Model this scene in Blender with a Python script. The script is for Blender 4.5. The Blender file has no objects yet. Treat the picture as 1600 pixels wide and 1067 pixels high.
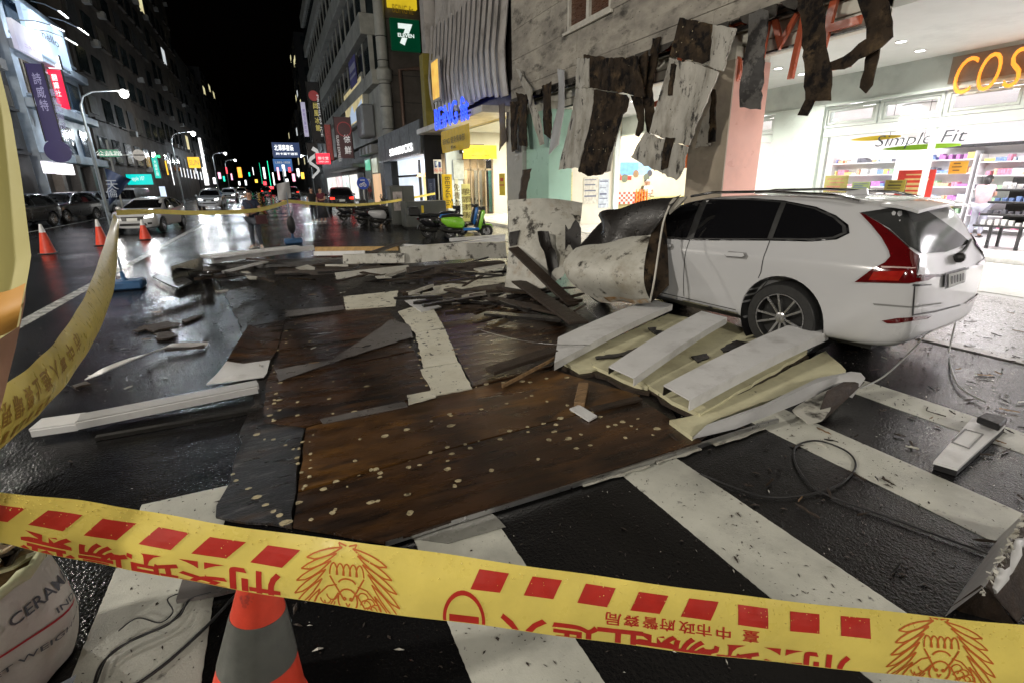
import bpy, bmesh, math, random
from mathutils import Vector as V, Matrix as M4
from mathutils.bvhtree import BVHTree
from mathutils.geometry import delaunay_2d_cdt
random.seed(7)
R = random.uniform
rad = math.radians
S = bpy.context.scene
COL = S.collection

# ---------------------------------------------------------------- camera
FPX, CX, CY, HC = 780.0, 800.0, 533.5, 1.83      # focal length in photo pixels, centre, eye height
_n = V((40.0, 2446.5, FPX)).normalized()          # straight down, in camera axes (right, down, forward)
_v = V((425.0-CX, 288.0-CY, FPX)); _v = (_v-_n*_v.dot(_n)).normalized()
AY, AZ = _v, -_n
AX = AY.cross(AZ)
def ray(px, py):
    v = V((px-CX, py-CY, FPX))
    return V((AX.dot(v), AY.dot(v), AZ.dot(v)))
EYE = V((0, 0, HC))
def G(px, py, z=0.0):
    r = ray(px, py); return EYE + r*((z-HC)/r.z)
def PX(px, py, x):
    r = ray(px, py); return EYE + r*(x/r.x)
def PY(px, py, y):
    r = ray(px, py); return EYE + r*(y/r.y)
def PD(px, py, d):                                # at depth d along the view
    return EYE + ray(px, py)*(d/FPX)
cam = bpy.data.cameras.new('camera'); cam_ob = bpy.data.objects.new('camera', cam); COL.objects.link(cam_ob)
cam.sensor_width = 36.0; cam.lens = 36.0*FPX/1600.0; cam.clip_start = 0.03; cam.clip_end = 3000
_r = V((AX.x, AY.x, AZ.x)); _d = V((AX.y, AY.y, AZ.y)); _f = V((AX.z, AY.z, AZ.z))
cam_ob.matrix_world = M4(((_r.x, -_d.x, -_f.x, 0), (_r.y, -_d.y, -_f.y, 0), (_r.z, -_d.z, -_f.z, HC), (0, 0, 0, 1)))
S.camera = cam_ob

# ---------------------------------------------------------------- night sky, moonlight, exposure
W = bpy.data.worlds.new('World'); S.world = W; W.use_nodes = True
nt = W.node_tree; bg = nt.nodes['Background']
sky = nt.nodes.new('ShaderNodeTexSky'); sky.sky_type = 'NISHITA'; sky.sun_disc = False
sky.sun_elevation = rad(-3.0); sky.sun_rotation = rad(200)
nt.links.new(sky.outputs[0], bg.inputs[0]); bg.inputs[1].default_value = 0.004
sun = bpy.data.lights.new('moon', 'SUN'); sun.energy = 0.02; sun.angle = rad(10); sun.color = (.8, .88, 1)
so = bpy.data.objects.new('moon', sun); COL.objects.link(so); so.rotation_euler = (rad(50), 0, rad(-30))
S.view_settings.view_transform = 'Standard'; S.view_settings.look = 'None'
S.view_settings.exposure = 0.8; S.view_settings.gamma = 1.0; S.view_settings.use_curve_mapping = False
S.render.engine = 'CYCLES'
S.cycles.use_denoising = True
S.cycles.max_bounces = 6; S.cycles.diffuse_bounces = 3; S.cycles.glossy_bounces = 3
S.cycles.transparent_max_bounces = 12; S.cycles.sample_clamp_indirect = 3.0
S.cycles.caustics_reflective = False; S.cycles.caustics_refractive = False

# ---------------------------------------------------------------- materials
MATS = {}
def _mix(nt, fac, a, b):
    n = nt.nodes.new('ShaderNodeMix'); n.data_type = 'RGBA'
    for s, v in ((0, fac), (6, a), (7, b)):
        if hasattr(v, 'links') or hasattr(v, 'is_linked'): nt.links.new(v, n.inputs[s])
        elif s == 0: n.inputs[0].default_value = v
        else: n.inputs[s].default_value = (*v[:3], 1)
    return n.outputs[2]
def _noise(nt, vec, scale, detail=5, rough=.6, lo=None, hi=None):
    n = nt.nodes.new('ShaderNodeTexNoise'); n.inputs['Scale'].default_value = scale
    n.inputs['Detail'].default_value = detail; n.inputs['Roughness'].default_value = rough
    nt.links.new(vec, n.inputs['Vector'])
    o = n.outputs['Fac']
    if lo is not None:
        m = nt.nodes.new('ShaderNodeMapRange'); m.inputs[1].default_value = lo; m.inputs[2].default_value = hi
        nt.links.new(o, m.inputs[0]); o = m.outputs[0]
    return o
def pm(name, col, rough=.5, metal=0, var=.18, vs=6, bump=0, bs=60, dirt=(), coat=0, spec=.5, stretch=(1, 1, 1), rv=.12, alpha=1):
    """painted / wooden / metal surface: colour with uneven grain, optional dirt layers, uneven gloss and relief"""
    if name in MATS: return MATS[name]
    m = bpy.data.materials.new(name); m.use_nodes = True; MATS[name] = m
    nt = m.node_tree; b = nt.nodes['Principled BSDF']
    tc = nt.nodes.new('ShaderNodeTexCoord'); mp = nt.nodes.new('ShaderNodeMapping')
    mp.inputs['Scale'].default_value = stretch; nt.links.new(tc.outputs['Object'], mp.inputs[0]); vec = mp.outputs[0]
    f = _noise(nt, vec, vs, lo=.3, hi=.7)
    c = _mix(nt, f, [x*(1-var) for x in col], [min(1, x*(1+var)) for x in col])
    for (dc, ds, lo, hi) in dirt:
        c = _mix(nt, _noise(nt, vec, ds, 7, .65, lo, hi), c, dc)
    nt.links.new(c, b.inputs['Base Color'])
    mr = nt.nodes.new('ShaderNodeMapRange'); mr.inputs[3].default_value = max(.02, rough-rv); mr.inputs[4].default_value = min(1, rough+rv)
    nt.links.new(_noise(nt, vec, vs*1.7, 4, .6, .3, .7), mr.inputs[0]); nt.links.new(mr.outputs[0], b.inputs['Roughness'])
    b.inputs['Metallic'].default_value = metal; b.inputs['Specular IOR Level'].default_value = spec
    b.inputs['Coat Weight'].default_value = coat; b.inputs['Coat Roughness'].default_value = .06
    if bump:
        bn = nt.nodes.new('ShaderNodeBump'); bn.inputs['Strength'].default_value = bump; bn.inputs['Distance'].default_value = .01
        nt.links.new(_noise(nt, vec, bs, 4), bn.inputs['Height']); nt.links.new(bn.outputs[0], b.inputs['Normal'])
    return m
def em(name, col, st, var=.12, vs=3):
    """a face that gives off light (lamp, lit sign, screen, or a wall made to glow as if lit), slightly uneven"""
    if name in MATS: return MATS[name]
    m = bpy.data.materials.new(name); m.use_nodes = True; MATS[name] = m
    nt = m.node_tree; b = nt.nodes['Principled BSDF']
    b.inputs['Base Color'].default_value = (*[x*.5 for x in col], 1); b.inputs['Roughness'].default_value = .35
    tc = nt.nodes.new('ShaderNodeTexCoord')
    c = _mix(nt, _noise(nt, tc.outputs['Object'], vs, lo=.3, hi=.7), [x*(1-var) for x in col], [min(1, x*(1+var)) for x in col])
    nt.links.new(c, b.inputs['Emission Color']); b.inputs['Emission Strength'].default_value = st
    return m
def glass(name, tint=(.9, .95, .95), gloss=.12, rough=.02):
    if name in MATS: return MATS[name]
    m = bpy.data.materials.new(name); m.use_nodes = True; MATS[name] = m
    nt = m.node_tree; out = nt.nodes['Material Output']; nt.nodes.remove(nt.nodes['Principled BSDF'])
    t = nt.nodes.new('ShaderNodeBsdfTransparent'); t.inputs[0].default_value = (*tint, 1)
    g = nt.nodes.new('ShaderNodeBsdfGlossy'); g.inputs['Roughness'].default_value = rough
    fr = nt.nodes.new('ShaderNodeFresnel'); fr.inputs[0].default_value = 1.45
    mx = nt.nodes.new('ShaderNodeMixShader')
    nt.links.new(fr.outputs[0], mx.inputs[0]); nt.links.new(t.outputs[0], mx.inputs[1]); nt.links.new(g.outputs[0], mx.inputs[2])
    nt.links.new(mx.outputs[0], out.inputs[0]); return m

def asphalt_mat():
    m = bpy.data.materials.new('wet_asphalt'); m.use_nodes = True
    nt = m.node_tree; b = nt.nodes['Principled BSDF']; tc = nt.nodes.new('ShaderNodeTexCoord'); vec = tc.outputs['Object']
    c = _mix(nt, _noise(nt, vec, 90, 3, .7, .3, .75), (.004, .004, .0045), (.014, .0135, .0135))
    c = _mix(nt, _noise(nt, vec, .6, 6, .6, .4, .7), c, (.006, .006, .0065))
    nt.links.new(c, b.inputs['Base Color'])
    wet = _noise(nt, vec, .45, 5, .55, .35, .65)       # puddled or merely damp
    mr = nt.nodes.new('ShaderNodeMapRange'); mr.inputs[3].default_value = .08; mr.inputs[4].default_value = .25
    nt.links.new(wet, mr.inputs[0]); nt.links.new(mr.outputs[0], b.inputs['Roughness'])
    b.inputs['IOR'].default_value = 1.36
    b1 = nt.nodes.new('ShaderNodeBump'); b1.inputs['Distance'].default_value = .012
    ms = nt.nodes.new('ShaderNodeMapRange'); ms.inputs[3].default_value = .14; ms.inputs[4].default_value = .62
    nt.links.new(wet, ms.inputs[0]); nt.links.new(ms.outputs[0], b1.inputs['Strength'])
    nt.links.new(_noise(nt, vec, 58, 2.5, .62), b1.inputs['Height'])
    b2 = nt.nodes.new('ShaderNodeBump'); b2.inputs['Strength'].default_value = .25; b2.inputs['Distance'].default_value = .02
    nt.links.new(_noise(nt, vec, 5, 3, .6), b2.inputs['Height']); nt.links.new(b1.outputs[0], b2.inputs['Normal'])
    nt.links.new(b2.outputs[0], b.inputs['Normal']); return m

# palette
BLACK = (.012, .011, .01)
MOULD = ((.03, .025, .019), 4.0, .555, .65)
SPOT = ((.03, .025, .02), 26, .64, .68)
white_board = pm('old_white_board', (.47, .46, .41), .5, 0, .12, 4, .15, 50, dirt=(((.25, .22, .16), 2.2, .5, .75), ((.26, .15, .065), 1.7, .6, .8), MOULD, SPOT))
clean_board = pm('white_channel_paint', (.62, .62, .62), .4, 0, .06, 5, .06, 40, dirt=(((.35, .34, .33), 3, .52, .8), ((.05, .04, .035), 22, .69, .72)))
cream_board = pm('cream_foam_board', (.6, .57, .38), .6, 0, .1, 5, .2, 60, dirt=(((.42, .38, .24), 3, .5, .75), ((.03, .025, .02), 18, .66, .69)))
plywood = pm('wet_brown_plywood', (.043, .0215, .0105), .3, 0, .5, 3, .2, 45, dirt=(((.008, .006, .005), 1.7, .45, .65), ((.09, .042, .014), 2.4, .52, .75), ((.006, .005, .0045), 9, .58, .68)), stretch=(.5, 2.2, 1), spec=.35)
plywood_rust = pm('rusty_plywood', (.056, .027, .01), .33, 0, .5, 3, .25, 45, dirt=(((.16, .073, .015), 2.0, .5, .66), ((.006, .005, .005), 3.4, .55, .7)), stretch=(.6, 1.6, 1), spec=.35)
tar_board = pm('tarred_backing', (.014, .012, .011), .34, 0, .4, 5, .5, 30, dirt=(((.05, .028, .014), 3, .58, .75),), spec=.4)
scraped = pm('scraped_tar_board', (.012, .011, .011), .35, 0, .4, 4, .5, 30, dirt=(((.13, .12, .115), 7, .56, .72), ((.05, .03, .016), 2.5, .55, .7)), stretch=(.7, 3.2, 1), spec=.4)
hang_dark = pm('hanging_dark_board', (.035, .024, .015), .7, 0, .5, 4, .3, 40, dirt=(((.12, .08, .042), 2.6, .52, .7), ((.005, .004, .004), 3.7, .5, .6), ((.3, .28, .25), 30, .72, .74)), spec=.15)
hang_white = pm('hanging_white_board', (.47, .45, .4), .55, 0, .12, 3, .15, 40, dirt=(((.2, .18, .14), 1.6, .45, .7), ((.025, .02, .016), 2.6, .57, .63), ((.05, .04, .03), 20, .64, .68)), stretch=(1, 1.6, .7))
strip_white = pm('spotted_white_strip', (.62, .6, .5), .5, 0, .1, 5, .15, 50, dirt=(((.4, .37, .28), 2.5, .5, .75), ((.02, .017, .013), 13, .6, .63), ((.03, .025, .02), 40, .66, .69)))
grey_film = pm('grey_plastic_strip', (.12, .11, .105), .35, 0, .2, 6, .1)
rot_wood = pm('rotten_wood', (.03, .019, .012), .6, 0, .5, 8, .6, 40, dirt=(((.1, .06, .03), 9, .6, .75),), stretch=(1, 4, 1))
raw_wood = pm('broken_raw_wood', (.22, .135, .065), .6, 0, .35, 9, .4, 40, dirt=(((.06, .035, .02), 6, .55, .7),), stretch=(1, 5, 1))
glue = pm('dried_glue', (.42, .36, .22), .5, 0, .4, 30, .3, dirt=(((.12, .09, .05), 25, .55, .65),))
alu = pm('dull_aluminium', (.5, .5, .5), .35, 1, .1, 10, .05)
dark_metal = pm('dark_metal', (.05, .048, .045), .4, .8, .2, 8, .1)
black_rubber = pm('black_rubber', (.012, .012, .013), .5, 0, .2, 20, .05)
orange_plastic = pm('orange_cone_plastic', (.75, .07, .035), .45, 0, .12, 9, .06, dirt=(((.25, .04, .03), 14, .62, .72),))
reflective = pm('dirty_reflective_band', (.11, .115, .105), .45, 0, .2, 12, .06, dirt=(((.1, .1, .09), 6, .5, .7),))
white_band = pm('white_reflective_band', (.75, .75, .75), .4, 0, .1, 12)
yellow_tape = pm('yellow_barrier_tape', (.8, .65, .15), .34, 0, .07, 12, .12, 25)
tape_red = pm('red_tape_print', (.5, .03, .02), .42, 0, .12, 20)
paint_white = pm('white_road_paint', (.52, .52, .46), .42, 0, .12, 3, .25, 110, dirt=(((.3, .3, .27), 1.6, .5, .75), ((.07, .065, .055), 60, .64, .7), ((.12, .12, .11), 8, .64, .7)))
skin_m = pm('skin', (.5, .29, .2), .5, 0, .08, 20)
hair_m = pm('black_hair', (.012, .01, .009), .45, 0, .2, 30)
chrome = pm('chrome', (.6, .6, .62), .15, 1, .05, 5)

# ---------------------------------------------------------------- mesh helpers
class MB:
    def __init__(s): s.v = []; s.f = []
    def add(s, vs, fs):
        o = len(s.v); s.v += [V(p) for p in vs]; s.f += [tuple(i+o for i in f) for f in fs]; return s
    def box(s, x0, x1, y0, y1, z0, z1):
        return s.add([(x0,y0,z0),(x1,y0,z0),(x1,y1,z0),(x0,y1,z0),(x0,y0,z1),(x1,y0,z1),(x1,y1,z1),(x0,y1,z1)],
                     [(3,2,1,0),(4,5,6,7),(0,1,5,4),(1,2,6,5),(2,3,7,6),(3,0,4,7)])
    def obox(s, c, ax, ay, az):                    # centre and three half axes
        c, ax, ay, az = V(c), V(ax), V(ay), V(az)
        return s.add([c-ax-ay-az, c+ax-ay-az, c+ax+ay-az, c-ax+ay-az, c-ax-ay+az, c+ax-ay+az, c+ax+ay+az, c-ax+ay+az],
                     [(3,2,1,0),(4,5,6,7),(0,1,5,4),(1,2,6,5),(2,3,7,6),(3,0,4,7)])
    def bar(s, a, b, w, h, up=(0, 0, 1)):          # square bar from a to b
        a, b = V(a), V(b); d = b-a; t = d.normalized(); u = V(up)
        if abs(t.dot(u)) > .98: u = V((1, 0, 0))
        sd = t.cross(u).normalized(); u = sd.cross(t)
        return s.obox((a+b)/2, sd*w/2, d/2, u*h/2)
    def plate(s, pts, off):                        # polygon pts swept by off
        pts = [V(p) for p in pts]; n = len(pts); off = V(off)
        return s.add(pts+[p+off for p in pts], [tuple(range(n)), tuple(range(2*n-1, n-1, -1))]+[(i, i+n, (i+1) % n+n, (i+1) % n) for i in range(n)])
    def tube(s, pts, r, n=8, cap=True):
        pts = [V(p) for p in pts]; k = len(pts); rs = r if isinstance(r, (list, tuple)) else [r]*k
        o = len(s.v); ref = None
        for i, p in enumerate(pts):
            t = (pts[min(i+1, k-1)]-pts[max(i-1, 0)]).normalized()
            if ref is None: ref = V((0, 0, 1)) if abs(t.z) < .9 else V((1, 0, 0))
            a = (ref-t*ref.dot(t)).normalized(); ref = a; b = t.cross(a)
            for j in range(n):
                an = 2*math.pi*j/n; s.v.append(p+(a*math.cos(an)+b*math.sin(an))*rs[i])
        for i in range(k-1):
            for j in range(n):
                s.f.append((o+i*n+j, o+i*n+(j+1) % n, o+(i+1)*n+(j+1) % n, o+(i+1)*n+j))
        if cap: s.f.append(tuple(o+j for j in range(n-1, -1, -1))); s.f.append(tuple(o+(k-1)*n+j for j in range(n)))
        return s
    def lathe(s, prof, c=(0, 0, 0), ax=(0, 0, 1), n=24, cap=True):   # prof: (r, h)
        c, ax = V(c), V(ax).normalized(); a = ax.orthogonal().normalized(); b = ax.cross(a); o = len(s.v)
        for r, h in prof:
            for j in range(n):
                an = 2*math.pi*j/n; s.v.append(c+ax*h+(a*math.cos(an)+b*math.sin(an))*r)
        for i in range(len(prof)-1):
            for j in range(n):
                s.f.append((o+i*n+j, o+i*n+(j+1) % n, o+(i+1)*n+(j+1) % n, o+(i+1)*n+j))
        if not cap: return s
        if prof[0][0] > 1e-4: s.f.append(tuple(o+j for j in range(n-1, -1, -1)))
        if prof[-1][0] > 1e-4: s.f.append(tuple(o+(len(prof)-1)*n+j for j in range(n)))
        return s
    def grid(s, fn, nu, nv, th=None):              # sheet fn(u, v); th: thickness vector or None
        o = len(s.v); P = [[V(fn(i/nu, j/nv)) for j in range(nv+1)] for i in range(nu+1)]
        for r_ in P: s.v += r_
        q = nv+1
        for i in range(nu):
            for j in range(nv):
                s.f.append((o+i*q+j, o+(i+1)*q+j, o+(i+1)*q+j+1, o+i*q+j+1))
        if th is not None:
            th = V(th); o2 = len(s.v)
            for r_ in P: s.v += [p+th for p in r_]
            for i in range(nu):
                for j in range(nv):
                    s.f.append((o2+i*q+j, o2+i*q+j+1, o2+(i+1)*q+j+1, o2+(i+1)*q+j))
            ring = [i*q for i in range(nu)]+[nu*q+j for j in range(nv)]+[i*q+nv for i in range(nu, 0, -1)]+[j for j in range(nv, 0, -1)]
            for a_, b_ in zip(ring, ring[1:]+ring[:1]): s.f.append((o+b_, o+a_, o2+a_, o2+b_))
        return s
    def ball(s, c, r, n=10, m=6, sc=(1, 1, 1)):
        c = V(c); o = len(s.v)
        for i in range(m+1):
            th = math.pi*i/m
            for j in range(n):
                an = 2*math.pi*j/n
                s.v.append(c+V((r*sc[0]*math.sin(th)*math.cos(an), r*sc[1]*math.sin(th)*math.sin(an), r*sc[2]*math.cos(th))))
        for i in range(m):
            for j in range(n):
                s.f.append((o+i*n+j, o+(i+1)*n+j, o+(i+1)*n+(j+1) % n, o+i*n+(j+1) % n))
        return s
    def mesh(s, name):
        me = bpy.data.meshes.new(name); me.from_pydata([tuple(p) for p in s.v], [], s.f)
        return me

def finish(ob, mat, parent, label, kind, smooth, bevel):
    me = ob.data
    if mat is not None and not me.materials: me.materials.append(mat)
    if bevel or smooth is not None:
        bm = bmesh.new(); bm.from_mesh(me)
        bmesh.ops.remove_doubles(bm, verts=bm.verts, dist=1e-5)
        bmesh.ops.recalc_face_normals(bm, faces=bm.faces)
        if bevel: bmesh.ops.bevel(bm, geom=[e for e in bm.edges if len(e.link_faces) == 2 and e.calc_face_angle(0) > .6], offset=bevel, segments=1, affect='EDGES', clamp_overlap=True)
        if smooth:
            for f in bm.faces: f.smooth = True
            for e in bm.edges:
                if len(e.link_faces) == 2 and e.calc_face_angle(0) > smooth: e.smooth = False
        bm.to_mesh(me); bm.free()
    COL.objects.link(ob)
    if parent is not None: attach(ob, parent)
    if label: ob['label'] = label
    if kind: ob['kind'] = kind
    return ob
def attach(ob, parent):
    ob.parent = parent
    r_ = parent
    ob.matrix_parent_inverse = M4.Identity(4) if r_.parent is not None else root_matrix(r_).inverted()
def root_matrix(o):
    return M4.LocRotScale(o.location, o.rotation_euler, o.scale)
def obj(name, mb, mat, parent=None, label=None, kind=None, smooth=None, bevel=0):
    me = mb.mesh(name) if isinstance(mb, MB) else mb
    return finish(bpy.data.objects.new(name, me), mat, parent, label, kind, smooth if smooth is not None else 0, bevel)
def thing(name, label, cat, loc=(0, 0, 0), group=None):
    o = bpy.data.objects.new(name, None); o.empty_display_size = .2; COL.objects.link(o); o.location = loc
    return tag(o, label, cat, group)
def tag(o, label, cat, group=None):
    o['label'] = label; o['category'] = cat
    if group: o['group'] = group
    return o
def solo(name, mb, mat, label, cat, group=None, smooth=None, bevel=0):
    return tag(obj(name, mb, mat, smooth=smooth, bevel=bevel), label, cat, group)
def struct(name, mb, mat, smooth=None, bevel=0): return obj(name, mb, mat, kind='structure', smooth=smooth, bevel=bevel)
def copy_tree(o, parent=None):
    c = o.copy(); COL.objects.link(c)
    if parent is not None:
        inv = o.matrix_parent_inverse.copy(); c.parent = parent; c.matrix_parent_inverse = inv
    for ch in o.children: copy_tree(ch, c)
    return c
def place(o, loc, rz=0, label=None, sc=None):
    o.location = loc; o.rotation_euler = (0, 0, rz)
    if sc: o.scale = (sc, sc, sc)
    if label: o['label'] = label
    return o

def text_mesh(s, size=1, bold=0, ext=0, res=3, shear=0, spacing=1):
    cu = bpy.data.curves.new('lettering', 'FONT'); cu.body = s; cu.size = size; cu.align_x = 'CENTER'; cu.align_y = 'CENTER'
    cu.offset = bold; cu.extrude = ext; cu.resolution_u = res; cu.shear = shear; cu.space_character = spacing
    ob = bpy.data.objects.new('lettering', cu)
    me = bpy.data.meshes.new_from_object(ob); bpy.data.objects.remove(ob); bpy.data.curves.remove(cu)
    return me
def text(s, o, xd, up, h, mat, parent, name='lettering', w=None, bold=0, ext=.004, shear=0, vertical=False, label=None):
    """lettering of cap height about h, centred on o, reading along xd"""
    xd, up = V(xd).normalized(), V(up).normalized(); n = xd.cross(up)
    mb = MB(); parts = list(s) if vertical else [s]
    for k, ch in enumerate(parts):
        if ch == ' ': continue
        me = text_mesh(ch, 1, bold, 0, 3, shear)
        if not me.vertices: continue
        xs = [v.co.x for v in me.vertices]; ys = [v.co.y for v in me.vertices]
        x0, x1, y0, y1 = min(xs), max(xs), min(ys), max(ys)
        if vertical: sy = sx = h*.92; cy_ = -(k-(len(parts)-1)/2)*h; mx, my = (x0+x1)/2, (y0+y1)/2
        else: sy = h/max(y1-y0, .01); sx = (w/max(x1-x0, .01)) if w else sy; cy_ = 0; mx, my = (x0+x1)/2, (y0+y1)/2
        if vertical and w: sx = w/max(x1-x0, .4)
        vs = [V(o)+xd*((v.co.x-mx)*sx)+up*((v.co.y-my)*sy+cy_)+n*ext for v in me.vertices]
        mb.add(vs, [tuple(p.vertices) for p in me.polygons])
        bpy.data.meshes.remove(me)
    return obj(name, mb, mat, parent, label)

def lamp(kind, name, loc, power, col=(1, .95, .88), size=.3, parent=None, rot=None, spot=None, blend=.6):
    L = bpy.data.lights.new(name, kind); L.energy = power; L.color = col
    if kind == 'AREA': L.shape = 'RECTANGLE'; L.size, L.size_y = size if isinstance(size, tuple) else (size, size)
    else: L.shadow_soft_size = size
    if kind == 'SPOT': L.spot_size = rad(spot or 120); L.spot_blend = blend
    o = bpy.data.objects.new(name, L); COL.objects.link(o); o.location = loc
    if rot is not None: o.rotation_euler = rot
    if parent is not None: attach(o, parent)
    return o
def aim(d): return V(d).to_track_quat('-Z', 'Y').to_euler()

def rag(pts, step=.08, amp=.02, skip=()):
    """break the straight edges of an outline into an uneven torn line"""
    out = []
    n = len(pts)
    for i in range(n):
        a, b = V(pts[i]), V(pts[(i+1) % n]); out.append(a)
        if i in skip: continue
        k = max(1, int((b-a).length/step)); d = (b-a)
        s = V((-d.y, d.x, 0)).normalized() if abs(d.x)+abs(d.y) > 1e-5 else V((1, 0, 0))
        for j in range(1, k): out.append(a+d*(j/k+R(-.2, .2)/k)+s*R(-amp, amp))
    return out
# ================================================================ SETTING: ground
asph = asphalt_mat()
struct('road', MB().add([(-60,-40,0),(6.8,-40,0),(6.8,700,0),(-60,700,0)], [(0,1,2,3)]), asph)
struct('ground', MB().add([(-900,-300,-.05),(900,-300,-.05),(900,1500,-.05),(-900,1500,-.05)], [(0,1,2,3)]), pm('far_ground', (.02,.02,.02), .5))
terrazzo = pm('wet_terrazzo', (.34, .33, .32), .22, 0, .25, 30, .25, 50, dirt=(((.2, .19, .18), 55, .5, .6), ((.1, .09, .085), 1.2, .58, .75)), rv=.1)
struct('pavement', MB().box(6.8, 10, -30, 400, -.04, .012), terrazzo)
struct('kerb_strip', MB().box(6.62, 6.8, -30, 400, -.04, .016), pm('kerb_stone', (.3, .29, .28), .35, 0, .2, 8, .2))
# crosswalk bars, parallel to the street
for k, (x0, x1, yt) in enumerate(((-2.36,-1.9,3.28), (-.99,-.52,3.3), (.43,.89,3.3), (1.81,2.27,3.28), (3.17,3.6,3.3), (4.43,4.81,3.3))):
    struct('crosswalk_bar', MB().plate(rag([V((x0, yt, .004)), V((x0, -.6, .004)), V((x1, -.6, .004)), V((x1, yt, .004))], .02, .0018), (0, 0, -.02)), paint_white)
# lane line of the carriageway: two worn strips
lane_m = pm('worn_lane_paint', (.42, .43, .42), .25, 0, .25, 3, .2, 80, dirt=(((.05, .05, .05), 7, .56, .66),))
struct('lane_line', MB().box(-3.66, -3.46, 5, 260, -.02, .004), lane_m)
struct('lane_line', MB().box(-10.4, -10.28, 5, 260, -.02, .004), lane_m)
# the arcade's square floor tiles, each its own piece
tile_m = pm('pale_glazed_tile', (.6, .6, .58), .14, 0, .08, 2, .05, 30, dirt=(((.4, .39, .37), 2.5, .55, .8),), rv=.06)
af = struct('arcade_floor', MB().box(10, 14.0, -2, 27, -.04, .008), pm('tile_grout', (.2, .2, .19), .5))
me_t = MB().box(.004, .596, .004, .596, 0, .008).mesh('tile'); me_t.materials.append(tile_m)
n = 0
for j in range(0, 30):
    for i in range(6):
        if n >= 150: break
        t = bpy.data.objects.new('floor_tile', me_t); COL.objects.link(t); t.location = (10.25+i*.6, .2+j*.6, .008+R(0, .0012)); t.parent = af; n += 1
obj('floor_tile_field', MB().box(10.25, 13.85, 15.2, 26.9, .008, .0165), tile_m, af, kind='stuff')
struct('shop_floor', MB().box(14.0, 22, -6, 27, -.02, .12), pm('shop_floor_tile', (.75, .73, .74), .12, 0, .05, 2))
# ================================================================ RIGHT SIDE: the shop with the broken signboard
XF = 8.5            # street face of the right-hand buildings
XS = 14.0           # shop fronts at the back of the arcade
conc = pm('stained_concrete', (.4, .37, .315), .75, 0, .18, 2.5, .35, 30,
          dirt=(((.17, .155, .135), .9, .42, .7), ((.06, .054, .045), 1.9, .54, .7), ((.03, .028, .025), 9, .62, .7), ((.02, .02, .02), 45, .68, .71)), stretch=(1, .7, 1.6))
mint = pm('mint_panel', (.62, .7, .65), .35, 0, .04, 2, dirt=(((.5, .55, .52), 1.5, .55, .8),))
cream = pm('cream_beam_paint', (.62, .6, .52), .5, 0, .08, 3, .05, 40, dirt=(((.35, .33, .28), 1.3, .55, .8),))
ceil_m = pm('arcade_ceiling_paint', (.66, .68, .66), .6, 0, .05, 1.5, dirt=(((.5, .52, .5), .8, .55, .8),))
cos = thing('shop_building', 'shop building with stained concrete front above a bright white cosmetics shop and arcade', 'building', (XF, 10, 0))
# upper wall in courses, recessed joints, window cut out between courses
WY0, WY1, WZ0, WZ1 = 12.35, 14.5, 6.0, 8.2
zc = [4.72, 5.02, 5.36, 5.98, 6.9, 7.8, 8.22, 9.2, 10.2, 11.3, 12.4, 13.6]
core = MB().box(XF+.06, XF+.4, -4, WY0-.02, 4.76, 13.6).box(XF+.06, XF+.4, WY1+.02, 18.4, 4.76, 13.6).box(XF+.06, XF+.4, WY0-.02, WY1+.02, 4.76, WZ0-.02).box(XF+.06, XF+.4, WY0-.02, WY1+.02, WZ1+.02, 13.6)
obj('wall', core, pm('joint_dark', (.05, .048, .044), .8), cos)
for a, b in zip(zc, zc[1:]):
    pr = .05 if a < 5.3 else .0
    segs = [(-4, 18.4)] if (b <= WZ0+.01 or a >= WZ1-.01) else [(-4, WY0), (WY1, 18.4)]
    for (y0, y1) in segs:
        ys = [y0]
        while y1-ys[-1] > 4: ys.append(ys[-1]+R(2.4, 3.6))
        ys.append(y1)
        for u, w in zip(ys, ys[1:]):
            obj('cladding_panel', MB().box(XF-pr+R(0, .012), XF+.05, u+.003, w-.003, a+.005, b-.004), conc, cos, bevel=.002)
# torn lower lip: ragged bits of render still clinging on
lip = MB()
y = 5.8
while y < 18.2:
    w = R(.25, .8); h = R(.04, .3)
    pts = [(XF-.045, y, 4.73), (XF-.045, y+w, 4.73), (XF-.045, y+w*R(.7, 1), 4.73-h*R(.4, 1)), (XF-.045, y+w*R(.4, .6), 4.73-h), (XF-.045, y+w*R(0, .3), 4.73-h*R(.2, .8))]
    lip.plate(pts, (R(.02, .05), 0, 0)); y += w*R(.7, 1.6)
obj('torn_render_edge', lip, pm('dark_torn_render', (.045, .04, .034), .8, 0, .4, 9, .4), cos, kind='stuff')
fr = MB()
for (y0, y1, z0, z1) in ((WY0, WY1, WZ0, WZ0+.09), (WY0, WY1, WZ1-.09, WZ1), (WY0, WY0+.08, WZ0+.09, WZ1-.09), (WY1-.08, WY1, WZ0+.09, WZ1-.09), (13.36, 13.5, WZ0+.09, WZ1-.09)):
    fr.box(XF+.0, XF+.16, y0, y1, z0, z1)
wf = obj('window_frame', fr, pm('cream_window_frame', (.55, .53, .47), .4), cos, bevel=.005)
for y0, y1 in ((WY0+.08, 13.36), (13.5, WY1-.08)):
    obj('window_pane', MB().box(XF+.09, XF+.11, y0, y1, WZ0+.09, WZ1-.09), pm('brown_blind', (.1, .05, .03), .3, 0, .35, 4, stretch=(1, 1, 8)), wf)
obj('window_sill', MB().box(XF-.08, XF, WY0-.15, WY1+.15, WZ0-.1, WZ0-.02), pm('cream_window_frame', (.55, .53, .47), .4), cos, bevel=.01)
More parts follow.
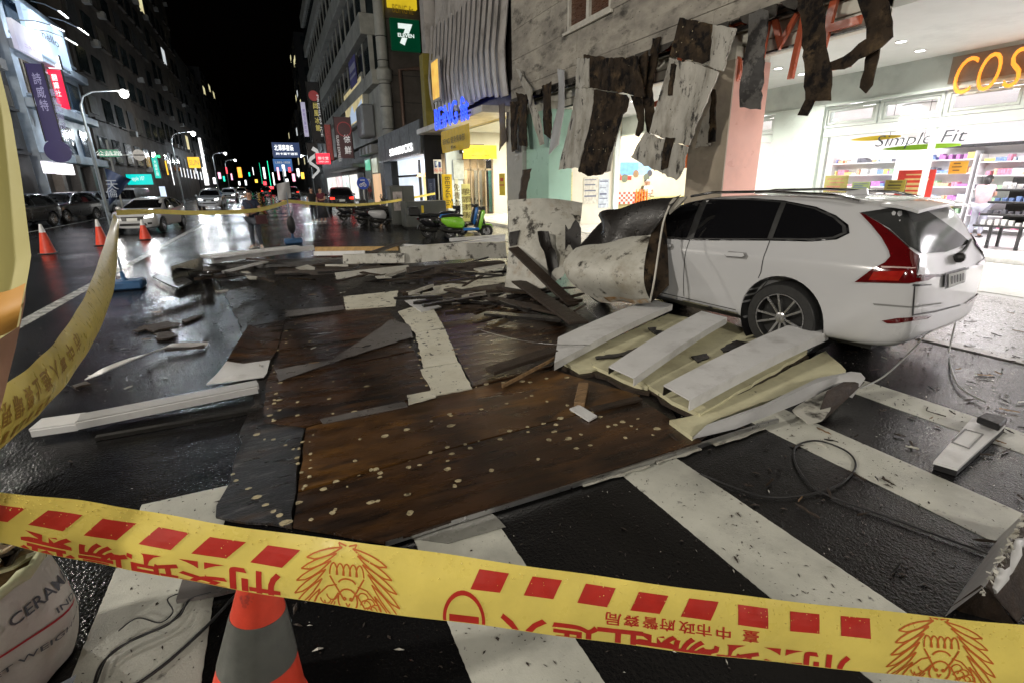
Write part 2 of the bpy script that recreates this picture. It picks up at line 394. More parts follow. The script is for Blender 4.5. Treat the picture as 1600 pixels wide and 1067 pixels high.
# beam behind the missing signboard, with the big red letters
bm_ = MB().box(XF+.42, XF+.8, 5.75, 18.4, 4.62, 5.4).box(XF+.5, XF+.8, 5.75, 18.4, 4.36, 4.6).box(XF+.5, XF+.8, 5.75, 18.4, 4.12, 4.34).box(XF+.58, XF+.78, 5.75, 18.4, 4.1, 4.64)
bm_.box(XF+.42, XF+.8, -4, 5.74, 4.55, 5.4)
obj('arcade_beam', bm_, cream, cos, bevel=.008)
obj('steel_angle', MB().box(XF+.4, XF+.46, 5.75, 18.4, 4.08, 4.115).box(XF+.3, XF+.36, 5.75, 18.4, 4.6, 4.66), dark_metal, cos)
red_l = pm('coral_red_sign_letters', (.5, .11, .05), .35, 0, .1, 5, dirt=(((.3, .07, .04), 4, .55, .7),))
def thick_text(s, o, xd, up, h, w, mat, parent, th=.08, name='sign_letter', each=True, shear=0, bold=.01, gap=1.0):
    """upright sign letters with depth, one object per letter"""
    xd, up = V(xd).normalized(), V(up).normalized(); nn = xd.cross(up)
    k = len(s); out = []
    for i, ch in enumerate(s):
        if ch == ' ': continue
        me = text_mesh(ch, 1, bold, .5, 4, shear)
        xs = [v.co.x for v in me.vertices]; ys = [v.co.y for v in me.vertices]
        x0, x1, y0, y1 = min(xs), max(xs), min(ys), max(ys)
        cw = w/k; ww = cw*.86*min(1.0, (x1-x0)/.55)
        hh = h*(1 if ch.isupper() or (y1-y0) > .6 else (y1-y0)/.72)
        m = MB(); cx = (i-(k-1)/2)*cw
        m.add([V(o)+xd*(cx+((v.co.x-x0)/max(x1-x0, .01)-.5)*ww)+up*((v.co.y-(0 if y0 > -.05 else y0*.0))/max(y1, .01)*hh-h/2 if ch.isupper() else (v.co.y/.72)*h-h/2)+nn*(v.co.z*th) for v in me.vertices],
              [tuple(p.vertices) for p in me.polygons])
        bpy.data.meshes.remove(me)
        out.append(obj(name, m, mat, parent))
    return out
thick_text('COSME ', (XF+.36, 7.95, 4.48), (0,-1,0), (0,0,1), .74, 6.84, red_l, cos, th=.07, shear=.15, bold=-.014)
# arcade ceiling and its downlights
obj('arcade_ceiling', MB().box(XF+.8, XS, -4, 26.5, 4.35, 4.5), ceil_m, cos)
dl_m = em('downlight_glow', (1, .97, .92), 6)
for (x, y) in ((11.65,6.93),(12.86,7.23),(11.51,9.57),(12.73,9.85),(11.6,4.3),(12.8,4.5),(11.4,12.3),(12.6,12.6),(11.4,15),(12.6,15.3),(11.7,1.6)):
    d = obj('downlight', MB().lathe([(.11, 0), (.11, -.015), (.085, -.018), (.085, -.004)], (x, y, 4.35), n=18), pm('downlight_trim', (.7,.7,.7), .4), cos, smooth=.5)
    obj('diffuser', MB().lathe([(0.0, -.012), (.084, -.012)], (x, y, 4.35), n=18), dl_m, d)
    lamp('SPOT', 'downlight_lamp', (x, y, 4.3), 230, (1, .95, .88), .09, None, (0, 0, 0), 140, .8)
# pillars
p1 = [PX(1150, 100, XF+.25), PX(1110, 150, XF+.25)]
def pillar(x0, x1, y0, y1, m_street, m_near, label=None):
    obj('pillar', MB().box(x0+.03, x1, y0+.03, y1, .01, 4.34), cream, cos)
    obj('pillar_facing', MB().box(x0, x0+.028, y0, y1, .012, 4.1), m_street, cos)
    obj('pillar_facing', MB().box(x0+.03, x1, y0, y0+.028, .012, 4.1), m_near, cos, label)
tan_st = pm('tan_stone', (.42, .36, .28), .4, 0, .12, 2, .05, 30, dirt=(((.3, .25, .2), 1.4, .5, .7),))
pink_st = pm('salmon_pink_panel', (.72, .4, .33), .35, 0, .06, 1.5, dirt=(((.6, .33, .28), 1.2, .5, .75),))
pillar(8.75, 9.75, 8.3, 9.4, tan_st, pink_st, 'salmon pink face towards the crossing')
mint_st = pm('mint_green_panel', (.42, .66, .54), .35, 0, .05, 2)
pillar(8.6, 9.5, 15.75, 17.45, mint_st, mint_st)
grey_st = pm('grey_stone_panel', (.4, .4, .38), .5, 0, .08, 3, .05)
pillar(8.45, 9.4, 17.5, 18.9, grey_st, grey_st)
text('CLEVER', (8.43, 17.95, 3.3), (0, 0, -1), (0, -1, 0), .3, pm('pale_grey_letters', (.55,.55,.53), .5), cos, w=1.5, bold=.02)
# shop front: fascia, clerestory, posts, glass
obj('fascia', MB().box(XS-.1, XS+.1, -6, 26.5, 3.66, 4.35), pm('grey_mint_fascia', (.5, .55, .52), .4, 0, .05, 2, dirt=(((.34, .38, .36), 1.2, .5, .8),)), cos)
obj('fascia_trim', MB().box(XS-.14, XS-.1, -6, 26.5, 3.62, 3.68), mint, cos)
or_glow = em('orange_sign_glow', (1, .3, .03), .95)
brown_plate = pm('brown_sign_backing', (.2, .15, .11), .5)
obj('sign_backing', MB().box(XS-.13, XS-.1, 4.2, 7.1, 3.74, 4.27), brown_plate, cos)
thick_text('COSMED', (XS-.2, 5.72, 4.0), (0,-1,0), (0,0,1), .4, 2.5, or_glow, cos, th=.05, shear=.15, bold=-.012)
colY0, colY1 = PX(1290, 200, XS).y, PX(1215, 200, XS).y
obj('shop_front_column', MB().box(XS-.16, XS+.3, colY0, colY1, .12, 3.66), mint, cos, bevel=.01)
fr_m = pm('mint_white_frame', (.6, .66, .62), .35, 0, .05, 4)
pane = glass('shop_glass', (.97, .98, .97))
def window_run(y0, y1, z0, z1, x=XS):
    f = MB(); w = .07
    for q in ((y0, y1, z0, z0+w), (y0, y1, z1-w, z1), (y0, y0+w, z0+w, z1-w), (y1-w, y1, z0+w, z1-w)): f.box(x-.06, x+.06, *q)
    o = obj('window_frame', f, fr_m, cos, bevel=.006)
    g = MB(); w2 = .05
    a, b, c, d = y0+w+.02, y1-w-.02, z0+w+.02, z1-w-.02
    for q in ((a, b, c, c+w2), (a, b, d-w2, d), (a, a+w2, c+w2, d-w2), (b-w2, b, c+w2, d-w2)): g.box(x-.035, x+.035, *q)
    s = obj('sash', g, fr_m, o, bevel=.004)
    obj('pane', MB().box(x-.004, x+.004, a+w2, b-w2, c+w2, d-w2), pane, o)
cy = [PX(q, 180, XS).y for q in (1290, 1374, 1474, 1600)]
for a, b in zip(cy, cy[1:]): window_run(b+.02, a-.02, 3.08, 3.62)
window_run(cy[3]-1.7, cy[3]-.02, 3.08, 3.62); window_run(cy[3]-3.4, cy[3]-1.74, 3.08, 3.62)
window_run(colY1+.05, 12.8, 3.08, 3.62); window_run(12.85, 14.6, 3.08, 3.62)
obj('door_head', MB().box(XS-.07, XS+.07, -4, colY0-.01, 2.86, 3.06).box(XS-.07, XS+.07, colY1+.01, 14.6, 2.86, 3.06), mint, cos, bevel=.006)
my = PX(1452, 245, XS).y
obj('mullion', MB().box(XS-.06, XS+.06, my-.05, my+.05, .125, 2.855), fr_m, cos, bevel=.006)
obj('mullion', MB().box(XS-.06, XS+.06, colY0-.16, colY0-.01, .125, 2.855), fr_m, cos, bevel=.006)
obj('mullion', MB().box(XS-.06, XS+.06, 1.6, 1.7, .125, 2.855), fr_m, cos, bevel=.006)
obj('shop_window_glass', MB().box(XS-.005, XS+.005, my+.055, colY0-.165, .13, 2.85), pane, cos)
obj('shop_window_glass', MB().box(XS-.005, XS+.005, colY1+.02, 14.5, .13, 2.85), pane, cos)
obj('door_sill', MB().box(XS-.08, XS-.002, -4, 14.6, .01, .123), pm('step_stone', (.5,.5,.49), .3), cos, bevel=.006)
# interior shell
wht = pm('shop_white_wall', (.8, .79, .8), .5, 0, .02, 2)
obj('interior_wall', MB().box(19.6, 19.8, -6, 26.5, .12, 4.3).box(XS+.1, 19.6, -6.2, -6, .12, 4.3), wht, cos)
obj('interior_ceiling', MB().box(XS+.1, 19.8, -6, 26.5, 3.72, 3.8), wht, cos)
for yy in (-2.4, .6, 3.6, 6.6, 9.6, 12.6, 17, 21):
    for xx in (15.3, 17.6):
        obj('ceiling_light', MB().box(xx-.6, xx+.6, yy-.16, yy+.16, 3.69, 3.716), em('shop_tube_light', (1, .97, .98), 6), cos)
    lamp('AREA', 'shop_ceiling_lamp', (16.4, yy, 3.66), 122, (1, .95, .97), (2.6, 1.4), None, (0, 0, 0))
obj('roof', MB().box(XF+.41, 22, -4, 18.4, 13.5, 13.62), conc, cos)

# ---- the side shop at the far end of the arcade: lit window facing the crossing, counter with staff
YW = 19.0
sw = thing('side_shop', 'bright takeaway shop front with yellow posters at the far end of the arcade', 'shop', (11.5, YW, 0))
a0, a1 = PY(860, 250, YW).x, PY(962, 250, YW).x
obj('wall', MB().box(a0, a1+.25, YW, YW+.15, .02, 4.34), pm('cream_lit_panel', (.78, .74, .6), .5, 0, .05, 3), sw)
for (p, q, col) in (((868,270),(893,335),(.8,.72,.3)), ((912,278),(933,318),(.62,.6,.5)), ((936,280),(950,325),(.5,.56,.6)), ((861,255),(868,335),(.8,.55,.2))):
    A, B = PY(*p, YW-.01), PY(*q, YW-.01)
    f = obj('poster', MB().box(A.x, B.x, YW-.025, YW-.002, B.z, A.z), pm('poster_%d' % int(col[2]*100), col, .4, 0, .25, 9), sw)
    ink = pm('poster_ink', (.12, .14, .2), .5, 0, .3, 30)
    n = MB(); zz = A.z-.08
    while zz > B.z+.1:
        n.box(A.x+.05, B.x-.05-R(0, .1), YW-.029, YW-.026, zz-R(.02, .09), zz); zz -= R(.12, .3)
    obj('print', n, ink, f)
cx0, cx1 = PY(963, 300, YW).x, PY(1112, 300, YW).x
obj('side_post', MB().box(a1-.12, a1+.1, YW-.12, YW-.02, .02, 3.9), fr_m, sw)
YB = 20.6
obj('back_wall', MB().box(a1+.2, 19.5, YB, YB+.1, .12, 3.7), em('glowing_cream_wall', (1, .88, .6), .4), sw)  # wall glows itself, in place of lamplight falling on it
obj('counter', MB().box(a1+.3, 19, YW+.3, YW+.9, .12, 1.05), pm('olive_counter', (.4, .36, .14), .4, 0, .1, 3), sw)
for i, (p, q, col) in enumerate((((966,254),(996,274),(.14,.32,.7)), ((997,254),(1017,274),(.25,.42,.66)))):
    A, B = PY(*p, YB-.02), PY(*q, YB-.02)
    obj('menu_board', MB().box(A.x, B.x, YB-.05, YB-.005, B.z, A.z), em('menu_blue_%d' % i, col, .9, .35, 6), sw)
A, B = PY(968, 276, YB-.02), PY(986, 282, YB-.02)
obj('red_emblem', MB().box(A.x, B.x, YB-.05, YB-.005, B.z, A.z), pm('poster_red', (.7, .05, .03), .4), sw)
chk = MB(); chk2 = MB()
A, B = PY(953, 301, YW+.28), PY(1003, 318, YW+.28)
dx, dz = (B.x-A.x)/14, (A.z-B.z)/5
for i in range(14):
    for j in range(5):
        (chk if (i+j) % 2 else chk2).box(A.x+i*dx, A.x+(i+1)*dx-.005, YW+.16, YW+.28, B.z+j*dz, B.z+(j+1)*dz-.005)
obj('checked_carton', chk, pm('carton_red', (.6, .1, .05), .5), sw, kind='stuff'); obj('checked_carton_pale', chk2, pm('carton_white', (.75, .7, .62), .5), sw, kind='stuff')
A, B = PY(993, 296, YW+.1), PY(1012, 318, YW+.1)
for i in range(5):
    x = A.x+(B.x-A.x)*(i+.5)/5
    obj('orange_bottle', MB().lathe([(.04, B.z), (.042, A.z-.12), (.018, A.z-.06), (.018, A.z)], (x, YW+.1, 0), n=10), pm('juice_orange', (.8, .22, .03), .3), sw)
for i in range(8):
    x = R(a1+.5, 17); z = 1.9+R(0, .25)
    obj('wall_ornament', MB().lathe([(0, 0), (R(.1, .18), .0), (R(.1, .2), .03), (0, .035)], (x, YB-.02, z), (0, -1, 0), 12), pm('ornament_%d' % (i % 3), [(.15,.18,.12),(.3,.2,.1),(.1,.1,.12)][i % 3], .5), sw)
lamp('AREA', 'side_shop_lamp', ((a1+17)/2, YW+.8, 3.6), 50, (1, .9, .7), (3.5, 1.2), None, (0, 0, 0))
lamp('AREA', 'side_shop_window_lamp', ((a0+a1)/2, YW-1.2, 4.3), 22, (1, .92, .75), (1.6, .6), None, (0, 0, 0))
A, B = PX(1071, 225, 10.9), PX(1096, 262, 10.9)
solo('hanging_sign', MB().box(10.88, 10.94, B.y, A.y, B.z, A.z), pm('orange_sign', (.75, .17, .04), .4, 0, .08, 3), 'plain orange square sign beside the tan pillar of the arcade', 'sign', bevel=.01)
# ================================================================ inside the cosmetics shop
PCOL = [(.7,.25,.35), (.2,.3,.6), (.75,.6,.2), (.3,.5,.3), (.8,.8,.8), (.5,.2,.5), (.85,.45,.3), (.15,.15,.18), (.55,.65,.75)]
pm_prod = [pm('product_%d' % i, c, .35, 0, .3, 14) for i, c in enumerate(PCOL)]
shelf_white = pm('white_shelf_laminate', (.75, .74, .75), .4, 0, .03, 4)
shelf_dark = pm('black_shelf_laminate', (.03, .03, .032), .35, 0, .2, 6)
def shelf_unit(x, y0, y1, z1, n, label, face=-1, mat=shelf_white, cat='shelf', dens=.8, sz=(.07, .2)):
    t = thing('shop_shelf', label, cat, (x, (y0+y1)/2, .12), 'shelf units inside the shop')
    obj('back_panel', MB().box(x+.38, x+.42, y0, y1, .12, z1), mat, t)
    obj('side_panel', MB().box(x, x+.38, y0, y0+.03, .12, z1), mat, t); obj('side_panel', MB().box(x, x+.38, y1-.03, y1, .12, z1), mat, t)
    groups = [MB() for _ in pm_prod]
    for k in range(n):
        z = .25+(z1-.5)*k/max(1, n-1)
        obj('shelf_board', MB().box(x+.0, x+.38, y0+.03, y1-.03, z, z+.03), mat, t)
        y = y0+.06
        while y < y1-.16:
            w = R(.04, .12); h = R(*sz)
            g = random.randrange(len(pm_prod)); run = random.randint(1, 5)
            for _ in range(run):
                if y > y1-.12: break
                if R(0, 1) < dens: groups[g].box(x+.05, x+.3, y, y+w*.9, z+.03, z+.03+h)
                y += w
    for g, m in zip(groups, pm_prod):
        if g.v: obj('product', g, m, t, kind='stuff')
    return t
shelf_unit(19.1, 8.6, 10.5, 2.5, 6, 'white wall shelf of small goods deep in the shop beside the mint column')
shelf_unit(19.1, 10.6, 13.0, 2.5, 6, 'white wall shelf of small goods left of the mint column, seen past the pink pillar')
shelf_unit(19.1, 6.4, 8.5, 2.4, 6, 'white wall shelf of small goods behind the woman customer')
shelf_unit(19.1, 3.6, 6.3, 2.4, 6, 'white wall shelf of small goods behind the black display rack')
shelf_unit(15.4, 8.0, 9.2, 1.35, 4, 'low white gondola of packets just inside the shop window')
for (y0, y1, x, z, lab) in ((6.3, 9.6, 19.0, 2.62, 'black shelf rail running along the wall left of the round column'), (1.5, 6.2, 19.0, 2.6, 'black shelf rail with small lettering above the display rack')):
    solo('shelf_rail', MB().box(x, x+.5, y0, y1, z, z+.07), shelf_dark, lab, 'shelf')
solo('round_column', MB().lathe([(.38, .12), (.38, 2.85), (.5, 2.95), (.5, 3.7)], (16.8, 9.05, 0), n=28), wht, 'white round column standing inside the shop behind the red poster', 'column', smooth=.6)
# posters and stands in the window
def poster(p, q, x, col, label, ink=(.85, .8, .7), n=5, stand=False, name='poster'):
    A, B = PX(*p, x), PX(*q, x)
    t = thing(name, label, 'poster', (x, (A.y+B.y)/2, B.z))
    obj('sheet', MB().box(x, x+.015, B.y, A.y, B.z, A.z), pm('poster_'+'_'.join('%d' % int(c*100) for c in col), col, .4, 0, .12, 6), t)
    im = pm('poster_ink_'+'_'.join('%d' % int(c*100) for c in ink), ink, .5); m = MB(); H_ = A.z-B.z; Wd = A.y-B.y
    for k in range(n):
        z0 = A.z-H_*(.14+.8*k/n); y1 = A.y-Wd*R(.06, .25); y0 = B.y+Wd*R(.08, .4)
        m.box(x-.004, x-.001, y0, y1, z0-H_*R(.04, .1), z0)
    obj('print', m, im, t)
    if stand:
        f = MB().box(x+.02, x+.05, B.y, B.y+.03, .125, A.z).box(x+.02, x+.05, A.y-.03, A.y, .125, A.z)
        obj('stand', f, shelf_dark, t)
    return t
poster((1405, 267), (1453, 310), 14.9, (.72, .06, .05), 'large red sale poster hanging behind the shop window', (.8, .6, .3))
poster((1290, 275), (1320, 310), 14.6, (.62, .5, .16), 'orange and green poster at the left end of the shop window', (.75, .3, .2))
poster((1332, 285), (1356, 303), 14.6, (.55, .66, .3), 'pale green card low in the shop window', (.2, .25, .5), stand=True)
poster((1384, 282), (1412, 300), 14.5, (.62, .5, .1), 'mustard card on a black stand above the car roof', (.08, .07, .05), 3, True)
poster((1485, 253), (1509, 272), 15.4, (.75, .42, .06), 'small orange sign hanging above the white goods wall', (.15, .08, .04), 3)
poster((1207, 289), (1231, 300), 14.3, (.7, .25, .05), 'small orange card at the foot of the mint column', (.15, .06, .05), 3, True)
# hanging oval sign with lettering
xs = 14.7
A, B = PX(1330, 205, xs), PX(1515, 245, xs)
sf = thing('hanging_sign', 'hanging sign of yellow and green leaf shapes with thin script lettering inside the shop', 'sign', (xs, (A.y+B.y)/2, B.z))
def leaf(y0, y1, z, h, x, tilt=.0):
    top = [(x, y0+(y1-y0)*k/14, z+tilt*(k/14-.5)+h*math.sin(math.pi*k/14)**.7*.5) for k in range(15)]
    bot = [(x, y0+(y1-y0)*k/14, z+tilt*(k/14-.5)-h*math.sin(math.pi*k/14)**.7*.5) for k in range(14, 0, -1)]
    return MB().plate(top[1:-1]+bot, (.03, 0, 0))
mid = (A.y+B.y)/2
obj('leaf', leaf(mid+.05, A.y, (A.z+B.z)/2+.16, .12, xs), pm('leaf_yellow', (.8, .55, .03), .4, 0, .1, 3), sf)
obj('leaf', leaf(B.y+.1, mid+.55, (A.z+B.z)/2-.13, .13, xs), pm('leaf_green', (.36, .66, .04), .4, 0, .1, 3), sf)
text('Simple Fit', (xs-.02, mid-.3, (A.z+B.z)/2+.03), (0, -1, 0), (0, 0, 1), .36, pm('sign_grey_ink', (.12, .13, .14), .4), sf, w=2.0, bold=-.006, shear=.2, ext=.02)
obj('hanger', MB().tube([(xs+.01, mid+.4, 2.6), (xs+.01, mid+.4, 3.7)], .006, 5).tube([(xs+.01, mid-.4, 2.6), (xs+.01, mid-.4, 3.7)], .006, 5), dark_metal, sf)
# black stepped display rack by the door
rk0 = G(1575, 388, .12)
rk = thing('display_rack', 'black stepped display rack of cosmetics beside the woman in the shop', 'rack', (rk0.x, rk0.y, .12))
obj('back_panel', MB().box(rk0.x+.1, rk0.x+.16, rk0.y-1.6, rk0.y+.3, .6, 1.75), shelf_dark, rk)
for k, (z, d) in enumerate(((.62, .55), (.88, .46), (1.16, .36), (1.44, .26))):
    obj('shelf_board', MB().box(rk0.x-d, rk0.x+.1, rk0.y-1.6, rk0.y+.3+d*.5, z, z+.05), shelf_dark, rk, bevel=.006)
    m = MB()
    for j in range(14):
        yy = rk0.y+.2+d*.4-j*.13; m.box(rk0.x-d+.05, rk0.x-d+.14, yy-.05, yy+.03, z+.05, z+.05+R(.05, .14))
    obj('product', m, pm_prod[(k*3+4) % 9], rk, kind='stuff')
for yy in (rk0.y-1.5, rk0.y-.9, rk0.y-.3, rk0.y+.25):
    for xa in (-.45, .04): obj('leg', MB().box(rk0.x+xa, rk0.x+xa+.05, yy-.03, yy+.03, .121, .62), shelf_dark, rk)
obj('plinth', MB().box(rk0.x-.4, rk0.x+.04, rk0.y-.85, rk0.y-.35, .122, .6), shelf_white, rk)

# ================================================================ the gym building with the curved fin cladding
YB0, YB1 = 19.0, 29.6
gym = thing('gym_building', 'gym building clad in tall curved metal fins above a yellow lit lobby', 'building', (XF, 24, 0))
fin_m = pm('champagne_metal_fin', (.58, .55, .52), .4, .2, .1, 3, .05, 20, dirt=(((.22, .2, .18), 1.5, .5, .75),))
fin_d = pm('fin_backing', (.13, .12, .115), .5, .3, .15, 3)
yel_w = pm('yellow_render', (.24, .2, .03), .55, 0, .08, 2, dirt=(((.4, .32, .05), 1.3, .5, .75),))
obj('wall', MB().box(XF+.5, 14, YB0+.02, YB1, 4.7, 15), fin_d, gym)
NF = 15
for i in range(NF):
    yc = YB0+.35+(YB1-1.5-YB0-.35)*i/(NF-1)
    zend = 5.0+.16*i*.2+.35*math.sin(i*.55)*.4
    prof = []
    for k in range(13):
        u = k/12; z = 15-(15-zend)*u
        d = .1+.85*max(0, (u-.35)/.65)**1.6-.55*max(0, (u-.82)/.18)**1.5
        prof.append((z, d))
    m = MB(); wf_ = .2
    def fin(u, v, prof=prof, yc=yc):
        z, d = prof[min(12, int(round(u*12)))]
        return (XF+.48-d*.75-.05*math.sin(v*math.pi), yc+(v-.5)*.7+.5*max(0, u-.5)**1.5, z)
    m.grid(fin, 12, 4, (.05, .02, 0))
    obj('cladding_fin', m, fin_m, gym, smooth=.8)
    m2 = MB()                                        # standing rib on each fin's lower half
    pts = [(XF+.40-d*.75-.1, yc+.3+.5*max(0, k/12-.5)**1.5, z) for k, (z, d) in enumerate(prof)][7:]
    q = [V(p) for p in pts]
    for a, b in zip(q, q[1:]): m2.bar(a, b, .035, .3, (0, 1, 0))
    obj('fin_rib', m2, fin_m, gym)
obj('side_panel', MB().box(XF-.3, XF+.5, YB1-.6, YB1+.1, 4.7, 8.4), yel_w, gym)
obj('side_panel', MB().box(XF-.1, XF+.5, YB1-.6, YB1+.1, 8.41, 15), fin_m, gym)
A, B = PX(675, 100, XF-.4), PX(688, 152, XF-.4)
gw = obj('window_frame', MB().box(XF-.44, XF-.36, B.y-.1, A.y+.1, B.z-.12, A.z+.12), fin_m, gym)
obj('pane', MB().box(XF-.46, XF-.441, B.y, A.y, B.z, A.z), em('amber_window', (1, .5, .1), .55, .4, 2), gw)
obj('canopy', MB().box(XF-.75, 9.2, YB0+.6, YB1, 4.42, 4.68), fin_m, gym, bevel=.02)
obj('lobby_ceiling', MB().box(9.2, 14, YB0, YB1-.2, 4.4, 4.5), pm('cream_lobby_ceiling', (.75, .68, .42), .6), gym)
YD = 27.0
ltb = pm('pale_blue_wall', (.5, .58, .68), .5, 0, .05, 2)
xd0 = PY(725, 290, YD).x; xd1 = PY(770, 290, YD).x
obj('lobby_wall', MB().box(8.55, xd0-.05, YD, YD+.15, .02, 4.4), ltb, gym)
obj('lobby_wall', MB().box(xd1+.05, 14, YD, YD+.15, .02, 4.4), pm('pale_lobby_wall', (.6, .6, .58), .5, 0, .05, 2), gym)
obj('lobby_wall', MB().box(xd0-.05, xd1+.05, YD, YD+.15, 3.3, 4.4), pm('pale_lobby_wall', (.6, .6, .58), .5), gym)
obj('meter_box', MB().box(8.9, 9.5, YD-.1, YD, 2.0, 3.0), pm('grey_blue_box', (.38, .43, .48), .4), gym, bevel=.01)
obj('lobby_floor', MB().box(8.6, 14, YB0+.4, YD, .012, .14), pm('white_step', (.7, .7, .68), .3, 0, .05, 2), gym, bevel=.01)
df = MB(); dw = (xd1-xd0)/4
for k in range(5): df.box(xd0+k*dw-.04, xd0+k*dw+.04, YD-.02, YD+.06, .14, 3.25)
df.box(xd0, xd1, YD-.02, YD+.06, 2.45, 2.55)
dfo = obj('door_frame', df, pm('bronze_door_frame', (.3, .25, .2), .35, .5, .1, 5), gym)
for k in range(4): obj('pane', MB().box(xd0+k*dw+.045, xd0+(k+1)*dw-.045, YD+.01, YD+.02, .15, 3.24), pane, dfo)
obj('inner_wall', MB().box(xd0-.5, xd1+.5, YD+2.2, YD+2.3, .1, 3.4), pm('warm_inner_wall', (.4, .3, .2), .5, 0, .4, 1.5), gym)
for k in range(3): obj('inner_panel', MB().box(xd0+.3+k*.9, xd0+.75+k*.9, YD+1.5, YD+1.6, .14, 2.6), pm('inner_panel_%d' % k, [(.5,.42,.3),(.2,.2,.2),(.1,.35,.36)][k], .5), gym)
wg = em('white_letter_glow', (1, .98, .95), 2.4)
obj('sign_board', MB().box(xd0-.2, xd1-.5, YD-.12, YD-.01, 3.3, 3.78), shelf_dark, gym)
text('STARBUCKS', ((xd0+xd1)/2-.3, YD-.13, 3.52), (1, 0, 0), (0, 0, 1), .34, wg, gym, w=xd1-xd0-.5, bold=.02)
lamp('AREA', 'lobby_lamp', (10.8, 23.5, 4.34), 330, (1, .9, .6), (2.5, 3), None, (0, 0, 0))
lamp('AREA', 'lobby_inner_lamp', ((xd0+xd1)/2, YD+1.0, 3.2), 60, (1, .85, .6), (1.5, .6), None, (0, 0, 0))
obj('downlight', MB().lathe([(0, -.01), (.14, -.01), (.14, 0)], (10.3, 23.5, 4.4), n=16), dl_m, gym)
# blue lit lettering on the canopy edge
blue_glow = em('blue_neon_face', (.02, .07, 1), 1.15)
A, B = PX(680, 200, XF-.85), PX(733, 195, XF-.85)
lt = thing('neon_sign', 'blue neon lettering standing on the canopy edge of the gym', 'sign', (XF-.85, (A.y+B.y)/2, 4.45), )
for dx in (0, .03): text('BEiNG fit', (XF-.86+dx, (A.y+B.y)/2, 4.75), (0, -1, 0), (0, 0, 1), .95, blue_glow, lt, w=A.y-B.y, bold=.006)
obj('bracket', MB().bar((XF-.78, A.y, 4.55), (XF-.78, B.y, 4.55), .04, .06), dark_metal, lt)
ban_y = pm('yellow_banner_cloth', (.8, .55, .02), .5, 0, .1, 3, .1, 12)
def banner(p, q, x=None, y=None, label='', lines=(), sag=.04):
    """printed cloth or board: in the plane x or in the plane y"""
    if x is not None:
        A, B = PX(*p, x), PX(*q, x); fn = lambda u, v: (x-.03-sag*math.sin(u*9+v*4)*v, A.y+(B.y-A.y)*u, A.z+(B.z-A.z)*v); xd = (0, -1, 0); c = V((x-.05-sag, (A.y+B.y)/2, (A.z+B.z)/2)); th = (.012, 0, 0); wid = A.y-B.y
    else:
        A, B = PY(*p, y), PY(*q, y); fn = lambda u, v: (A.x+(B.x-A.x)*u, y-.03-sag*math.sin(u*9+v*4)*v, A.z+(B.z-A.z)*v); xd = (1, 0, 0); c = V(((A.x+B.x)/2, y-.05-sag, (A.z+B.z)/2)); th = (0, .012, 0); wid = B.x-A.x
    t = thing('banner', label, 'banner', (c.x, c.y, B.z))
    obj('cloth', MB().grid(fn, 12, 6, th), ban_y, t, smooth=.8)
    hh = A.z-B.z
    for (s, fy, fh, fw, m) in lines: text(s, c+V((0, 0, hh*(.5-fy))), xd, (0, 0, 1), hh*fh, m, t, w=wid*fw)
    return t
ink_d = pm('banner_dark_ink', (.12, .09, .03), .5); ink_o = pm('banner_pale_ink', (.55, .35, .03), .5)
banner((690, 207), (735, 232), x=XF-.8, label='long yellow banner hanging under the blue neon lettering', lines=(('BEING 健身俱樂部', .5, .3, .8, ink_d), ('fit', .82, .14, .2, ink_d)))
banner((723, 227), (776, 249), y=YD-.5, label='yellow banner hung across above the glass doors', lines=(('BEING fit', .35, .3, .45, ink_o), ('FITNESS CLUB  OPENING', .75, .14, .7, ink_d)), sag=.015)
banner((690, 273), (708, 326), x=None, y=24.0, label='upright yellow banner beside the parking sign post', lines=(), sag=.02)
bt = bpy.context.scene.objects['banner.002']
A, B = PY(690, 273, 24.0), PY(708, 326, 24.0)
text('BEING fit', ((A.x+B.x)/2, 23.92, (A.z+B.z)/2), (0, 0, -1), (1, 0, 0), (B.x-A.x)*.5, ink_d, bt, w=(A.z-B.z)*.85)
obj('pole', MB().tube([(A.x-.03, 24.0, .02), (A.x-.03, 24.0, A.z+.1)], .02, 8), alu, bt)
def aboard(p, q, y, col, lines, label, name='standing_sign'):
    A, B = PY(*p, y), PY(*q, y); z0 = .02 if y < 24 else .02
    t = thing(name, label, 'sign', ((A.x+B.x)/2, y, z0))
    obj('board', MB().box(A.x, B.x, y, y+.05, z0+.02, A.z), pm('board_'+'_'.join('%d' % int(c*100) for c in col), col, .45, 0, .06, 4), t, bevel=.01)
    obj('foot', MB().box(A.x, B.x, y-.15, y+.2, z0, z0+.04), dark_metal, t)
    for k, s in enumerate(lines):
        text(s, (A.x+(B.x-A.x)*(k+.5)/len(lines), y-.006, (A.z+z0)/2), (1, 0, 0), (0, 0, 1), (A.z-z0)*.8/len(s), ink_d, t, vertical=True)
    return t
aboard((721, 288), (736, 335), 23.2, (.75, .72, .3), ('專業健身', '免費體驗'), 'pale yellow upright sign in front of the gym doors')
aboard((710, 280), (718, 332), 24.6, (.6, .62, .55), ('免費停車',), 'narrow pale sign between the yellow banner and the gym doors')
for (p, q) in (((779, 272), (788, 306)),):
    A, B = PX(*p, 8.4), PX(*q, 8.4)
    t = thing('wall_notice', 'yellow and red notice fixed on the grey stone pillar', 'sign', (8.4, A.y, B.z))
    obj('sheet', MB().box(8.42, 8.445, B.y, A.y, B.z, A.z), pm('notice_yellow', (.8, .6, .03), .4, 0, .1, 5), t)
    obj('print', MB().box(8.414, 8.419, B.y+.12, A.y-.12, A.z-.35*(A.z-B.z), A.z-.2*(A.z-B.z)).box(8.414, 8.419, B.y+.05, A.y-.05, A.z-.55*(A.z-B.z), A.z-.5*(A.z-B.z)), pm('notice_red', (.6, .05, .02), .4), t)

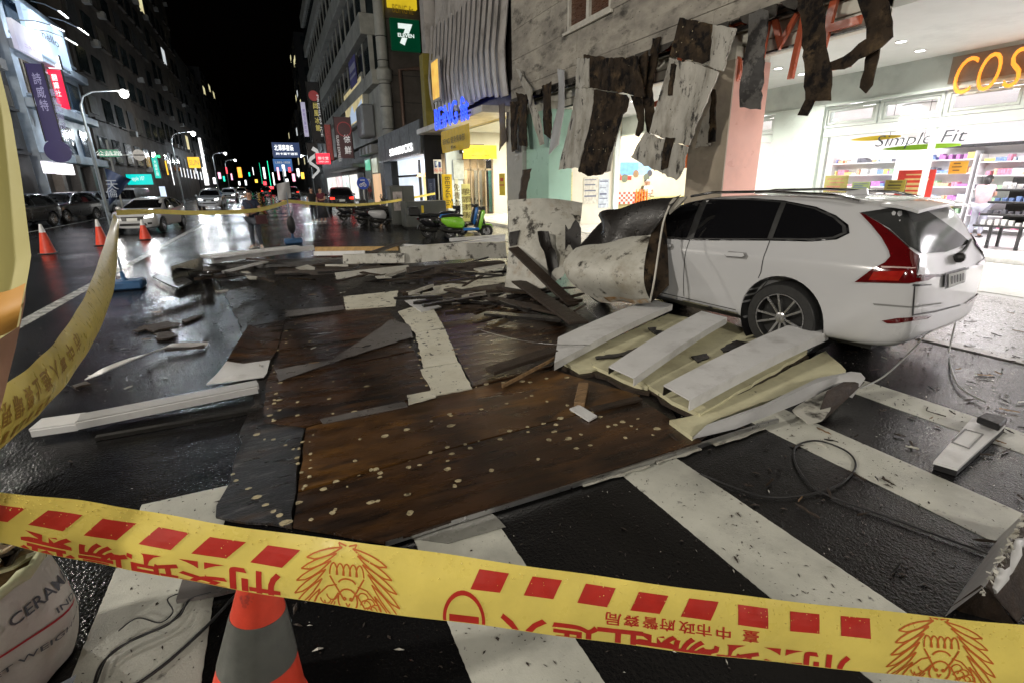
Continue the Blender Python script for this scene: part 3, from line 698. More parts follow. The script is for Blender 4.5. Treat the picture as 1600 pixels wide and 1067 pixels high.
# ================================================================ coffee shop canopy and the tall corner building
XC = 8.2
cof = thing('coffee_shop', 'coffee shop under a dark grey rounded canopy with white lit lettering', 'shop', (XF, 38, 0))
can_m = pm('dark_grey_canopy_panel', (.085, .092, .095), .5, 0, .08, 2, dirt=(((.05, .055, .055), 1.3, .5, .75),))
ya, yb = 30.6, 45.6
obj('canopy', MB().grid(lambda u, v: (XC+(.0 if u < .86 else 2.2*(1-math.cos((u-.86)/.14*math.pi/2))), ya+(yb-ya)*(u if u < .86 else .86+.14*math.sin((u-.86)/.14*math.pi/2)), 3.55+1.8*v), 36, 3, (.15, 0, 0)), can_m, cof, smooth=.6)
for k in range(4): obj('canopy_joint', MB().box(XC-.012, XC-.001, ya+2.6*(k+1)-.012, ya+2.6*(k+1)+.012, 3.55, 5.35), dark_metal, cof)
obj('canopy_trim', MB().box(XC-.08, XC+.16, ya, ya+.86*(yb-ya), 3.47, 3.548), pm('canopy_lip', (.25, .26, .26), .3, .3), cof)
A, B = PX(611, 250, XC), PX(646, 235, XC)
text('STARBUCKS', (XC-.06, (A.y+B.y)/2, 3.98), (0, -1, 0), (0, 0, 1), .46, wg, cof, w=A.y-B.y, bold=.02)
obj('end_wall', MB().box(XC+.16, 14, 30.4, 30.6, .01, 5.5), pm('black_wall', (.02, .02, .022), .5, 0, .2, 3), cof)
obj('post', MB().box(XF-.1, XF+.5, 43.2, 44.8, .01, 3.5), pm('charcoal_post', (.04, .045, .05), .4, 0, .1, 3), cof)
obj('back_wall', MB().box(9.6, 9.8, 30.6, 43.4, .01, 3.7), em('cool_glowing_wall', (.75, .83, 1), .62, .2, .8), cof)  # back wall emits light of its own to look lamplit
obj('shop_window_frame', MB().box(9.4, 9.55, 30.8, 31.1, .02, 3.4).box(9.4, 9.55, 36, 36.2, .02, 3.4).box(9.4, 9.55, 30.8, 43, 2.3, 2.45), dark_metal, cof)
obj('menu_wall', MB().box(9.5, 9.59, 31.2, 35.4, .4, 2.25), em('warm_glowing_shelves', (1, .66, .3), .8, .5, 1.5), cof)  # shelves give off the warm light that lamps would throw on them
for k in range(6): obj('pendant_lamp', MB().lathe([(.06, .25), (.2, 0), (0, .02)], (9.2, 31.4+k*.75, 2.25), n=12), em('warm_pendant', (1, .6, .2), 1.2), cof)
obj('ceiling', MB().box(XC+.2, 9.8, 30.6, 44, 3.6, 3.66), wht, cof)
lamp('AREA', 'coffee_shop_lamp', (8.9, 36, 3.5), 160, (.95, .95, 1), (.6, 8), None, (0, 0, 0))
for k, (p, q, s) in enumerate((((668, 280), (680, 318), 'BREWING'),)):
    A, B = PX(*p, 8.05), PX(*q, 8.05)
    t = thing('standing_sign', 'dark blue upright cloth sign next to the parking sign post', 'sign', (8.05, A.y, .02))
    obj('board', MB().box(8.05, 8.12, B.y, A.y, .02, A.z), pm('navy_cloth', (.05, .07, .14), .6, 0, .2, 4), t)
    text(s, (8.04, (A.y+B.y)/2, A.z-1.1), (0, 0, -1), (0, -1, 0), .5, pm('pale_blue_ink', (.3, .35, .45), .5), t, w=1.7)

tow = thing('corner_building', 'tall pale corner building with bay windows and a green convenience store sign', 'building', (XF, 60, 0))
pale_tile = pm('pale_tile_cladding', (.45, .45, .4), .5, 0, .1, 3, .05, 40, dirt=(((.2, .2, .18), .6, .45, .75),))
brown_tile = pm('brown_tile_wall', (.1, .085, .07), .5, 0, .15, 3, .1, 30, dirt=(((.06, .05, .042), .5, .45, .7),))
dk_win = pm('dark_window', (.03, .04, .042), .12, 0, .4, 1.2)
TY0, TY1 = 42.6, 92
obj('core', MB().box(XF+.55, 26, TY0+.25, TY1, 5.4, 40), brown_tile, tow)
def course(y0, y1, z0, z1, x0, mat, n): 
    for k in range(n):
        a = y0+(y1-y0)*k/n; b = y0+(y1-y0)*(k+1)/n
        obj('cladding_panel', MB().box(x0, XF+.56, a+.01, b-.01, z0, z1), mat, tow, bevel=.02)
zf = [5.4, 8.3, 9.2, 12.2, 13.5, 16.2, 17.5, 20.2, 21.5, 24.2, 25.5, 28.5, 29.8, 33, 40]
for k in range(0, len(zf)-1):
    if k % 2 == 0 and k > 0:      # spandrel bands as parts
        pass
for k, (z0, z1, x0) in enumerate(((5.4, 9.1, XF), (9.12, 10.1, XF-.5), (12.6, 14.0, XF-.9), (16.6, 18.0, XF-1.2), (20.6, 22.0, XF-1.2), (24.6, 26, XF-1.2), (28.6, 30, XF-1.2), (32.6, 36, XF-1.2))):
    course(TY0+(0 if k < 2 else .8), TY1, z0, z1, x0, pale_tile, 6)
for k, (z0, z1) in enumerate(((10.1, 12.6), (14.0, 16.6), (18.0, 20.6), (22, 24.6), (26, 28.6), (30, 32.6))):
    xw = XF-.35-.3*min(k, 2)
    for j in range(16):
        a = TY0+.9+(TY1-TY0-.9)*j/16; b = TY0+.9+(TY1-TY0-.9)*(j+1)/16
        w = obj('window', MB().box(xw+.02, XF+.5, a+.12, b-.12, z0+.03, z1-.03), dk_win, tow)
        if z0 < 21: obj('window_mullion', MB().box(xw-.04, xw+.3, a-.1, a+.1, z0+.01, z1-.01), pale_tile, tow)
obj('corner_column', MB().lathe([(.45, 5.4), (.45, 9.3), (.6, 9.4), (.6, 10.1), (.4, 10.3), (.4, 40)], (XF+.45, TY0+.1, 0), n=20), pale_tile, tow, smooth=.6)
for k in range(5): obj('column_joint', MB().lathe([(.47 if k < 3 else .42, 0), (.47 if k < 3 else .42, .06)], (XF+.45, TY0+.1, 5.9+k*1.6), n=20), pm('joint_dark', (.05,.048,.044)), tow)
for k in range(9): obj('tile_course', MB().box(XF+.9, 16, TY0+.21, TY0+.249, 6+k*1.9, 6.06+k*1.9), pm('joint_dark', (.05,.048,.044)), tow)
obj('duct', MB().tube([(10.2, TY0+.15, 5.4), (10.2, TY0+.15, 10.2), (11.6, TY0+.15, 10.4), (12.2, TY0+.15, 10.4)], .14, 8), pm('rusty_duct', (.2, .13, .1), .5, .3), tow, smooth=.6)
# signs fixed on its flank
def flank_sign(p, q, y, col, label, th=.35):
    A, B = PY(*p, y), PY(*q, y)
    t = thing('wall_sign', label, 'sign', ((A.x+B.x)/2, y, B.z))
    obj('panel', MB().box(A.x, B.x, y, y+th, B.z, A.z), col, t, bevel=.03)
    return t, A, B
t, A, B = flank_sign((609, 27), (658, 82), TY0-.2, em('green_sign_glow', (.0, .1, .04), .14, .2, 1), 'square green convenience store sign high on the brown wall')
whg = em('pale_sign_glow', (.8, .9, .85), .55)
c = (A+B)/2; ww = B.x-A.x; hh = A.z-B.z
text('7', c+V((0, -.03, .0)), (1, 0, 0), (0, 0, 1), hh*.68, whg, t, w=ww*.5, bold=.05)
obj('strip', MB().box(A.x+ww*.18, B.x-ww*.18, TY0-.245, TY0-.235, c.z-hh*.1, c.z+hh*.04), em('green_sign_glow', (.0, .1, .04), .14), t)
text('ELEVEN', c+V((0, -.06, -hh*.03)), (1, 0, 0), (0, 0, 1), hh*.12, whg, t, w=ww*.56, bold=.03)
t, A, B = flank_sign((604, -12), (652, 16), TY0-.2, em('yellow_sign_glow', (.7, .5, .02), .45, .15, 1), 'yellow sign box at the top edge above the green square sign')
text('BEING fit', (A+B)/2+V((0, -.03, -.55)), (1, 0, 0), (0, 0, 1), .55, ink_o, t, w=(B.x-A.x)*.7)
# purple window bill and shop boxes on the street face
A, B = PX(541, 70, XF-.62), PX(556, 110, XF-.62)
t = thing('window_bill', 'purple and white bill stuck on the second floor window of the corner building', 'sign', (XF-.6, A.y, B.z))
obj('sheet', MB().box(XF-.62, XF-.58, B.y, A.y, 10.2, 12.4), pm('purple_bill', (.1, .09, .3), .5, 0, .4, 1), t)
obj('print', MB().box(XF-.63, XF-.622, B.y+.3, A.y-.3, 10.9, 11.1).box(XF-.63, XF-.622, B.y+.3, A.y-.5, 11.4, 11.9), pm('pale_print', (.5, .5, .6), .5), t)
A, B = PX(536, 145, XF-.5), PX(568, 178, XF-.5)
t = thing('sign_box', 'cream lit sign box with a mountain picture on the first floor of the corner building', 'sign', (XF-.5, A.y, B.z))
obj('case', MB().box(XF-.45, XF-.02, B.y-.3, A.y+.3, B.z-.5, A.z-.1), pale_tile, t, bevel=.03)
obj('face', MB().box(XF-.48, XF-.451, B.y, A.y, B.z-.2, A.z-.4), em('cream_sign_face', (.5, .42, .22), .5, .5, .5), t)
obj('mountain', MB().plate([(XF-.5, A.y-.5, B.z-.1), (XF-.5, (A.y+B.y)/2+.5, B.z+1.4), (XF-.5, (A.y+B.y)/2-.4, B.z+.6), (XF-.5, B.y+.4, B.z+1.2), (XF-.5, B.y+.2, B.z-.1)], (.018, 0, 0)), em('blue_white_print', (.4, .5, .65), .5), t)
solo('sign_box', MB().box(XF-1.1, XF-.02, 45.4, 48.2, 5.6, 8.1), pm('grey_lightbox', (.26, .27, .28), .4, 0, .1, 1), 'grey unlit sign box left of the coffee shop canopy', 'sign', bevel=.15)
# ================================================================ further down the right side
def esign(p, q, y=None, x=None, mat=None, label='', txt=(), th=.25, name='shop_sign', vert=False, tm=None, frame=True):
    if y is not None:
        A, B = PY(*p, y), PY(*q, y); t = thing(name, label, 'sign', ((A.x+B.x)/2, y, B.z))
        obj('panel', MB().box(A.x, B.x, y, y+th, B.z, A.z), mat, t, bevel=.02); xd = (1, 0, 0); c = V(((A.x+B.x)/2, y-.02, (A.z+B.z)/2)); w = B.x-A.x
        if frame: obj('frame', MB().box(A.x-.06, A.x-.003, y-.03, y+th, B.z-.05, A.z+.05).box(B.x+.003, B.x+.06, y-.03, y+th, B.z-.05, A.z+.05), dark_metal, t)
    else:
        A, B = PX(*p, x), PX(*q, x); s = 1 if x > 0 else -1
        t = thing(name, label, 'sign', (x, (A.y+B.y)/2, min(A.z, B.z)))
        y0, y1 = min(A.y, B.y), max(A.y, B.y); z0, z1 = min(A.z, B.z), max(A.z, B.z)
        obj('panel', MB().box(min(x, x+s*th), max(x, x+s*th), y0, y1, z0, z1), mat, t, bevel=.02)
        xd = (0, -s, 0); c = V((x-s*.02, (y0+y1)/2, (z0+z1)/2)); w = y1-y0; A = V((0, 0, z1)); B = V((0, 0, z0))
    h = A.z-B.z
    for (s_, fx, fy, fh, fw) in txt:
        text(s_, c+V(xd)*(w*(fx-.5))+V((0, 0, h*(.5-fy))), xd, (0, 0, 1), h*fh, tm or whg, t, w=w*fw, vertical=vert, bold=.01)
    return t
blk = pm('black_sign_board', (.02, .02, .022), .35, 0, .2, 2)
brn = em('dim_brown_sign', (.06, .03, .03), .35, .2, 1)
pale_dim = em('dim_pale_print', (.6, .6, .58), .42); gold_dim = em('dim_gold_print', (.5, .42, .12), .45); red_dim = em('dim_red_print', (.3, .05, .05), .3)
t = esign((521, 183), (553, 248), y=50, mat=brn, label='dark brown hanging sign with two large pale characters', txt=(('徐', .68, .52, .2, .42), ('鮮', .68, .8, .2, .42)), tm=pale_dim)
A, B = PY(521, 183, 50), PY(553, 248, 50)
obj('emblem', MB().lathe([(.55, 0), (.62, 0), (.62, .02), (.55, .02)], ((A.x+B.x)/2+.1, 49.95, A.z-1.0), (0, 1, 0), 20, False), red_dim, t)
text('SUSHI EXPRESS', ((A.x+B.x)/2-.55, 49.95, (A.z+B.z)/2-.9), (0, 0, -1), (1, 0, 0), .22, pale_dim, t, w=2.2)
t = esign((478, 128), (508, 225), y=60, mat=blk, label='tall black hanging sign with gold characters', txt=(('尚風冰館', .55, .56, .12, .4),), tm=gold_dim, vert=True)
A, B = PY(478, 128, 60), PY(508, 225, 60)
obj('emblem', MB().lathe([(0, 0), (.5, 0), (.5, .02), (0, .03)], ((A.x+B.x)/2, 59.95, A.z-1.3), (0, 1, 0), 20), red_dim, t)
text('PREMIUM ICE', (B.x-.2, 59.95, A.z-3.2), (0, 0, -1), (1, 0, 0), .2, pale_dim, t, w=4)
esign((506, 195), (522, 251), y=55, mat=em('dim_red_sign', (.14, .03, .025), .5, .2, 1), label='narrow dark red hanging sign between the black and brown ones', txt=(('大紅麻辣鍋', .5, .5, .15, .5),), tm=red_dim, vert=True)
esign((469, 160), (483, 214), y=68, mat=em('dim_lilac_sign', (.4, .38, .5), .5, .2, 1), label='narrow pale lilac hanging sign behind the tall black one', txt=(('國際牙醫診所', .5, .55, .12, .5),), tm=em('dim_purple_print', (.2, .15, .35), .4), vert=True)
esign((493, 240), (517, 257), y=47.5, mat=em('red_sign_glow', (1, .03, .06), .9, .1, 1), label='small bright red lit sign low on the right side', txt=(('御食堂', .5, .42, .35, .75), ('OPEN 24H', .5, .78, .14, .7)))
t = esign((479, 224), (499, 262), y=58, mat=blk, label='black sign with a white curled brush figure below the tall black sign')
A, B = PY(479, 224, 58), PY(499, 262, 58)
pts = [V(((A.x+B.x)/2+.5*math.sin(k*.9)*(1-k*.03), 57.93, A.z-.5-k*.24)) for k in range(13)]
obj('brush_figure', MB().tube(pts, [.2-.008*k for k in range(13)], 6), pale_dim, t)
esign((424, 223), (470, 247), y=105, mat=em('navy_billboard', (.03, .05, .12), .5, .3, .3), label='navy roadside billboard with bright white characters far down on the right', txt=(('北澤壽喜燒', .42, .35, .4, .7), ('刷卡滿千送百', .5, .75, .16, .8)), tm=em('white_print_glow', (.9, .95, 1), 1.1))
esign((426, 249), (458, 268), y=110, mat=em('blue_billboard', (.04, .12, .3), .6, .5, .4), label='smaller blue billboard under the navy one', txt=(('1,883-1828', .5, .3, .2, .8),), tm=pale_dim)
# ground floor shops between the coffee shop and the hanging signs
far_r = thing('shop_row', 'row of low shops with a concrete awning beyond the coffee shop', 'building', (8.6, 55, 0))
obj('wall', MB().box(8.7, 14, 46, 100, .01, 5.2), pm('grey_shop_wall', (.2, .2, .19), .6, 0, .2, 1), far_r)
obj('awning', MB().box(7.2, 8.7, 52, 75, 3.4, 3.75), pm('concrete_awning', (.2, .2, .19), .6, 0, .2, 2), far_r, bevel=.05)
obj('peach_wall', MB().box(8.55, 8.69, 46.2, 49.5, .02, 2.7), em('peach_glowing_wall', (.8, .5, .28), .55, .12, .7), far_r)  # peach wall made to glow so that it looks lit
obj('notice_board', MB().box(8.5, 8.545, 46.6, 49.2, 2.8, 4.0), em('pale_notice', (.5, .52, .4), .5, .4, 1.2), far_r)
obj('pale_wall', MB().box(8.55, 8.69, 50, 53.5, .02, 4.2), pm('pale_green_wall', (.42, .46, .42), .5, 0, .1, 1), far_r)
obj('shop_window', MB().box(8.5, 8.545, 50.4, 53, .4, 2.3), dk_win, far_r)
obj('green_sign_panel', MB().box(8.4, 8.54, 50.2, 52.2, 3.1, 4.0), em('mint_sign_glow', (.15, .55, .35), .55), far_r)
obj('shutter', MB().box(8.5, 8.69, 54, 58, .02, 3.0), pm('dark_shutter', (.1, .1, .1), .5, .3), far_r)
for k in range(5): obj('lit_window', MB().box(8.5, 8.69, 60+k*7, 65+k*7, .3, 2.9), em('shop_window_glow_%d' % (k % 3), [(.9,.85,.7), (.7,.9,.8), (.9,.6,.6)][k % 3], .8, .5, .8), far_r)
for k in range(4): obj('air_conditioner', MB().box(8.1, 8.69, 46.4+k*1.9, 47.5+k*1.9, 4.4, 5.1), pm('aircon_grey', (.35, .35, .34), .5), far_r, bevel=.03)

# ================================================================ blocks: generic buildings with real windows
def block(name, label, x0, x1, y0, y1, z1, mat, nf, nb, zb=3.6, lit=.05, win=None, side=1, front=True, ledge=None):
    """street face on the side towards X=0"""
    t = thing(name, label, 'building', ((x0+x1)/2, (y0+y1)/2, 0))
    obj('wall', MB().box(x0, x1, y0, y1, 0, z1), mat, t)
    xf = x1 if side < 0 else x0; sg = 1 if side < 0 else -1
    fh = (z1-zb)/nf; bw = (y1-y0)/nb
    me_w = MB().box(-.02, .1, -bw*.3, bw*.3, -fh*.28, fh*.28).mesh('window'); me_w.materials.append(win or dk_win)
    lits = [em('lit_window_warm', (1, .75, .4), .5, .4, 1), em('lit_window_cool', (.8, .95, 1), .45, .4, 1)]
    me_l = [MB().box(-.02, .1, -bw*.3, bw*.3, -fh*.28, fh*.28).mesh('window') for _ in lits]
    for a, b in zip(me_l, lits): a.materials.append(b)
    me_s = MB().box(-.06, .3, -bw*.36, bw*.36, -.08, .08).mesh('window_sill'); me_s.materials.append(ledge or mat)
    n = 0
    alt = []
    for q, mm in enumerate((pm('curtained_window', (.09, .075, .055), .5, 0, .4, 1.5), pm('shuttered_window', (.05, .05, .05), .6, 0, .3, 3))):
        a_ = MB().box(-.02, .1, -bw*R(.22, .36), bw*R(.2, .36), -fh*R(.2, .28), fh*R(.2, .3)).mesh('window'); a_.materials.append(mm); alt.append(a_)
    me_a = MB().box(-.35, .35, -.45, .45, -.3, .3).mesh('air_conditioner'); me_a.materials.append(pm('aircon_grey', (.35, .35, .34), .5))
    for f in range(nf):
        for b in range(nb):
            if n >= 140: break
            if R(0, 1) < .1: continue
            if R(0, 1) < .3 and y0 < 140:
                ac = bpy.data.objects.new('air_conditioner', me_a); COL.objects.link(ac); ac.location = (xf+sg*-.3 if sg < 0 else xf+.3, y0+(b+R(.2, .8))*bw, zb+(f+.12)*fh); ac.parent = t; ac.matrix_parent_inverse = root_matrix(t).inverted()
            w = bpy.data.objects.new('window', random.choice(me_l) if R(0, 1) < lit else random.choice((me_w, me_w, me_w, alt[0], alt[1]))); COL.objects.link(w)
            w.location = (xf+(0 if sg > 0 else -.08), y0+(b+.5)*bw, zb+(f+.5)*fh); w.parent = t; w.matrix_parent_inverse = root_matrix(t).inverted()
            s = bpy.data.objects.new('window_sill', me_s); COL.objects.link(s); s.location = (w.location.x if sg > 0 else w.location.x-.16, w.location.y, zb+(f+.5)*fh-fh*.32); s.parent = t; s.matrix_parent_inverse = root_matrix(t).inverted(); n += 1
    if front:                                        # windows on the end facing the crossing
        me_e = MB().box(-1, 1, -.02, .08, -fh*.28, fh*.28).mesh('window'); me_e.materials.append(win or dk_win)
        nx = max(1, int((x1-x0)/4.5))
        for f in range(nf):
            for b in range(nx):
                w = bpy.data.objects.new('window', me_e); COL.objects.link(w); w.location = (x0+(b+.5)*(x1-x0)/nx, y0, zb+(f+.5)*fh); w.parent = t; w.matrix_parent_inverse = root_matrix(t).inverted()
    return t
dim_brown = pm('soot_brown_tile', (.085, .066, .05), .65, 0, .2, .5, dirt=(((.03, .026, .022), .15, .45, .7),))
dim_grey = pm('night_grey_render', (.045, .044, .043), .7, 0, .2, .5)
steel_blue = pm('pale_blue_panel', (.46, .54, .63), .4, 0, .08, .6, dirt=(((.22, .27, .33), .5, .45, .75),))
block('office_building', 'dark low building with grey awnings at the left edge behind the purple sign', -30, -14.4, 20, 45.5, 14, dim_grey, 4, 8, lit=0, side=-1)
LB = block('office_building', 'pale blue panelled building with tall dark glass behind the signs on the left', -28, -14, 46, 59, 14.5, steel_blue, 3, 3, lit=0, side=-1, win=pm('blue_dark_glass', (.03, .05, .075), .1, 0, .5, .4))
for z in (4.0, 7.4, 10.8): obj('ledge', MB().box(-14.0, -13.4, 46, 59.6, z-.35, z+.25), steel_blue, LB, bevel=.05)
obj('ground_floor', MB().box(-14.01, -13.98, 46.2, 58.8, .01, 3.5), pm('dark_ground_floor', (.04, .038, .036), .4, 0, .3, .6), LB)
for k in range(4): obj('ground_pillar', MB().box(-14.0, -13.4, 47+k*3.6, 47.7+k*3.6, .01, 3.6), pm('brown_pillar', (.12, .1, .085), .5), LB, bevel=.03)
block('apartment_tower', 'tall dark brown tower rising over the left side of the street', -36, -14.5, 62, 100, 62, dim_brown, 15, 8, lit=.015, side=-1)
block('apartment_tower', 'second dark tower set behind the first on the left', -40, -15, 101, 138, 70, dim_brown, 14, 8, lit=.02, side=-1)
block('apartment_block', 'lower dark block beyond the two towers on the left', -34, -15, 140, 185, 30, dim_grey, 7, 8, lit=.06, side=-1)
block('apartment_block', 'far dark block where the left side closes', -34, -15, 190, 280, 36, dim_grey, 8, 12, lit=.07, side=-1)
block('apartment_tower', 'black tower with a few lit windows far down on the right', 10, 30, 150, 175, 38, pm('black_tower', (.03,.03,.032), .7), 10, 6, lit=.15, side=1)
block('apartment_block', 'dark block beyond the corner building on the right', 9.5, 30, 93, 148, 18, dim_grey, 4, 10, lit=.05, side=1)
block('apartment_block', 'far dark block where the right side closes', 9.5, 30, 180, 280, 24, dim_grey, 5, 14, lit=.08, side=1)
# ---- signs of the left side
wb = em('white_billboard_glow', (.5, .66, .95), .42, .3, .35)
t = esign((30, 2), (113, 112), x=-13.2, mat=wb, label='large floodlit pale blue billboard high on the left building', txt=(('nèllo', .55, .45, .2, .42),), tm=pm('dark_grey_letters', (.04, .05, .07), .5))
t2 = esign((17, 28), (68, 97), x=-12.6, mat=em('white_blue_poster', (.75, .75, 1), .45, .3, .5), label='white and lilac floodlit poster left of the pale blue billboard', txt=(('ニキビ', .5, .75, .16, .5),), tm=em('lilac_print', (.4, .3, .6), .6))
for a, b in (((48, 2), (92, 18)), ((76, 27), (122, 44)), ((26, 32), (80, 40)), ((50, 46), (102, 60))):
    P0, P1 = PX(*a, -13.3), PX(*b, -11.6)
    t = thing('flood_lamp', 'slim arm lamp lighting the billboards at the upper left', 'lamp', P0, 'arm lamps over the billboards')
    obj('arm', MB().tube([P0, P0*.5+P1*.5+V((0, 0, .12)), P1], .035, 6), alu, t)
    obj('head', MB().bar(P1, P1+(P1-P0).normalized()*.6+V((0, 0, -.25)), .16, .08), em('lamp_head_glow', (.95, .98, 1), 1.3), t)
    lamp('SPOT', 'flood_light', P1+V((.5, 0, -.15)), 900, (.84, .92, 1), .15, None, aim((-1, .15, -.75)), 130, .8)
pur = em('purple_sign', (.04, .03, .12), .22, .3, .5)
t = esign((38, 99), (97, 221), y=46, mat=pur, label='tall dark purple hanging sign with three large pale characters', txt=(('詩威特', .5, .36, .17, .5),), tm=em('lilac_letters', (.3, .28, .45), .4), vert=True)
A, B = PY(38, 99, 46), PY(97, 221, 46)
text('醫美美容診所', ((A.x+B.x)/2+.7, 45.95, (A.z+B.z)/2-.6), (1, 0, 0), (0, 0, 1), .5, em('lilac_letters', (.35,.33,.55), .6), t, vertical=True)
c = PY(90, 237, 45.5)
t = thing('shop_sign', 'round dark purple disc sign under the tall purple one', 'sign', c)
obj('disc', MB().lathe([(0, 0), (.72, 0), (.72, .2), (0, .2)], c, (0, 1, 0), 24), pur, t)
esign((73, 109), (110, 171), y=52, mat=em('crimson_sign_glow', (.75, .01, .04), .75, .15, .5), label='crimson hanging sign with white characters beside the purple one', txt=(('翻譯社', .4, .4, .2, .4),), tm=whg, vert=True)
esign((70, 87), (96, 108), y=52, mat=em('white_sign_glow', (.95, .97, 1), 1.2), label='white lit box sitting on top of the crimson sign', txt=(('へん', .5, .5, .3, .5),), tm=pm('dark_grey_letters', (.04,.05,.07), .5))
esign((93, 181), (105, 216), y=53, mat=em('white_sign_glow', (.95, .97, 1), 1.2), label='slim white lit strip sign under the crimson sign', frame=False)
c = PY(107, 225, 53); t = thing('lamp_disc', 'small round white light below the slim strip sign', 'lamp', c); obj('disc', MB().lathe([(0, 0), (.3, 0), (.3, .1), (0, .1)], c, (0, 1, 0), 16), em('white_sign_glow', (.95,.97,1), 1.2), t)
esign((90, 255), (118, 274), x=-13.0, mat=em('white_pink_sign', (1, .93, .97), 1.3, .1), label='white lit shop sign over the parked dark cars', txt=(('元乃 1', .5, .5, .3, .6),), tm=pm('dark_grey_letters', (.04,.05,.07), .5))
esign((70, 252), (88, 272), x=-13.0, mat=em('pink_sign', (.9, .8, 1), 1.0, .5, 1), label='pinkish lit shop sign left of the white one')
esign((196, 273), (240, 289), y=62, mat=em('teal_sign_glow', (.0, .5, .46), .8, .2, .4), label='wide teal lit sign over the arcade on the left', txt=(('apple 107', .45, .45, .5, .5),))
esign((236, 247), (252, 279), y=61, mat=em('teal_sign_glow2', (.0, .45, .36), .75, .2, .4), label='upright teal lit sign at the arcade corner', txt=(('大樹藥局', .5, .5, .2, .5),), vert=True)
esign((241, 243), (250, 247), y=63, mat=em('green_cross_glow', (.05, .9, .3), 1.2), label='small bright green cap sign above the upright teal sign', frame=False)
esign((257, 252), (264, 274), y=75, mat=em('amber_sign_glow', (.9, .5, .04), .9), label='narrow amber lit sign beyond the teal signs')
esign((265, 253), (272, 290), y=78, mat=em('white_sign_glow', (.95,.97,1), 1.2), label='narrow white lit sign beside the amber one', frame=False)
esign((248, 292), (263, 318), y=70, mat=em('pale_blue_sign', (.6, .7, 1), .8, .3, .5), label='pale blue lit poster board on the left pavement')
esign((292, 246), (314, 263), y=105, mat=em('amber_sign_glow', (.9,.5,.04), .9), label='wide amber lit shop front sign left of the white tower sign', txt=(('SUN', .5, .5, .5, .8),), tm=gold_dim)
esign((309, 216), (322, 262), y=100, mat=em('white_sign_glow', (.95,.97,1), 1.2), label='tall white lit tower sign half way down the left side', txt=(('7', .5, .14, .16, .4),), tm=pm('dark_grey_letters', (.04,.05,.07), .5))
esign((315, 262), (327, 290), y=98, mat=em('white_sign_glow', (.95,.97,1), 1.2), label='white lit box under the tall white tower sign', frame=False)
esign((370, 262), (379, 278), y=170, mat=em('orange_sign_glow2', (1, .35, .02), 1.2), label='orange lit sign far down on the left', frame=False)
for k in range(9):
    a = 281+k*5.2
    esign((a, 262+k*1.2), (a+4.0, 277+k*.8), y=104+k*3, mat=em('arcade_white_%d' % (k % 3), [(.8,.9,1), (1,.9,.75), (.7,.8,1)][k % 3], 1.0, .4, 1), label='small bright shop window in the lit row on the left', frame=False, name='lit_window_box')
for o in [o for o in COL.objects if o.name.startswith('lit_window_box')]: o['group'] = 'bright shop windows half way down the left'; o['category'] = 'window'
# ---- mass of small signs where the street closes
cols = {'white': (.95,.97,1), 'green': (.02,.8,.4), 'red': (1,.06,.08), 'amber': (1,.55,.06), 'pink': (1,.4,.55), 'blue': (.15,.35,1)}
spots = [(405,255,410,288,'green',150),(410,262,416,280,'white',140),(417,252,424,292,'green',120),(425,270,430,290,'white',118),(432,262,438,282,'pink',100),(440,258,447,276,'white',95),(450,262,455,270,'red',92),(446,280,452,292,'white',90),(456,272,462,284,'pink',90),(411,284,417,290,'red',160),
         (382,282,386,290,'white',200),(388,270,391,276,'green',210),(394,262,397,274,'white',220),(372,284,376,290,'white',180),(398,281,403,286,'amber',180),(360,272,364,282,'pink',150),(340,270,346,280,'pink',120),(348,276,352,284,'green',130),(352,262,356,272,'red',140),(332,278,338,288,'white',110),(463,264,469,276,'white',84),(470,270,476,280,'amber',80),(420,292,428,296,'red',130),(436,288,442,294,'amber',110)]
for (a, b, c, d, cn, y) in spots:
    esign((a, b), (c, d), y=y, mat=em('far_sign_'+cn, cols[cn], 1.3, .15), label='tiny %s lit shop sign where the street closes' % cn, frame=False, name='far_shop_sign', th=.3)
for o in [o for o in COL.objects if o.name.startswith('far_shop_sign')]: o['group'] = 'tiny %s far signs' % o['label'].split()[1]

# ================================================================ street lamps, sign posts
lamp_glow = em('street_lamp_led', (1, .98, .92), 5)
pole_m = pm('galvanised_pole', (.4, .42, .42), .45, .5, .1, 4)
def street_lamp(x, y, h, reach, label, power, sgn=1, size=.25, spot=150):
    t = thing('street_lamp', label, 'street lamp', (x, y, 0), 'street lamps along the road')
    obj('pole', MB().tube([(x, y, 0), (x, y, h*.55), (x, y, h-.9)], [.11, .085, .065], 10), pole_m, t, smooth=.8)
    obj('base', MB().lathe([(.2, 0), (.2, .12), (.13, .25)], (x, y, 0), n=12), pole_m, t)
    obj('arm', MB().tube([(x, y, h-.9), (x+sgn*.25, y, h-.35), (x+sgn*.8, y, h-.05), (x+sgn*reach, y, h+.1)], [.06, .05, .045, .04], 8), pole_m, t, smooth=.8)
    hd = obj('head', MB().obox((x+sgn*(reach+.25), y, h+.1), (.38, 0, .02), (0, .15, 0), (0, 0, .05)), pole_m, t, bevel=.03)
    obj('led_panel_and_glare', MB().obox((x+sgn*(reach+.25), y, h+.035), (.3, 0, 0), (0, .12, 0), (0, 0, .012)).ball((x+sgn*(reach+.3), y, h-.08), .27, 12, 8), lamp_glow, hd)  # ball under the panel is an added glow for the lamp's glare
    lamp('POINT', 'street_light', (x+sgn*(reach+.25), y, h-.45), power, (1, .93, .82) if y < 30 else (.82, .92, 1), size)
    return t
street_lamp(-10.6, 44, 7.9, 2.2, 'curved arm street lamp nearest on the left, in front of the pale blue building', 600)
street_lamp(-10.6, 78, 8.3, 2.2, 'second street lamp down the left side', 900)
street_lamp(-10.6, 128, 8.6, 2.2, 'third street lamp down the left side', 700)
street_lamp(-10.6, 160, 8.6, 2.2, 'farthest street lamp down the left side', 600)
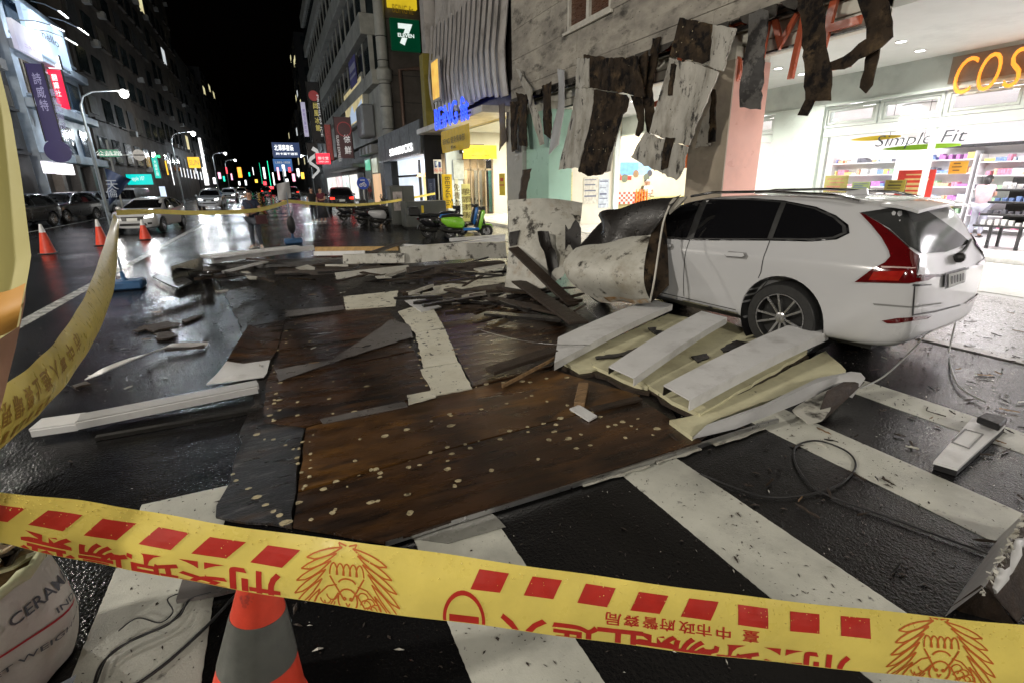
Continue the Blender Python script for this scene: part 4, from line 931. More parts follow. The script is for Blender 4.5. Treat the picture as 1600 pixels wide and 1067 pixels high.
street_lamp(-13, -13, 9.5, 1.6, 'street lamp at the far left corner of the crossing', 2600, size=.6)
street_lamp(-14.6, 4, 9.2, 1.2, 'unseen street lamp added on the left pavement to light the shop facade', 4200, size=.5)  # added out of view to brighten the facade across the street
street_lamp(-14.4, 20, 9.5, 1.0, 'unseen street lamp added on the left pavement to light the gym fins', 2500, size=.4)  # added out of view to brighten the metal fins
street_lamp(5.6, -12, 9.0, 1.4, 'street lamp on the right corner behind the crossing', 2300, sgn=-1, size=.6)
street_lamp(7.6, 112, 7.4, 1.4, 'street lamp far down on the right', 600, sgn=-1)
# street name post with a round sign on an arm
b0 = PY(170, 330, 36)
t = thing('sign_post', 'post with a green street name plate and a round white disc on an arm', 'sign', (b0.x, 36, 0))
A, B = PY(153, 234, 36), PY(187, 246, 36); bx = (A.x+B.x)/2
obj('post', MB().tube([(bx, 36.1, 0), (bx, 36.1, A.z+.5)], .05, 8), pole_m, t)
obj('plate', MB().box(A.x, B.x, 36, 36.04, B.z, A.z), pm('green_plate', (.01, .3, .16), .35, 0, .05, 3), t)
text('公益路', ((A.x+B.x)/2, 35.985, A.z-.2), (1, 0, 0), (0, 0, 1), .24, whg, t, w=1.2); text('Gongyi Road', ((A.x+B.x)/2, 35.985, B.z+.1), (1, 0, 0), (0, 0, 1), .09, whg, t, w=1.1)
c = PY(217, 243, 36)
obj('arm', MB().tube([(B.x, 36.05, c.z), (c.x-.1, 36.05, c.z)], .025, 6), pole_m, t)
d = obj('disc', MB().lathe([(0, 0), (.3, 0), (.3, .03), (0, .03)], (c.x, 36, c.z), (0, 1, 0), 24), pm('white_sign_face', (.7, .7, .7), .4), t)
obj('bar', MB().box(c.x-.25, c.x+.25, 35.98, 35.998, c.z-.035, c.z+.035), pm('sign_dark_ink', (.1, .1, .1), .5), d)
# parking sign and blue motorcycle sign
pp_ = G(687, 346); A, B = PY(677, 250, pp_.y), PY(691, 272, pp_.y)
t = thing('sign_post', 'parking sign with a car pictogram on a thin post by the gym', 'sign', (pp_.x, pp_.y, 0))
obj('post', MB().tube([((A.x+B.x)/2, pp_.y+.06, 0), ((A.x+B.x)/2, pp_.y+.06, A.z)], .035, 8), pole_m, t)
obj('plate', MB().box(A.x, B.x, pp_.y, pp_.y+.03, B.z, A.z), pm('white_sign_face', (.7,.7,.7), .4), t, bevel=.008)
obj('pictogram', MB().box(A.x+.05, (A.x+B.x)/2-.03, pp_.y-.012, pp_.y-.002, A.z-.36, A.z-.06).box((A.x+B.x)/2+.03, B.x-.05, pp_.y-.012, pp_.y-.002, A.z-.36, A.z-.1), pm('sign_navy', (.03, .05, .2), .4), t)
text('P', (A.x+.17, pp_.y-.02, A.z-.2), (1, 0, 0), (0, 0, 1), .2, whg, t)
text('拖吊', ((A.x+B.x)/2, pp_.y-.015, B.z+.16), (1, 0, 0), (0, 0, 1), .2, pm('sign_red_ink', (.6, .1, .07), .5), t)
c = PY(567, 287, 31); 
t = thing('sign_post', 'round blue motorcycle lane sign on a post by the parked scooters', 'sign', (c.x, 31, 0))
obj('post', MB().tube([(c.x, 31.06, 0), (c.x, 31.06, c.z+.3)], .03, 8), pole_m, t)
obj('disc', MB().lathe([(0, 0), (.34, 0), (.34, .03), (0, .03)], (c.x, 31, c.z), (0, 1, 0), 24), pm('sign_blue', (.015, .06, .45), .35), t)
mk = MB().lathe([(.05, 0), (.09, 0), (.09, .01), (.05, .01)], (c.x-.12, 30.985, c.z-.1), (0, 1, 0), 12, False).lathe([(.05, 0), (.09, 0), (.09, .01), (.05, .01)], (c.x+.1, 30.985, c.z-.1), (0, 1, 0), 12, False).bar((c.x-.12, 30.985, c.z-.06), (c.x+.1, 30.985, c.z+.06), .02, .05).box(c.x-.14, c.x+.12, 30.98, 30.99, c.z+.15, c.z+.2)
obj('pictogram', mk, pm('white_sign_face', (.7,.7,.7), .4), t)
# switch cabinets by the scooters
cab = pm('grey_green_cabinet', (.1, .107, .1), .45, .2, .1, 2, .05, dirt=(((.1, .1, .09), 1.5, .5, .75),))
g0 = G(640, 359); g1 = G(690, 352)
def cabinet(x0, x1, y0, y1, z1, label, nd):
    t = thing('switch_cabinet', label, 'cabinet', ((x0+x1)/2, (y0+y1)/2, 0))
    obj('body', MB().box(x0, x1, y0, y1, .08, z1), cab, t, bevel=.02); obj('plinth', MB().box(x0+.04, x1-.04, y0+.04, y1-.04, 0, .08), dark_metal, t)
    for k in range(nd):
        a = x0+(x1-x0)*k/nd+.03; b = x0+(x1-x0)*(k+1)/nd-.03
        d = obj('door', MB().box(a, b, y0-.02, y0-.003, .16, z1-.08), cab, t, bevel=.006); obj('handle', MB().box(b-.1, b-.06, y0-.04, y0-.021, z1*.5, z1*.5+.12), dark_metal, d)
    return t
t = cabinet(g0.x-.1, g0.x+1.65, g0.y, g0.y+.9, 1.12, 'low grey switch cabinet behind the green scooter', 2)
obj('sticker', MB().box(g0.x+.55, g0.x+.65, g0.y-.045, g0.y-.042, .65, .95), pm('notice_yellow', (.8,.6,.03), .4), t)
t = cabinet(g0.x-.35, g0.x+.7, g0.y+1.6, g0.y+2.3, 1.75, 'taller grey switch cabinet behind the low one', 2)
obj('paper', MB().box(g0.x-.25, g0.x+.15, g0.y+1.57, g0.y+1.576, .7, 1.5), pm('pink_grey_poster', (.4, .36, .36), .5, 0, .3, 6), t)
# ================================================================ VEHICLES
car_white = pm('white_car_paint', (.5, .505, .52), .24, 0, .015, 1, coat=.9, rv=.04, dirt=(((.5, .5, .5), .9, .5, .8),))
car_black = pm('black_car_paint', (.012, .012, .014), .25, 0, .05, 1, coat=1, rv=.05)
car_grey = pm('silver_car_paint', (.3, .33, .36), .3, .5, .05, 1, coat=1, rv=.05)
tint_glass = pm('tinted_car_glass', (.006, .006, .007), .05, 0, .1, 2, rv=.02, spec=.6)
rear_glass = pm('rear_car_glass', (.03, .031, .031), .1, 0, .4, 1.2, rv=.04, spec=.22)
lamp_red = pm('red_lamp_lens', (.085, .003, .004), .12, 0, .25, 5, coat=1, rv=.05)
lamp_bright = pm('bright_red_lens', (.33, .014, .01), .12, 0, .2, 12, coat=1, rv=.04)
trim_black = pm('black_trim', (.018, .018, .018), .4, 0, .2, 8)
tyre_m = pm('tyre_rubber', (.014, .014, .014), .6, 0, .3, 14, .2, 60)
alloy = pm('alloy_rim', (.42, .42, .43), .28, .9, .1, 6)
plate_m = pm('number_plate', (.55, .56, .54), .4, 0, .1, 9)
def interp(tab, y):
    for (a, va), (b, vb) in zip(tab, tab[1:]):
        if a <= y <= b: return va+(vb-va)*(y-a)/(b-a)
    return tab[0][1] if y < tab[0][0] else tab[-1][1]
def car_shell(ys, top, belt, half, bot, roofin=.22, wheels=((0, .37), (2.865, .37)), arch=.42, tumble=1.0):
    """lofted body shell, y forward, origin at the rear axle on the ground"""
    rows = []
    for y in ys:
        zt = interp(top, y); zb = interp(bot, y); w = interp(half, y); bt = min(interp(belt, y), zt-.05)
        gh = max(0, zt-bt); k = min(1, gh/.5)
        x6 = w*.958; xr = x6-roofin*k*tumble
        zr = zt-.07-.03*k
        zr = max(zr, bt+.02)
        P = [(0, zb), (w*.8, zb), (w*.945, zb+.05), (w*.982, zb+.17), (w, zb+(bt-zb)*.52), (w*.997, bt-.16*(bt-zb)/.75), (w*.985, bt-.04), (x6, bt), (x6-.012, bt+.025),
             (x6-(x6-xr)*.5, bt+(zr-bt)*.5), (xr, zr), (xr*.9, zt-.022), (xr*.55, zt-.004), (0, zt)]
        rows.append([(x, y, z) for x, z in P])
    bm = bmesh.new(); L = [[bm.verts.new((x, y, z)) for x, y, z in r_] for r_ in rows]
    Rr = [[l[0]]+[bm.verts.new((-x, y, z)) for x, y, z in r_[1:-1]]+[l[-1]] for l, r_ in zip(L, rows)]
    n = len(rows[0])
    for i in range(len(rows)-1):
        for j in range(n-1):
            bm.faces.new((L[i][j], L[i+1][j], L[i+1][j+1], L[i][j+1]))
            bm.faces.new((Rr[i][j+1], Rr[i+1][j+1], Rr[i+1][j], Rr[i][j]))
    for i, flip in ((0, False), (len(rows)-1, True)):
        for j in range(n-1):
            q = [L[i][j], L[i][j+1], Rr[i][j+1], Rr[i][j]]; q = [v for k_, v in enumerate(q) if v not in q[:k_]]
            if len(q) >= 3: bm.faces.new(q if not flip else q[::-1])
    bmesh.ops.recalc_face_normals(bm, faces=bm.faces)
    me = bpy.data.meshes.new('body'); bm.to_mesh(me); bm.free()
    ob = bpy.data.objects.new('body_shell', me); COL.objects.link(ob)
    sub = ob.modifiers.new('s', 'SUBSURF'); sub.levels = 2; sub.render_levels = 2
    cm = MB()
    for (yw, rw) in wheels:
        for sx in (-1, 1): cm.lathe([(arch, 0), (arch, .42)], (sx*1.15, yw, rw), (-sx, 0, 0), 40)
    ce = cm.mesh('cut'); bmc = bmesh.new(); bmc.from_mesh(ce); bmesh.ops.recalc_face_normals(bmc, faces=bmc.faces); bmc.to_mesh(ce); bmc.free()
    cut = bpy.data.objects.new('cut', ce); COL.objects.link(cut)
    bo = ob.modifiers.new('b', 'BOOLEAN'); bo.object = cut; bo.operation = 'DIFFERENCE'; bo.solver = 'EXACT'
    dg = bpy.context.evaluated_depsgraph_get(); out = bpy.data.meshes.new_from_object(ob.evaluated_get(dg))
    bpy.data.objects.remove(ob); bpy.data.objects.remove(cut)
    bm = bmesh.new(); bm.from_mesh(out)
    for f in bm.faces: f.smooth = True
    for e in bm.edges:
        if len(e.link_faces) == 2 and e.calc_face_angle(0) > .7: e.smooth = False
    tree = BVHTree.FromBMesh(bm); bm.to_mesh(out); bm.free()
    out.materials.clear()
    return out, tree
def fill2d(poly, step):
    """triangulate a 2D outline with inner points so that it can follow a curved surface"""
    pts = []
    n = len(poly)
    for i in range(n):
        a, b = poly[i], poly[(i+1) % n]; k = max(1, int(math.dist(a, b)/step))
        for j in range(k): pts.append((a[0]+(b[0]-a[0])*j/k, a[1]+(b[1]-a[1])*j/k))
    m = len(pts); edges = [(i, (i+1) % m) for i in range(m)]
    def inside(x, y):
        c = False
        for i in range(n):
            (x1, y1), (x2, y2) = poly[i], poly[(i+1) % n]
            if (y1 > y) != (y2 > y) and x < (x2-x1)*(y-y1)/(y2-y1)+x1: c = not c
        return c
    x0, x1 = min(p[0] for p in pts), max(p[0] for p in pts); y0, y1 = min(p[1] for p in pts), max(p[1] for p in pts)
    ins = []
    for i in range(int((x1-x0)/step)+1):
        for j in range(int((y1-y0)/step)+1):
            x, y = x0+(i+.5)*step, y0+(j+.5)*step
            if inside(x, y) and min(math.dist((x, y), p) for p in pts) > step*.45: ins.append((x, y))
    r_ = delaunay_2d_cdt([V(p) for p in pts+ins], edges, [], 1, 1e-7)
    return [tuple(v) for v in r_[0]], [tuple(f) for f in r_[2]]
def patch(tree, poly, to_ray, off, step, th=0):
    """project an outline on the shell along to_ray(u, v) -> (origin, direction)"""
    vs, fs = fill2d(poly, step); P = []; ok = []
    for (u, v) in vs:
        o, d = to_ray(u, v); h = tree.ray_cast(V(o), V(d).normalized())
        if h[0] is None: P.append(None)
        else:
            n = h[1] if h[1].dot(V(d)) < 0 else -h[1]
            P.append(h[0]+n*off)
    mb = MB(); mb.v = [p or V((0, 0, 0)) for p in P]
    mb.f = [f for f in fs if all(P[i] is not None for i in f)]
    return mb
def mirror(mb):
    m = MB(); m.v = [V((-p.x, p.y, p.z)) for p in mb.v]; m.f = [tuple(reversed(f)) for f in mb.f]; return m
def side_ray(s): return lambda y, z: ((s*2.5, y, z), (-s, 0, 0))
def wheel(parent, x, y, r, wd, s, spokes=10, name='wheel', rimmat=None, fine=True):
    """x: outer face position; s: outward side (-1 left, 1 right)"""
    ax = (s, 0, 0); c = (x-s*wd/2, y, r); h = wd/2
    w = obj(name, MB().lathe([(r*.66, -h), (r*.9, -h), (r*.985, -h*.7), (r, -h*.3), (r, h*.3), (r*.985, h*.7), (r*.92, h*.98), (r*.7, h), (r*.68, h*.8)], c, ax, 40 if fine else 20, False), tyre_m, parent, smooth=.6)
    rm = MB().lathe([(r*.7, h*.92), (r*.685, h*.98), (r*.655, h*.95), (r*.64, h*.2), (r*.3, h*.1), (0, h*.1)], c, ax, 40 if fine else 20, False)
    rim = obj('rim', rm, trim_black if fine else (rimmat or alloy), w, smooth=.6)
    sp = MB()
    n = spokes
    for k in range(n):
        a = 2*math.pi*k/n+.2; a2 = a+(.07 if k % 2 else -.07)
        o = V(c); dr = V((0, math.cos(a), math.sin(a))); dr2 = V((0, math.cos(a2), math.sin(a2)))
        sp.bar(o+dr*r*.1+V(ax)*h*.62, o+dr2*r*.665+V(ax)*h*.86, r*.055 if fine else r*.09, h*.18, ax)
    sp.lathe([(r*.68, h*.86), (r*.68, h*1.0), (r*.655, h*1.0), (r*.655, h*.86)], c, ax, 40 if fine else 20, False)
    sp.lathe([(r*.15, h*.4), (r*.15, h*.72), (r*.1, h*.8), (0, h*.8)], c, ax, 16)
    obj('spokes', sp, rimmat or alloy, rim, smooth=.5)
    return w
# ---------------------------------------------------------------- the white estate car crushed under the sign
suv_top = [(-1.02,.96), (-.97,1.03), (-.9,1.17), (-.78,1.4), (-.66,1.56), (-.5,1.615), (-.1,1.65), (.5,1.665), (1.2,1.65), (1.7,1.585), (2.1,1.42), (2.5,1.2), (2.75,1.08), (3.1,1.03), (3.4,.96), (3.6,.86), (3.72,.66)]
suv_belt = [(-1.1,1.05), (-.6,1.07), (0,1.06), (1,1.03), (2.5,1.0), (3.8,.98)]
suv_half = [(-1.02,.80), (-.98,.85), (-.9,.9), (-.78,.925), (-.5,.945), (0,.952), (1.4,.945), (2.9,.95), (3.3,.91), (3.55,.82), (3.72,.62)]
suv_bot = [(-1.02,.42), (-.97,.34), (-.88,.28), (-.7,.25), (0,.24), (2.8,.24), (3.5,.22), (3.72,.32)]
ys = [-1.02,-.985,-.93,-.86,-.77,-.66,-.5,-.25,.1,.5,1,1.4,1.75,2.1,2.45,2.75,3.05,3.35,3.55,3.66,3.72]
CARX, CARY, CARH = 5.7, 3.55, rad(8)
AXY = .12                                                     # axle ahead of the fitted origin
me_b, tr = car_shell(ys, suv_top, suv_belt, suv_half, suv_bot, wheels=((AXY, .385), (AXY+2.865, .385)), arch=.458)
suv = thing('white_estate_car', 'white estate car with its bonnet crushed under the fallen sign, tail to the crossing', 'car')
obj('body', me_b, car_white, suv)
_cs, _sn = math.cos(CARH), math.sin(CARH)
def to_local(p): q = V(p)-V((CARX, CARY, 0)); return V((q.x*_cs+q.y*_sn, -q.x*_sn+q.y*_cs, q.z))
def dir_local(d): return V((d.x*_cs+d.y*_sn, -d.x*_sn+d.y*_cs, d.z))
def pix(px, py): return to_local(EYE), dir_local(ray(px, py))
def pp(poly, off, step=7): return patch(tr, poly, pix, off, step)
def both(name, mb, mat, parent=suv, smooth=1.0, label=None):
    a = obj(name, mb, mat, parent, label, smooth=smooth); b = obj(name, mirror(mb), mat, parent, label, smooth=smooth); return a, b
sl = lambda poly, off, step=.06: patch(tr, poly, side_ray(-1), off, step)
win_r = [(.36,1.21), (-.02,1.235), (-.22,1.265), (-.30,1.31), (-.27,1.37), (-.16,1.44), (.05,1.515), (.36,1.565)]
win_m = [(1.36,1.13), (.42,1.2), (.42,1.568), (.8,1.585), (1.36,1.575)]
win_f = [(2.42,1.1), (1.46,1.125), (1.46,1.57), (1.75,1.515), (2.05,1.38), (2.3,1.22)]
allw = [(2.5,1.075), (1.4,1.1), (.4,1.18), (-.05,1.208), (-.27,1.245), (-.36,1.31), (-.32,1.385), (-.18,1.465), (.04,1.54), (.4,1.592), (.8,1.61), (1.4,1.598), (1.8,1.53), (2.1,1.39), (2.35,1.22)]
both('window_trim', sl(allw, .003), chrome)
inner = [(2.46,1.088), (1.4,1.112), (.4,1.192), (-.04,1.22), (-.25,1.255), (-.335,1.31), (-.3,1.376), (-.17,1.452), (.045,1.527), (.4,1.58), (.8,1.597), (1.4,1.585), (1.79,1.52), (2.08,1.385), (2.33,1.22)]
both('window_surround', sl(inner, .006), trim_black)
for w in (win_r, win_m, win_f): both('window', sl(w, .009), tint_glass)
# rear glass, lamps, tailgate details traced on the shell
rg = [(1352,336), (1400,328), (1443,327), (1470,345), (1500,366), (1516,380), (1478,394), (1440,397), (1420,386), (1390,358)]
A_ = pp(rg, .006, 9)
obj('rear_window', A_, rear_glass, suv, smooth=1)
obj('rear_window_seal', pp([(1345,333), (1400,325), (1446,324), (1443,328), (1400,330), (1353,338), (1392,361), (1421,388), (1416,388), (1388,361)], .008, 5), trim_black, suv, smooth=1)
lampL = [(1343,333), (1353,337), (1378,352), (1402,372), (1424,394), (1434,401), (1430,430), (1466,430), (1448,438), (1420,443), (1336,441), (1362,422), (1383,411), (1391,402), (1389,393), (1378,373), (1362,353)]
both('tail_light', pp(lampL, .012, 6), lamp_red, label='dark red L-shaped tail light')
both('tail_lens', pp([(1366,425), (1414,424), (1404,439), (1358,438)], .016, 6), lamp_bright)
both('tail_lens', pp([(1377,417), (1428,419), (1428,421), (1378,419.5)], .017, 5), pm('pale_lens', (.5,.35,.33), .2))
obj('tailgate_panel', pp([(1436,404), (1482,394), (1512,386), (1524,398), (1510,418), (1480,429), (1431,431)], .014, 9), car_white, suv, smooth=1)
obj('tailgate_seam', pp([(1430,432), (1480,430.5), (1512,418), (1512,421), (1481,433), (1430,434.5)], .01, 5), trim_black, suv)
obj('tailgate_seam', pp([(1428,446), (1430,446), (1427,491), (1460,486), (1500,476), (1500,478), (1460,488.5), (1424,494)], .004, 5), trim_black, suv)
pl = obj('number_plate', pp([(1472,428), (1505,419), (1504,441), (1472,452)], .02, 9), trim_black, suv)
obj('plate_face', pp([(1477,429), (1503,422), (1502,439), (1477,449)], .026, 9), plate_m, pl)
for k in range(5): obj('plate_character', pp([(1480+k*4.4,431.5-k*1.2), (1482.6+k*4.4,431-k*1.2), (1482.4+k*4.4,443-k*1.3), (1480+k*4.4,443.6-k*1.3)], .03, 4), trim_black, pl)
obj('reflector', pp([(1378,501), (1400,497), (1456,493), (1448,498), (1400,505), (1386,505)], .01, 6), lamp_red, suv)
obj('reflector', mirror(pp([(1378,501), (1400,497), (1456,493), (1448,498), (1400,505), (1386,505)], .01, 6)), lamp_red, suv)
obj('exhaust_trim', pp([(1391,541), (1408,535), (1438,533), (1434,541), (1410,545)], .012, 5), trim_black, suv)
obj('exhaust_rim', pp([(1391,541), (1408,534), (1439,532), (1438,534), (1409,537), (1394,543)], .016, 4), chrome, suv)
obj('bumper_crease_shade', pp([(1364,474), (1425,479), (1470,473), (1470,475), (1425,481.5), (1366,477)], .004, 5), pm('shadow_gap', (.2,.2,.2), .5), suv)  # grey patch paints the shade of a crease onto the smooth bumper
obj('badge', pp([(1425,446), (1427,444), (1440,445.5), (1455,444), (1455,446), (1440,447.5), (1428,448)], .006, 4), pm('dark_badge', (.08,.08,.08), .3, .6), suv)
obj('badge', pp([(1487,404), (1490,403), (1490,409), (1487,410)], .03, 3), trim_black, suv)
# doors: shut lines, handles, sill
for ln in ([(.385,1.19), (.38,.85), (.42,.72), (.48,.62), (.53,.5), (.54,.38)], [(1.41,1.11), (1.40,.8), (1.38,.4)], [(2.42,1.07), (2.4,.6), (2.3,.4)]):
    poly = [(a-.005, b) for a, b in ln]+[(a+.005, b) for a, b in reversed(ln)]
    both('shut_line', sl(poly, .003, .05), trim_black)
both('shut_line', sl([(.54,.375), (2.3,.395), (2.3,.385), (.54,.365)], .003, .1), trim_black)
for y in (.62, 1.66):
    both('door_handle', sl([(y,.985), (y+.2,.975), (y+.22,.99), (y+.2,1.012), (y,1.02), (y-.03,1.0)], .03, .03), car_white)
    both('handle_recess_shade', sl([(y-.05,.965), (y+.2,.958), (y+.24,.985), (y+.2,1.03), (y-.02,1.035), (y-.06,1.0)], .004, .04), pm('shadow_gap', (.2,.2,.2), .5))  # grey patch paints recess shade on the flat door round the handle
both('sill_trim', sl([(.56,.33), (2.4,.345), (2.4,.29), (.62,.27)], .014, .08), trim_black)
both('sill_chrome', sl([(.6,.352), (1.5,.36), (1.5,.345), (.62,.335)], .02, .05), chrome)
both('arch_lining', MB().lathe([(.458, .02), (.458, .4)], (-.94, AXY, .385), (1, 0, 0), 32, False), trim_black)
both('roof_rail', MB().tube([(-.68,-.35,1.6), (-.67,-.1,1.655), (-.66,.6,1.685), (-.66,1.3,1.67), (-.68,1.6,1.62)], .016, 8), chrome)
sp_ = MB()
sp_.grid(lambda u, v: ((u-.5)*1.26, -.5-.3*v-.05*math.cos((u-.5)*2.6), 1.612-.05*v*v+.012*math.cos((u-.5)*3)-.03*abs(u-.5)**2*4), 16, 5, (0, 0, -.028))
obj('spoiler', sp_, car_white, suv, smooth=.8)
obj('roof_antenna', MB().plate([(-.02,-.12,1.64), (-.02,.12,1.64), (-.02,.05,1.68), (-.02,-.1,1.71)], (.04, 0, 0)), car_white, suv, bevel=.008)
obj('wiper', MB().tube([(.0,-.985,1.09), (.25,-.955,1.12), (.55,-.9,1.2)], .014, 6).ball((0,-1.0,1.08), .05), trim_black, suv)
for yw in (AXY, AXY+2.865):
    for s in (-1, 1): wheel(suv, s*.935, yw, .388, .235, s)
obj('underbody', MB().box(-.7, .7, -.7, 3.3, .22, .4), trim_black, suv)
place(suv, (CARX, CARY, 0), CARH)

# ---------------------------------------------------------------- other cars, simpler builder
def car(kind, paint, label, front_lit=False, rear_lit=False, group=None):
    if kind == 'hatch':
        top = [(-.85,.72), (-.8,1.0), (-.62,1.2), (-.3,1.38), (.3,1.45), (1.1,1.45), (1.6,1.33), (2.1,1.06), (2.4,.98), (3.0,.9), (3.35,.78), (3.5,.55)]
        belt = [(-.9,.98), (3.6,.86)]; half = [(-.85,.75), (-.7,.85), (-.2,.895), (2.7,.895), (3.2,.82), (3.4,.7), (3.5,.58)]; bot = [(-.85,.4), (-.6,.24), (0,.2), (2.7,.2), (3.5,.24)]; r_ = .32; wb = 2.7
        wins = [[(.02,1.0), (-.45,1.06), (-.2,1.26), (.02,1.33)], [(.9,.96), (.1,1.0), (.1,1.34), (.5,1.38), (.9,1.375)], [(1.9,.95), (1.0,.96), (1.0,1.37), (1.3,1.32), (1.6,1.2)]]
        scr = [(-.62,1.32), (.62,1.32), (.72,1.0), (-.72,1.0)]; hood = .86
    else:
        top = [(-.95,.8), (-.9,1.1), (-.72,1.45), (-.5,1.6), (.2,1.68), (1.2,1.66), (1.65,1.5), (2.15,1.15), (2.5,1.08), (3.2,1.0), (3.5,.85), (3.62,.6)]
        belt = [(-1,1.08), (3.7,1.0)]; half = [(-.95,.8), (-.8,.9), (-.3,.94), (2.8,.94), (3.3,.88), (3.5,.76), (3.62,.62)]; bot = [(-.95,.42), (-.7,.28), (0,.25), (2.8,.25), (3.62,.28)]; r_ = .36; wb = 2.8
        wins = [[(.02,1.14), (-.5,1.17), (-.35,1.4), (.02,1.54)], [(.95,1.1), (.1,1.14), (.1,1.55), (.6,1.6), (.95,1.58)], [(2.0,1.08), (1.05,1.1), (1.05,1.57), (1.35,1.52), (1.7,1.3)]]
        scr = [(-.62,1.53), (.62,1.53), (.74,1.12), (-.74,1.12)]; hood = .98
    ysx = sorted(set([a for a, _ in top]+[.7, 2.75, 3.2]))
    me, t_ = car_shell(ysx, top, belt, half, bot, wheels=((0, r_), (wb, r_)), arch=r_*1.14)
    c = thing('parked_car', label, 'car', group=group)
    obj('body', me, paint, c)
    for w in wins:
        for s in (-1, 1):
            obj('window', patch(t_, w, side_ray(s), .006, .1), tint_glass, c)
    fr = lambda x, z: ((x, 6, z), (0, -1, 0)); rr = lambda x, z: ((x, -4, z), (0, 1, 0))
    obj('windscreen', patch(t_, scr, fr, .008, .12), tint_glass, c, smooth=1)
    obj('rear_window', patch(t_, [(x*.92, z) for x, z in scr], rr, .008, .12), tint_glass, c, smooth=1)
    zl = hood-.22
    for s in (-1, 1):
        obj('headlight', patch(t_, [(s*.42, zl), (s*.72, zl+.03), (s*.74, zl+.14), (s*.46, zl+.07)], fr, .01, .05), em('headlight_on', (1, .98, .92), 9) if front_lit else pm('headlight_lens', (.35,.37,.4), .12, .3), c)
        obj('fog_lamp', patch(t_, [(s*.52, zl-.26), (s*.66, zl-.25), (s*.66, zl-.17), (s*.52, zl-.18)], fr, .01, .05), trim_black, c)
        obj('tail_light', patch(t_, [(s*.5, zl+.1), (s*.78, zl+.08), (s*.78, zl+.24), (s*.5, zl+.22)], rr, .01, .05), em('tail_lamp_on', (1, .02, .01), 2.5) if rear_lit else lamp_red, c)
        obj('mirror', MB().ball((s*1.0, 1.85 if kind == 'hatch' else 1.9, hood+.14), .12, 10, 6, (1, .6, .7)), paint, c, smooth=1)
        for yw in (0, wb): wheel(c, s*.88 if kind == 'hatch' else s*.925, yw, r_, .2, s, 10, fine=False)
    obj('grille', patch(t_, [(-.36, zl-.1), (.36, zl-.1), (.42, zl+.06), (-.42, zl+.06)], fr, .008, .08), trim_black, c)
    obj('air_intake', patch(t_, [(-.5, zl-.3), (.5, zl-.3), (.45, zl-.2), (-.45, zl-.2)], fr, .008, .08), trim_black, c)
    obj('number_plate', patch(t_, [(-.19, zl-.12), (.19, zl-.12), (.19, zl+.0), (-.19, zl+.0)], fr, .018, .1), plate_m, c)
    obj('number_plate', patch(t_, [(-.19, zl-.06), (.19, zl-.06), (.19, zl+.08), (-.19, zl+.08)], rr, .018, .1), plate_m, c)
    return c
def turn_to(c, gx, gy, rz, mid): # put the middle of the car over (gx, gy)
    c.location = (gx-(-math.sin(rz)*mid), gy-math.cos(rz)*mid, 0); c.rotation_euler = (0, 0, rz)
h1 = car('hatch', car_white, 'white hatchback with one headlight glaring in the near left lane', True)
h1.name = 'white_hatchback'; turn_to(h1, -5.15, 27.8, rad(180-8), 1.35)
for s in (-.62, .62):
    a_ = rad(172); p = V((h1.location.x+math.cos(a_)*s-math.sin(a_)*3.7, h1.location.y+math.sin(a_)*s+math.cos(a_)*3.7, .68))
    lamp('SPOT', 'headlamp_beam', p, 22, (1, .98, .94), .08, None, aim((.14, -1, -.09)), 60, .8)
for o in h1.children:
    if o.name.startswith('headlight') and sum((v.co.x for v in o.data.vertices)) > 0: o.data.materials[0] = pm('headlight_lens', (.35,.37,.4), .12, .3)
d1 = car('suv', car_black, 'black off-roader parked at the far left, front showing'); turn_to(d1, -11.9, 33.5, rad(180-14), 1.35)
d2 = car('suv', car_black, 'black car with chrome glints parked between the off-roader and the grey car'); turn_to(d2, -11.3, 38.5, rad(180-14), 1.35)
d3 = car('suv', car_grey, 'dark silver car parked third in the row on the left'); turn_to(d3, -11.6, 44.0, rad(180-14), 1.35)
d4 = car('suv', car_black, 'black car with red tail lights parked on the right by the scooters', rear_lit=True); turn_to(d4, 4.5, 40.5, rad(-4), 1.35)
v1 = car('suv', car_white, 'oncoming white car with both headlights on far down the left lane', True); v1.name = 'oncoming_car'; turn_to(v1, -5.0, 52, rad(180), 1.35)
for (x, y, rz, lab, src) in ((-5.2, 76, 180, 'second oncoming car with headlights beyond the white one', v1), (-5.1, 104, 180, 'third oncoming car with headlights far down the road', v1), (-8.2, 88, 180, 'oncoming car with headlights in the outer left lane', v1), (-8.4, 130, 180, 'farthest oncoming car with headlights', v1), (2.6, 84, 0, 'car with red tail lights driving away on the right', d4), (-1.2, 110, 0, 'car with red tail lights far ahead in the middle lane', d4)):
    c = copy_tree(src); c['label'] = lab; turn_to(c, x, y, rad(rz), 1.35); c.name = 'oncoming_car' if rz else 'leaving_car'
for s in (-.62, .62): lamp('SPOT', 'headlamp_beam', (-5.0+s, 48.2, .72), 30, (1, .98, .94), .08, None, aim((.05, -1, -.07)), 60, .8)
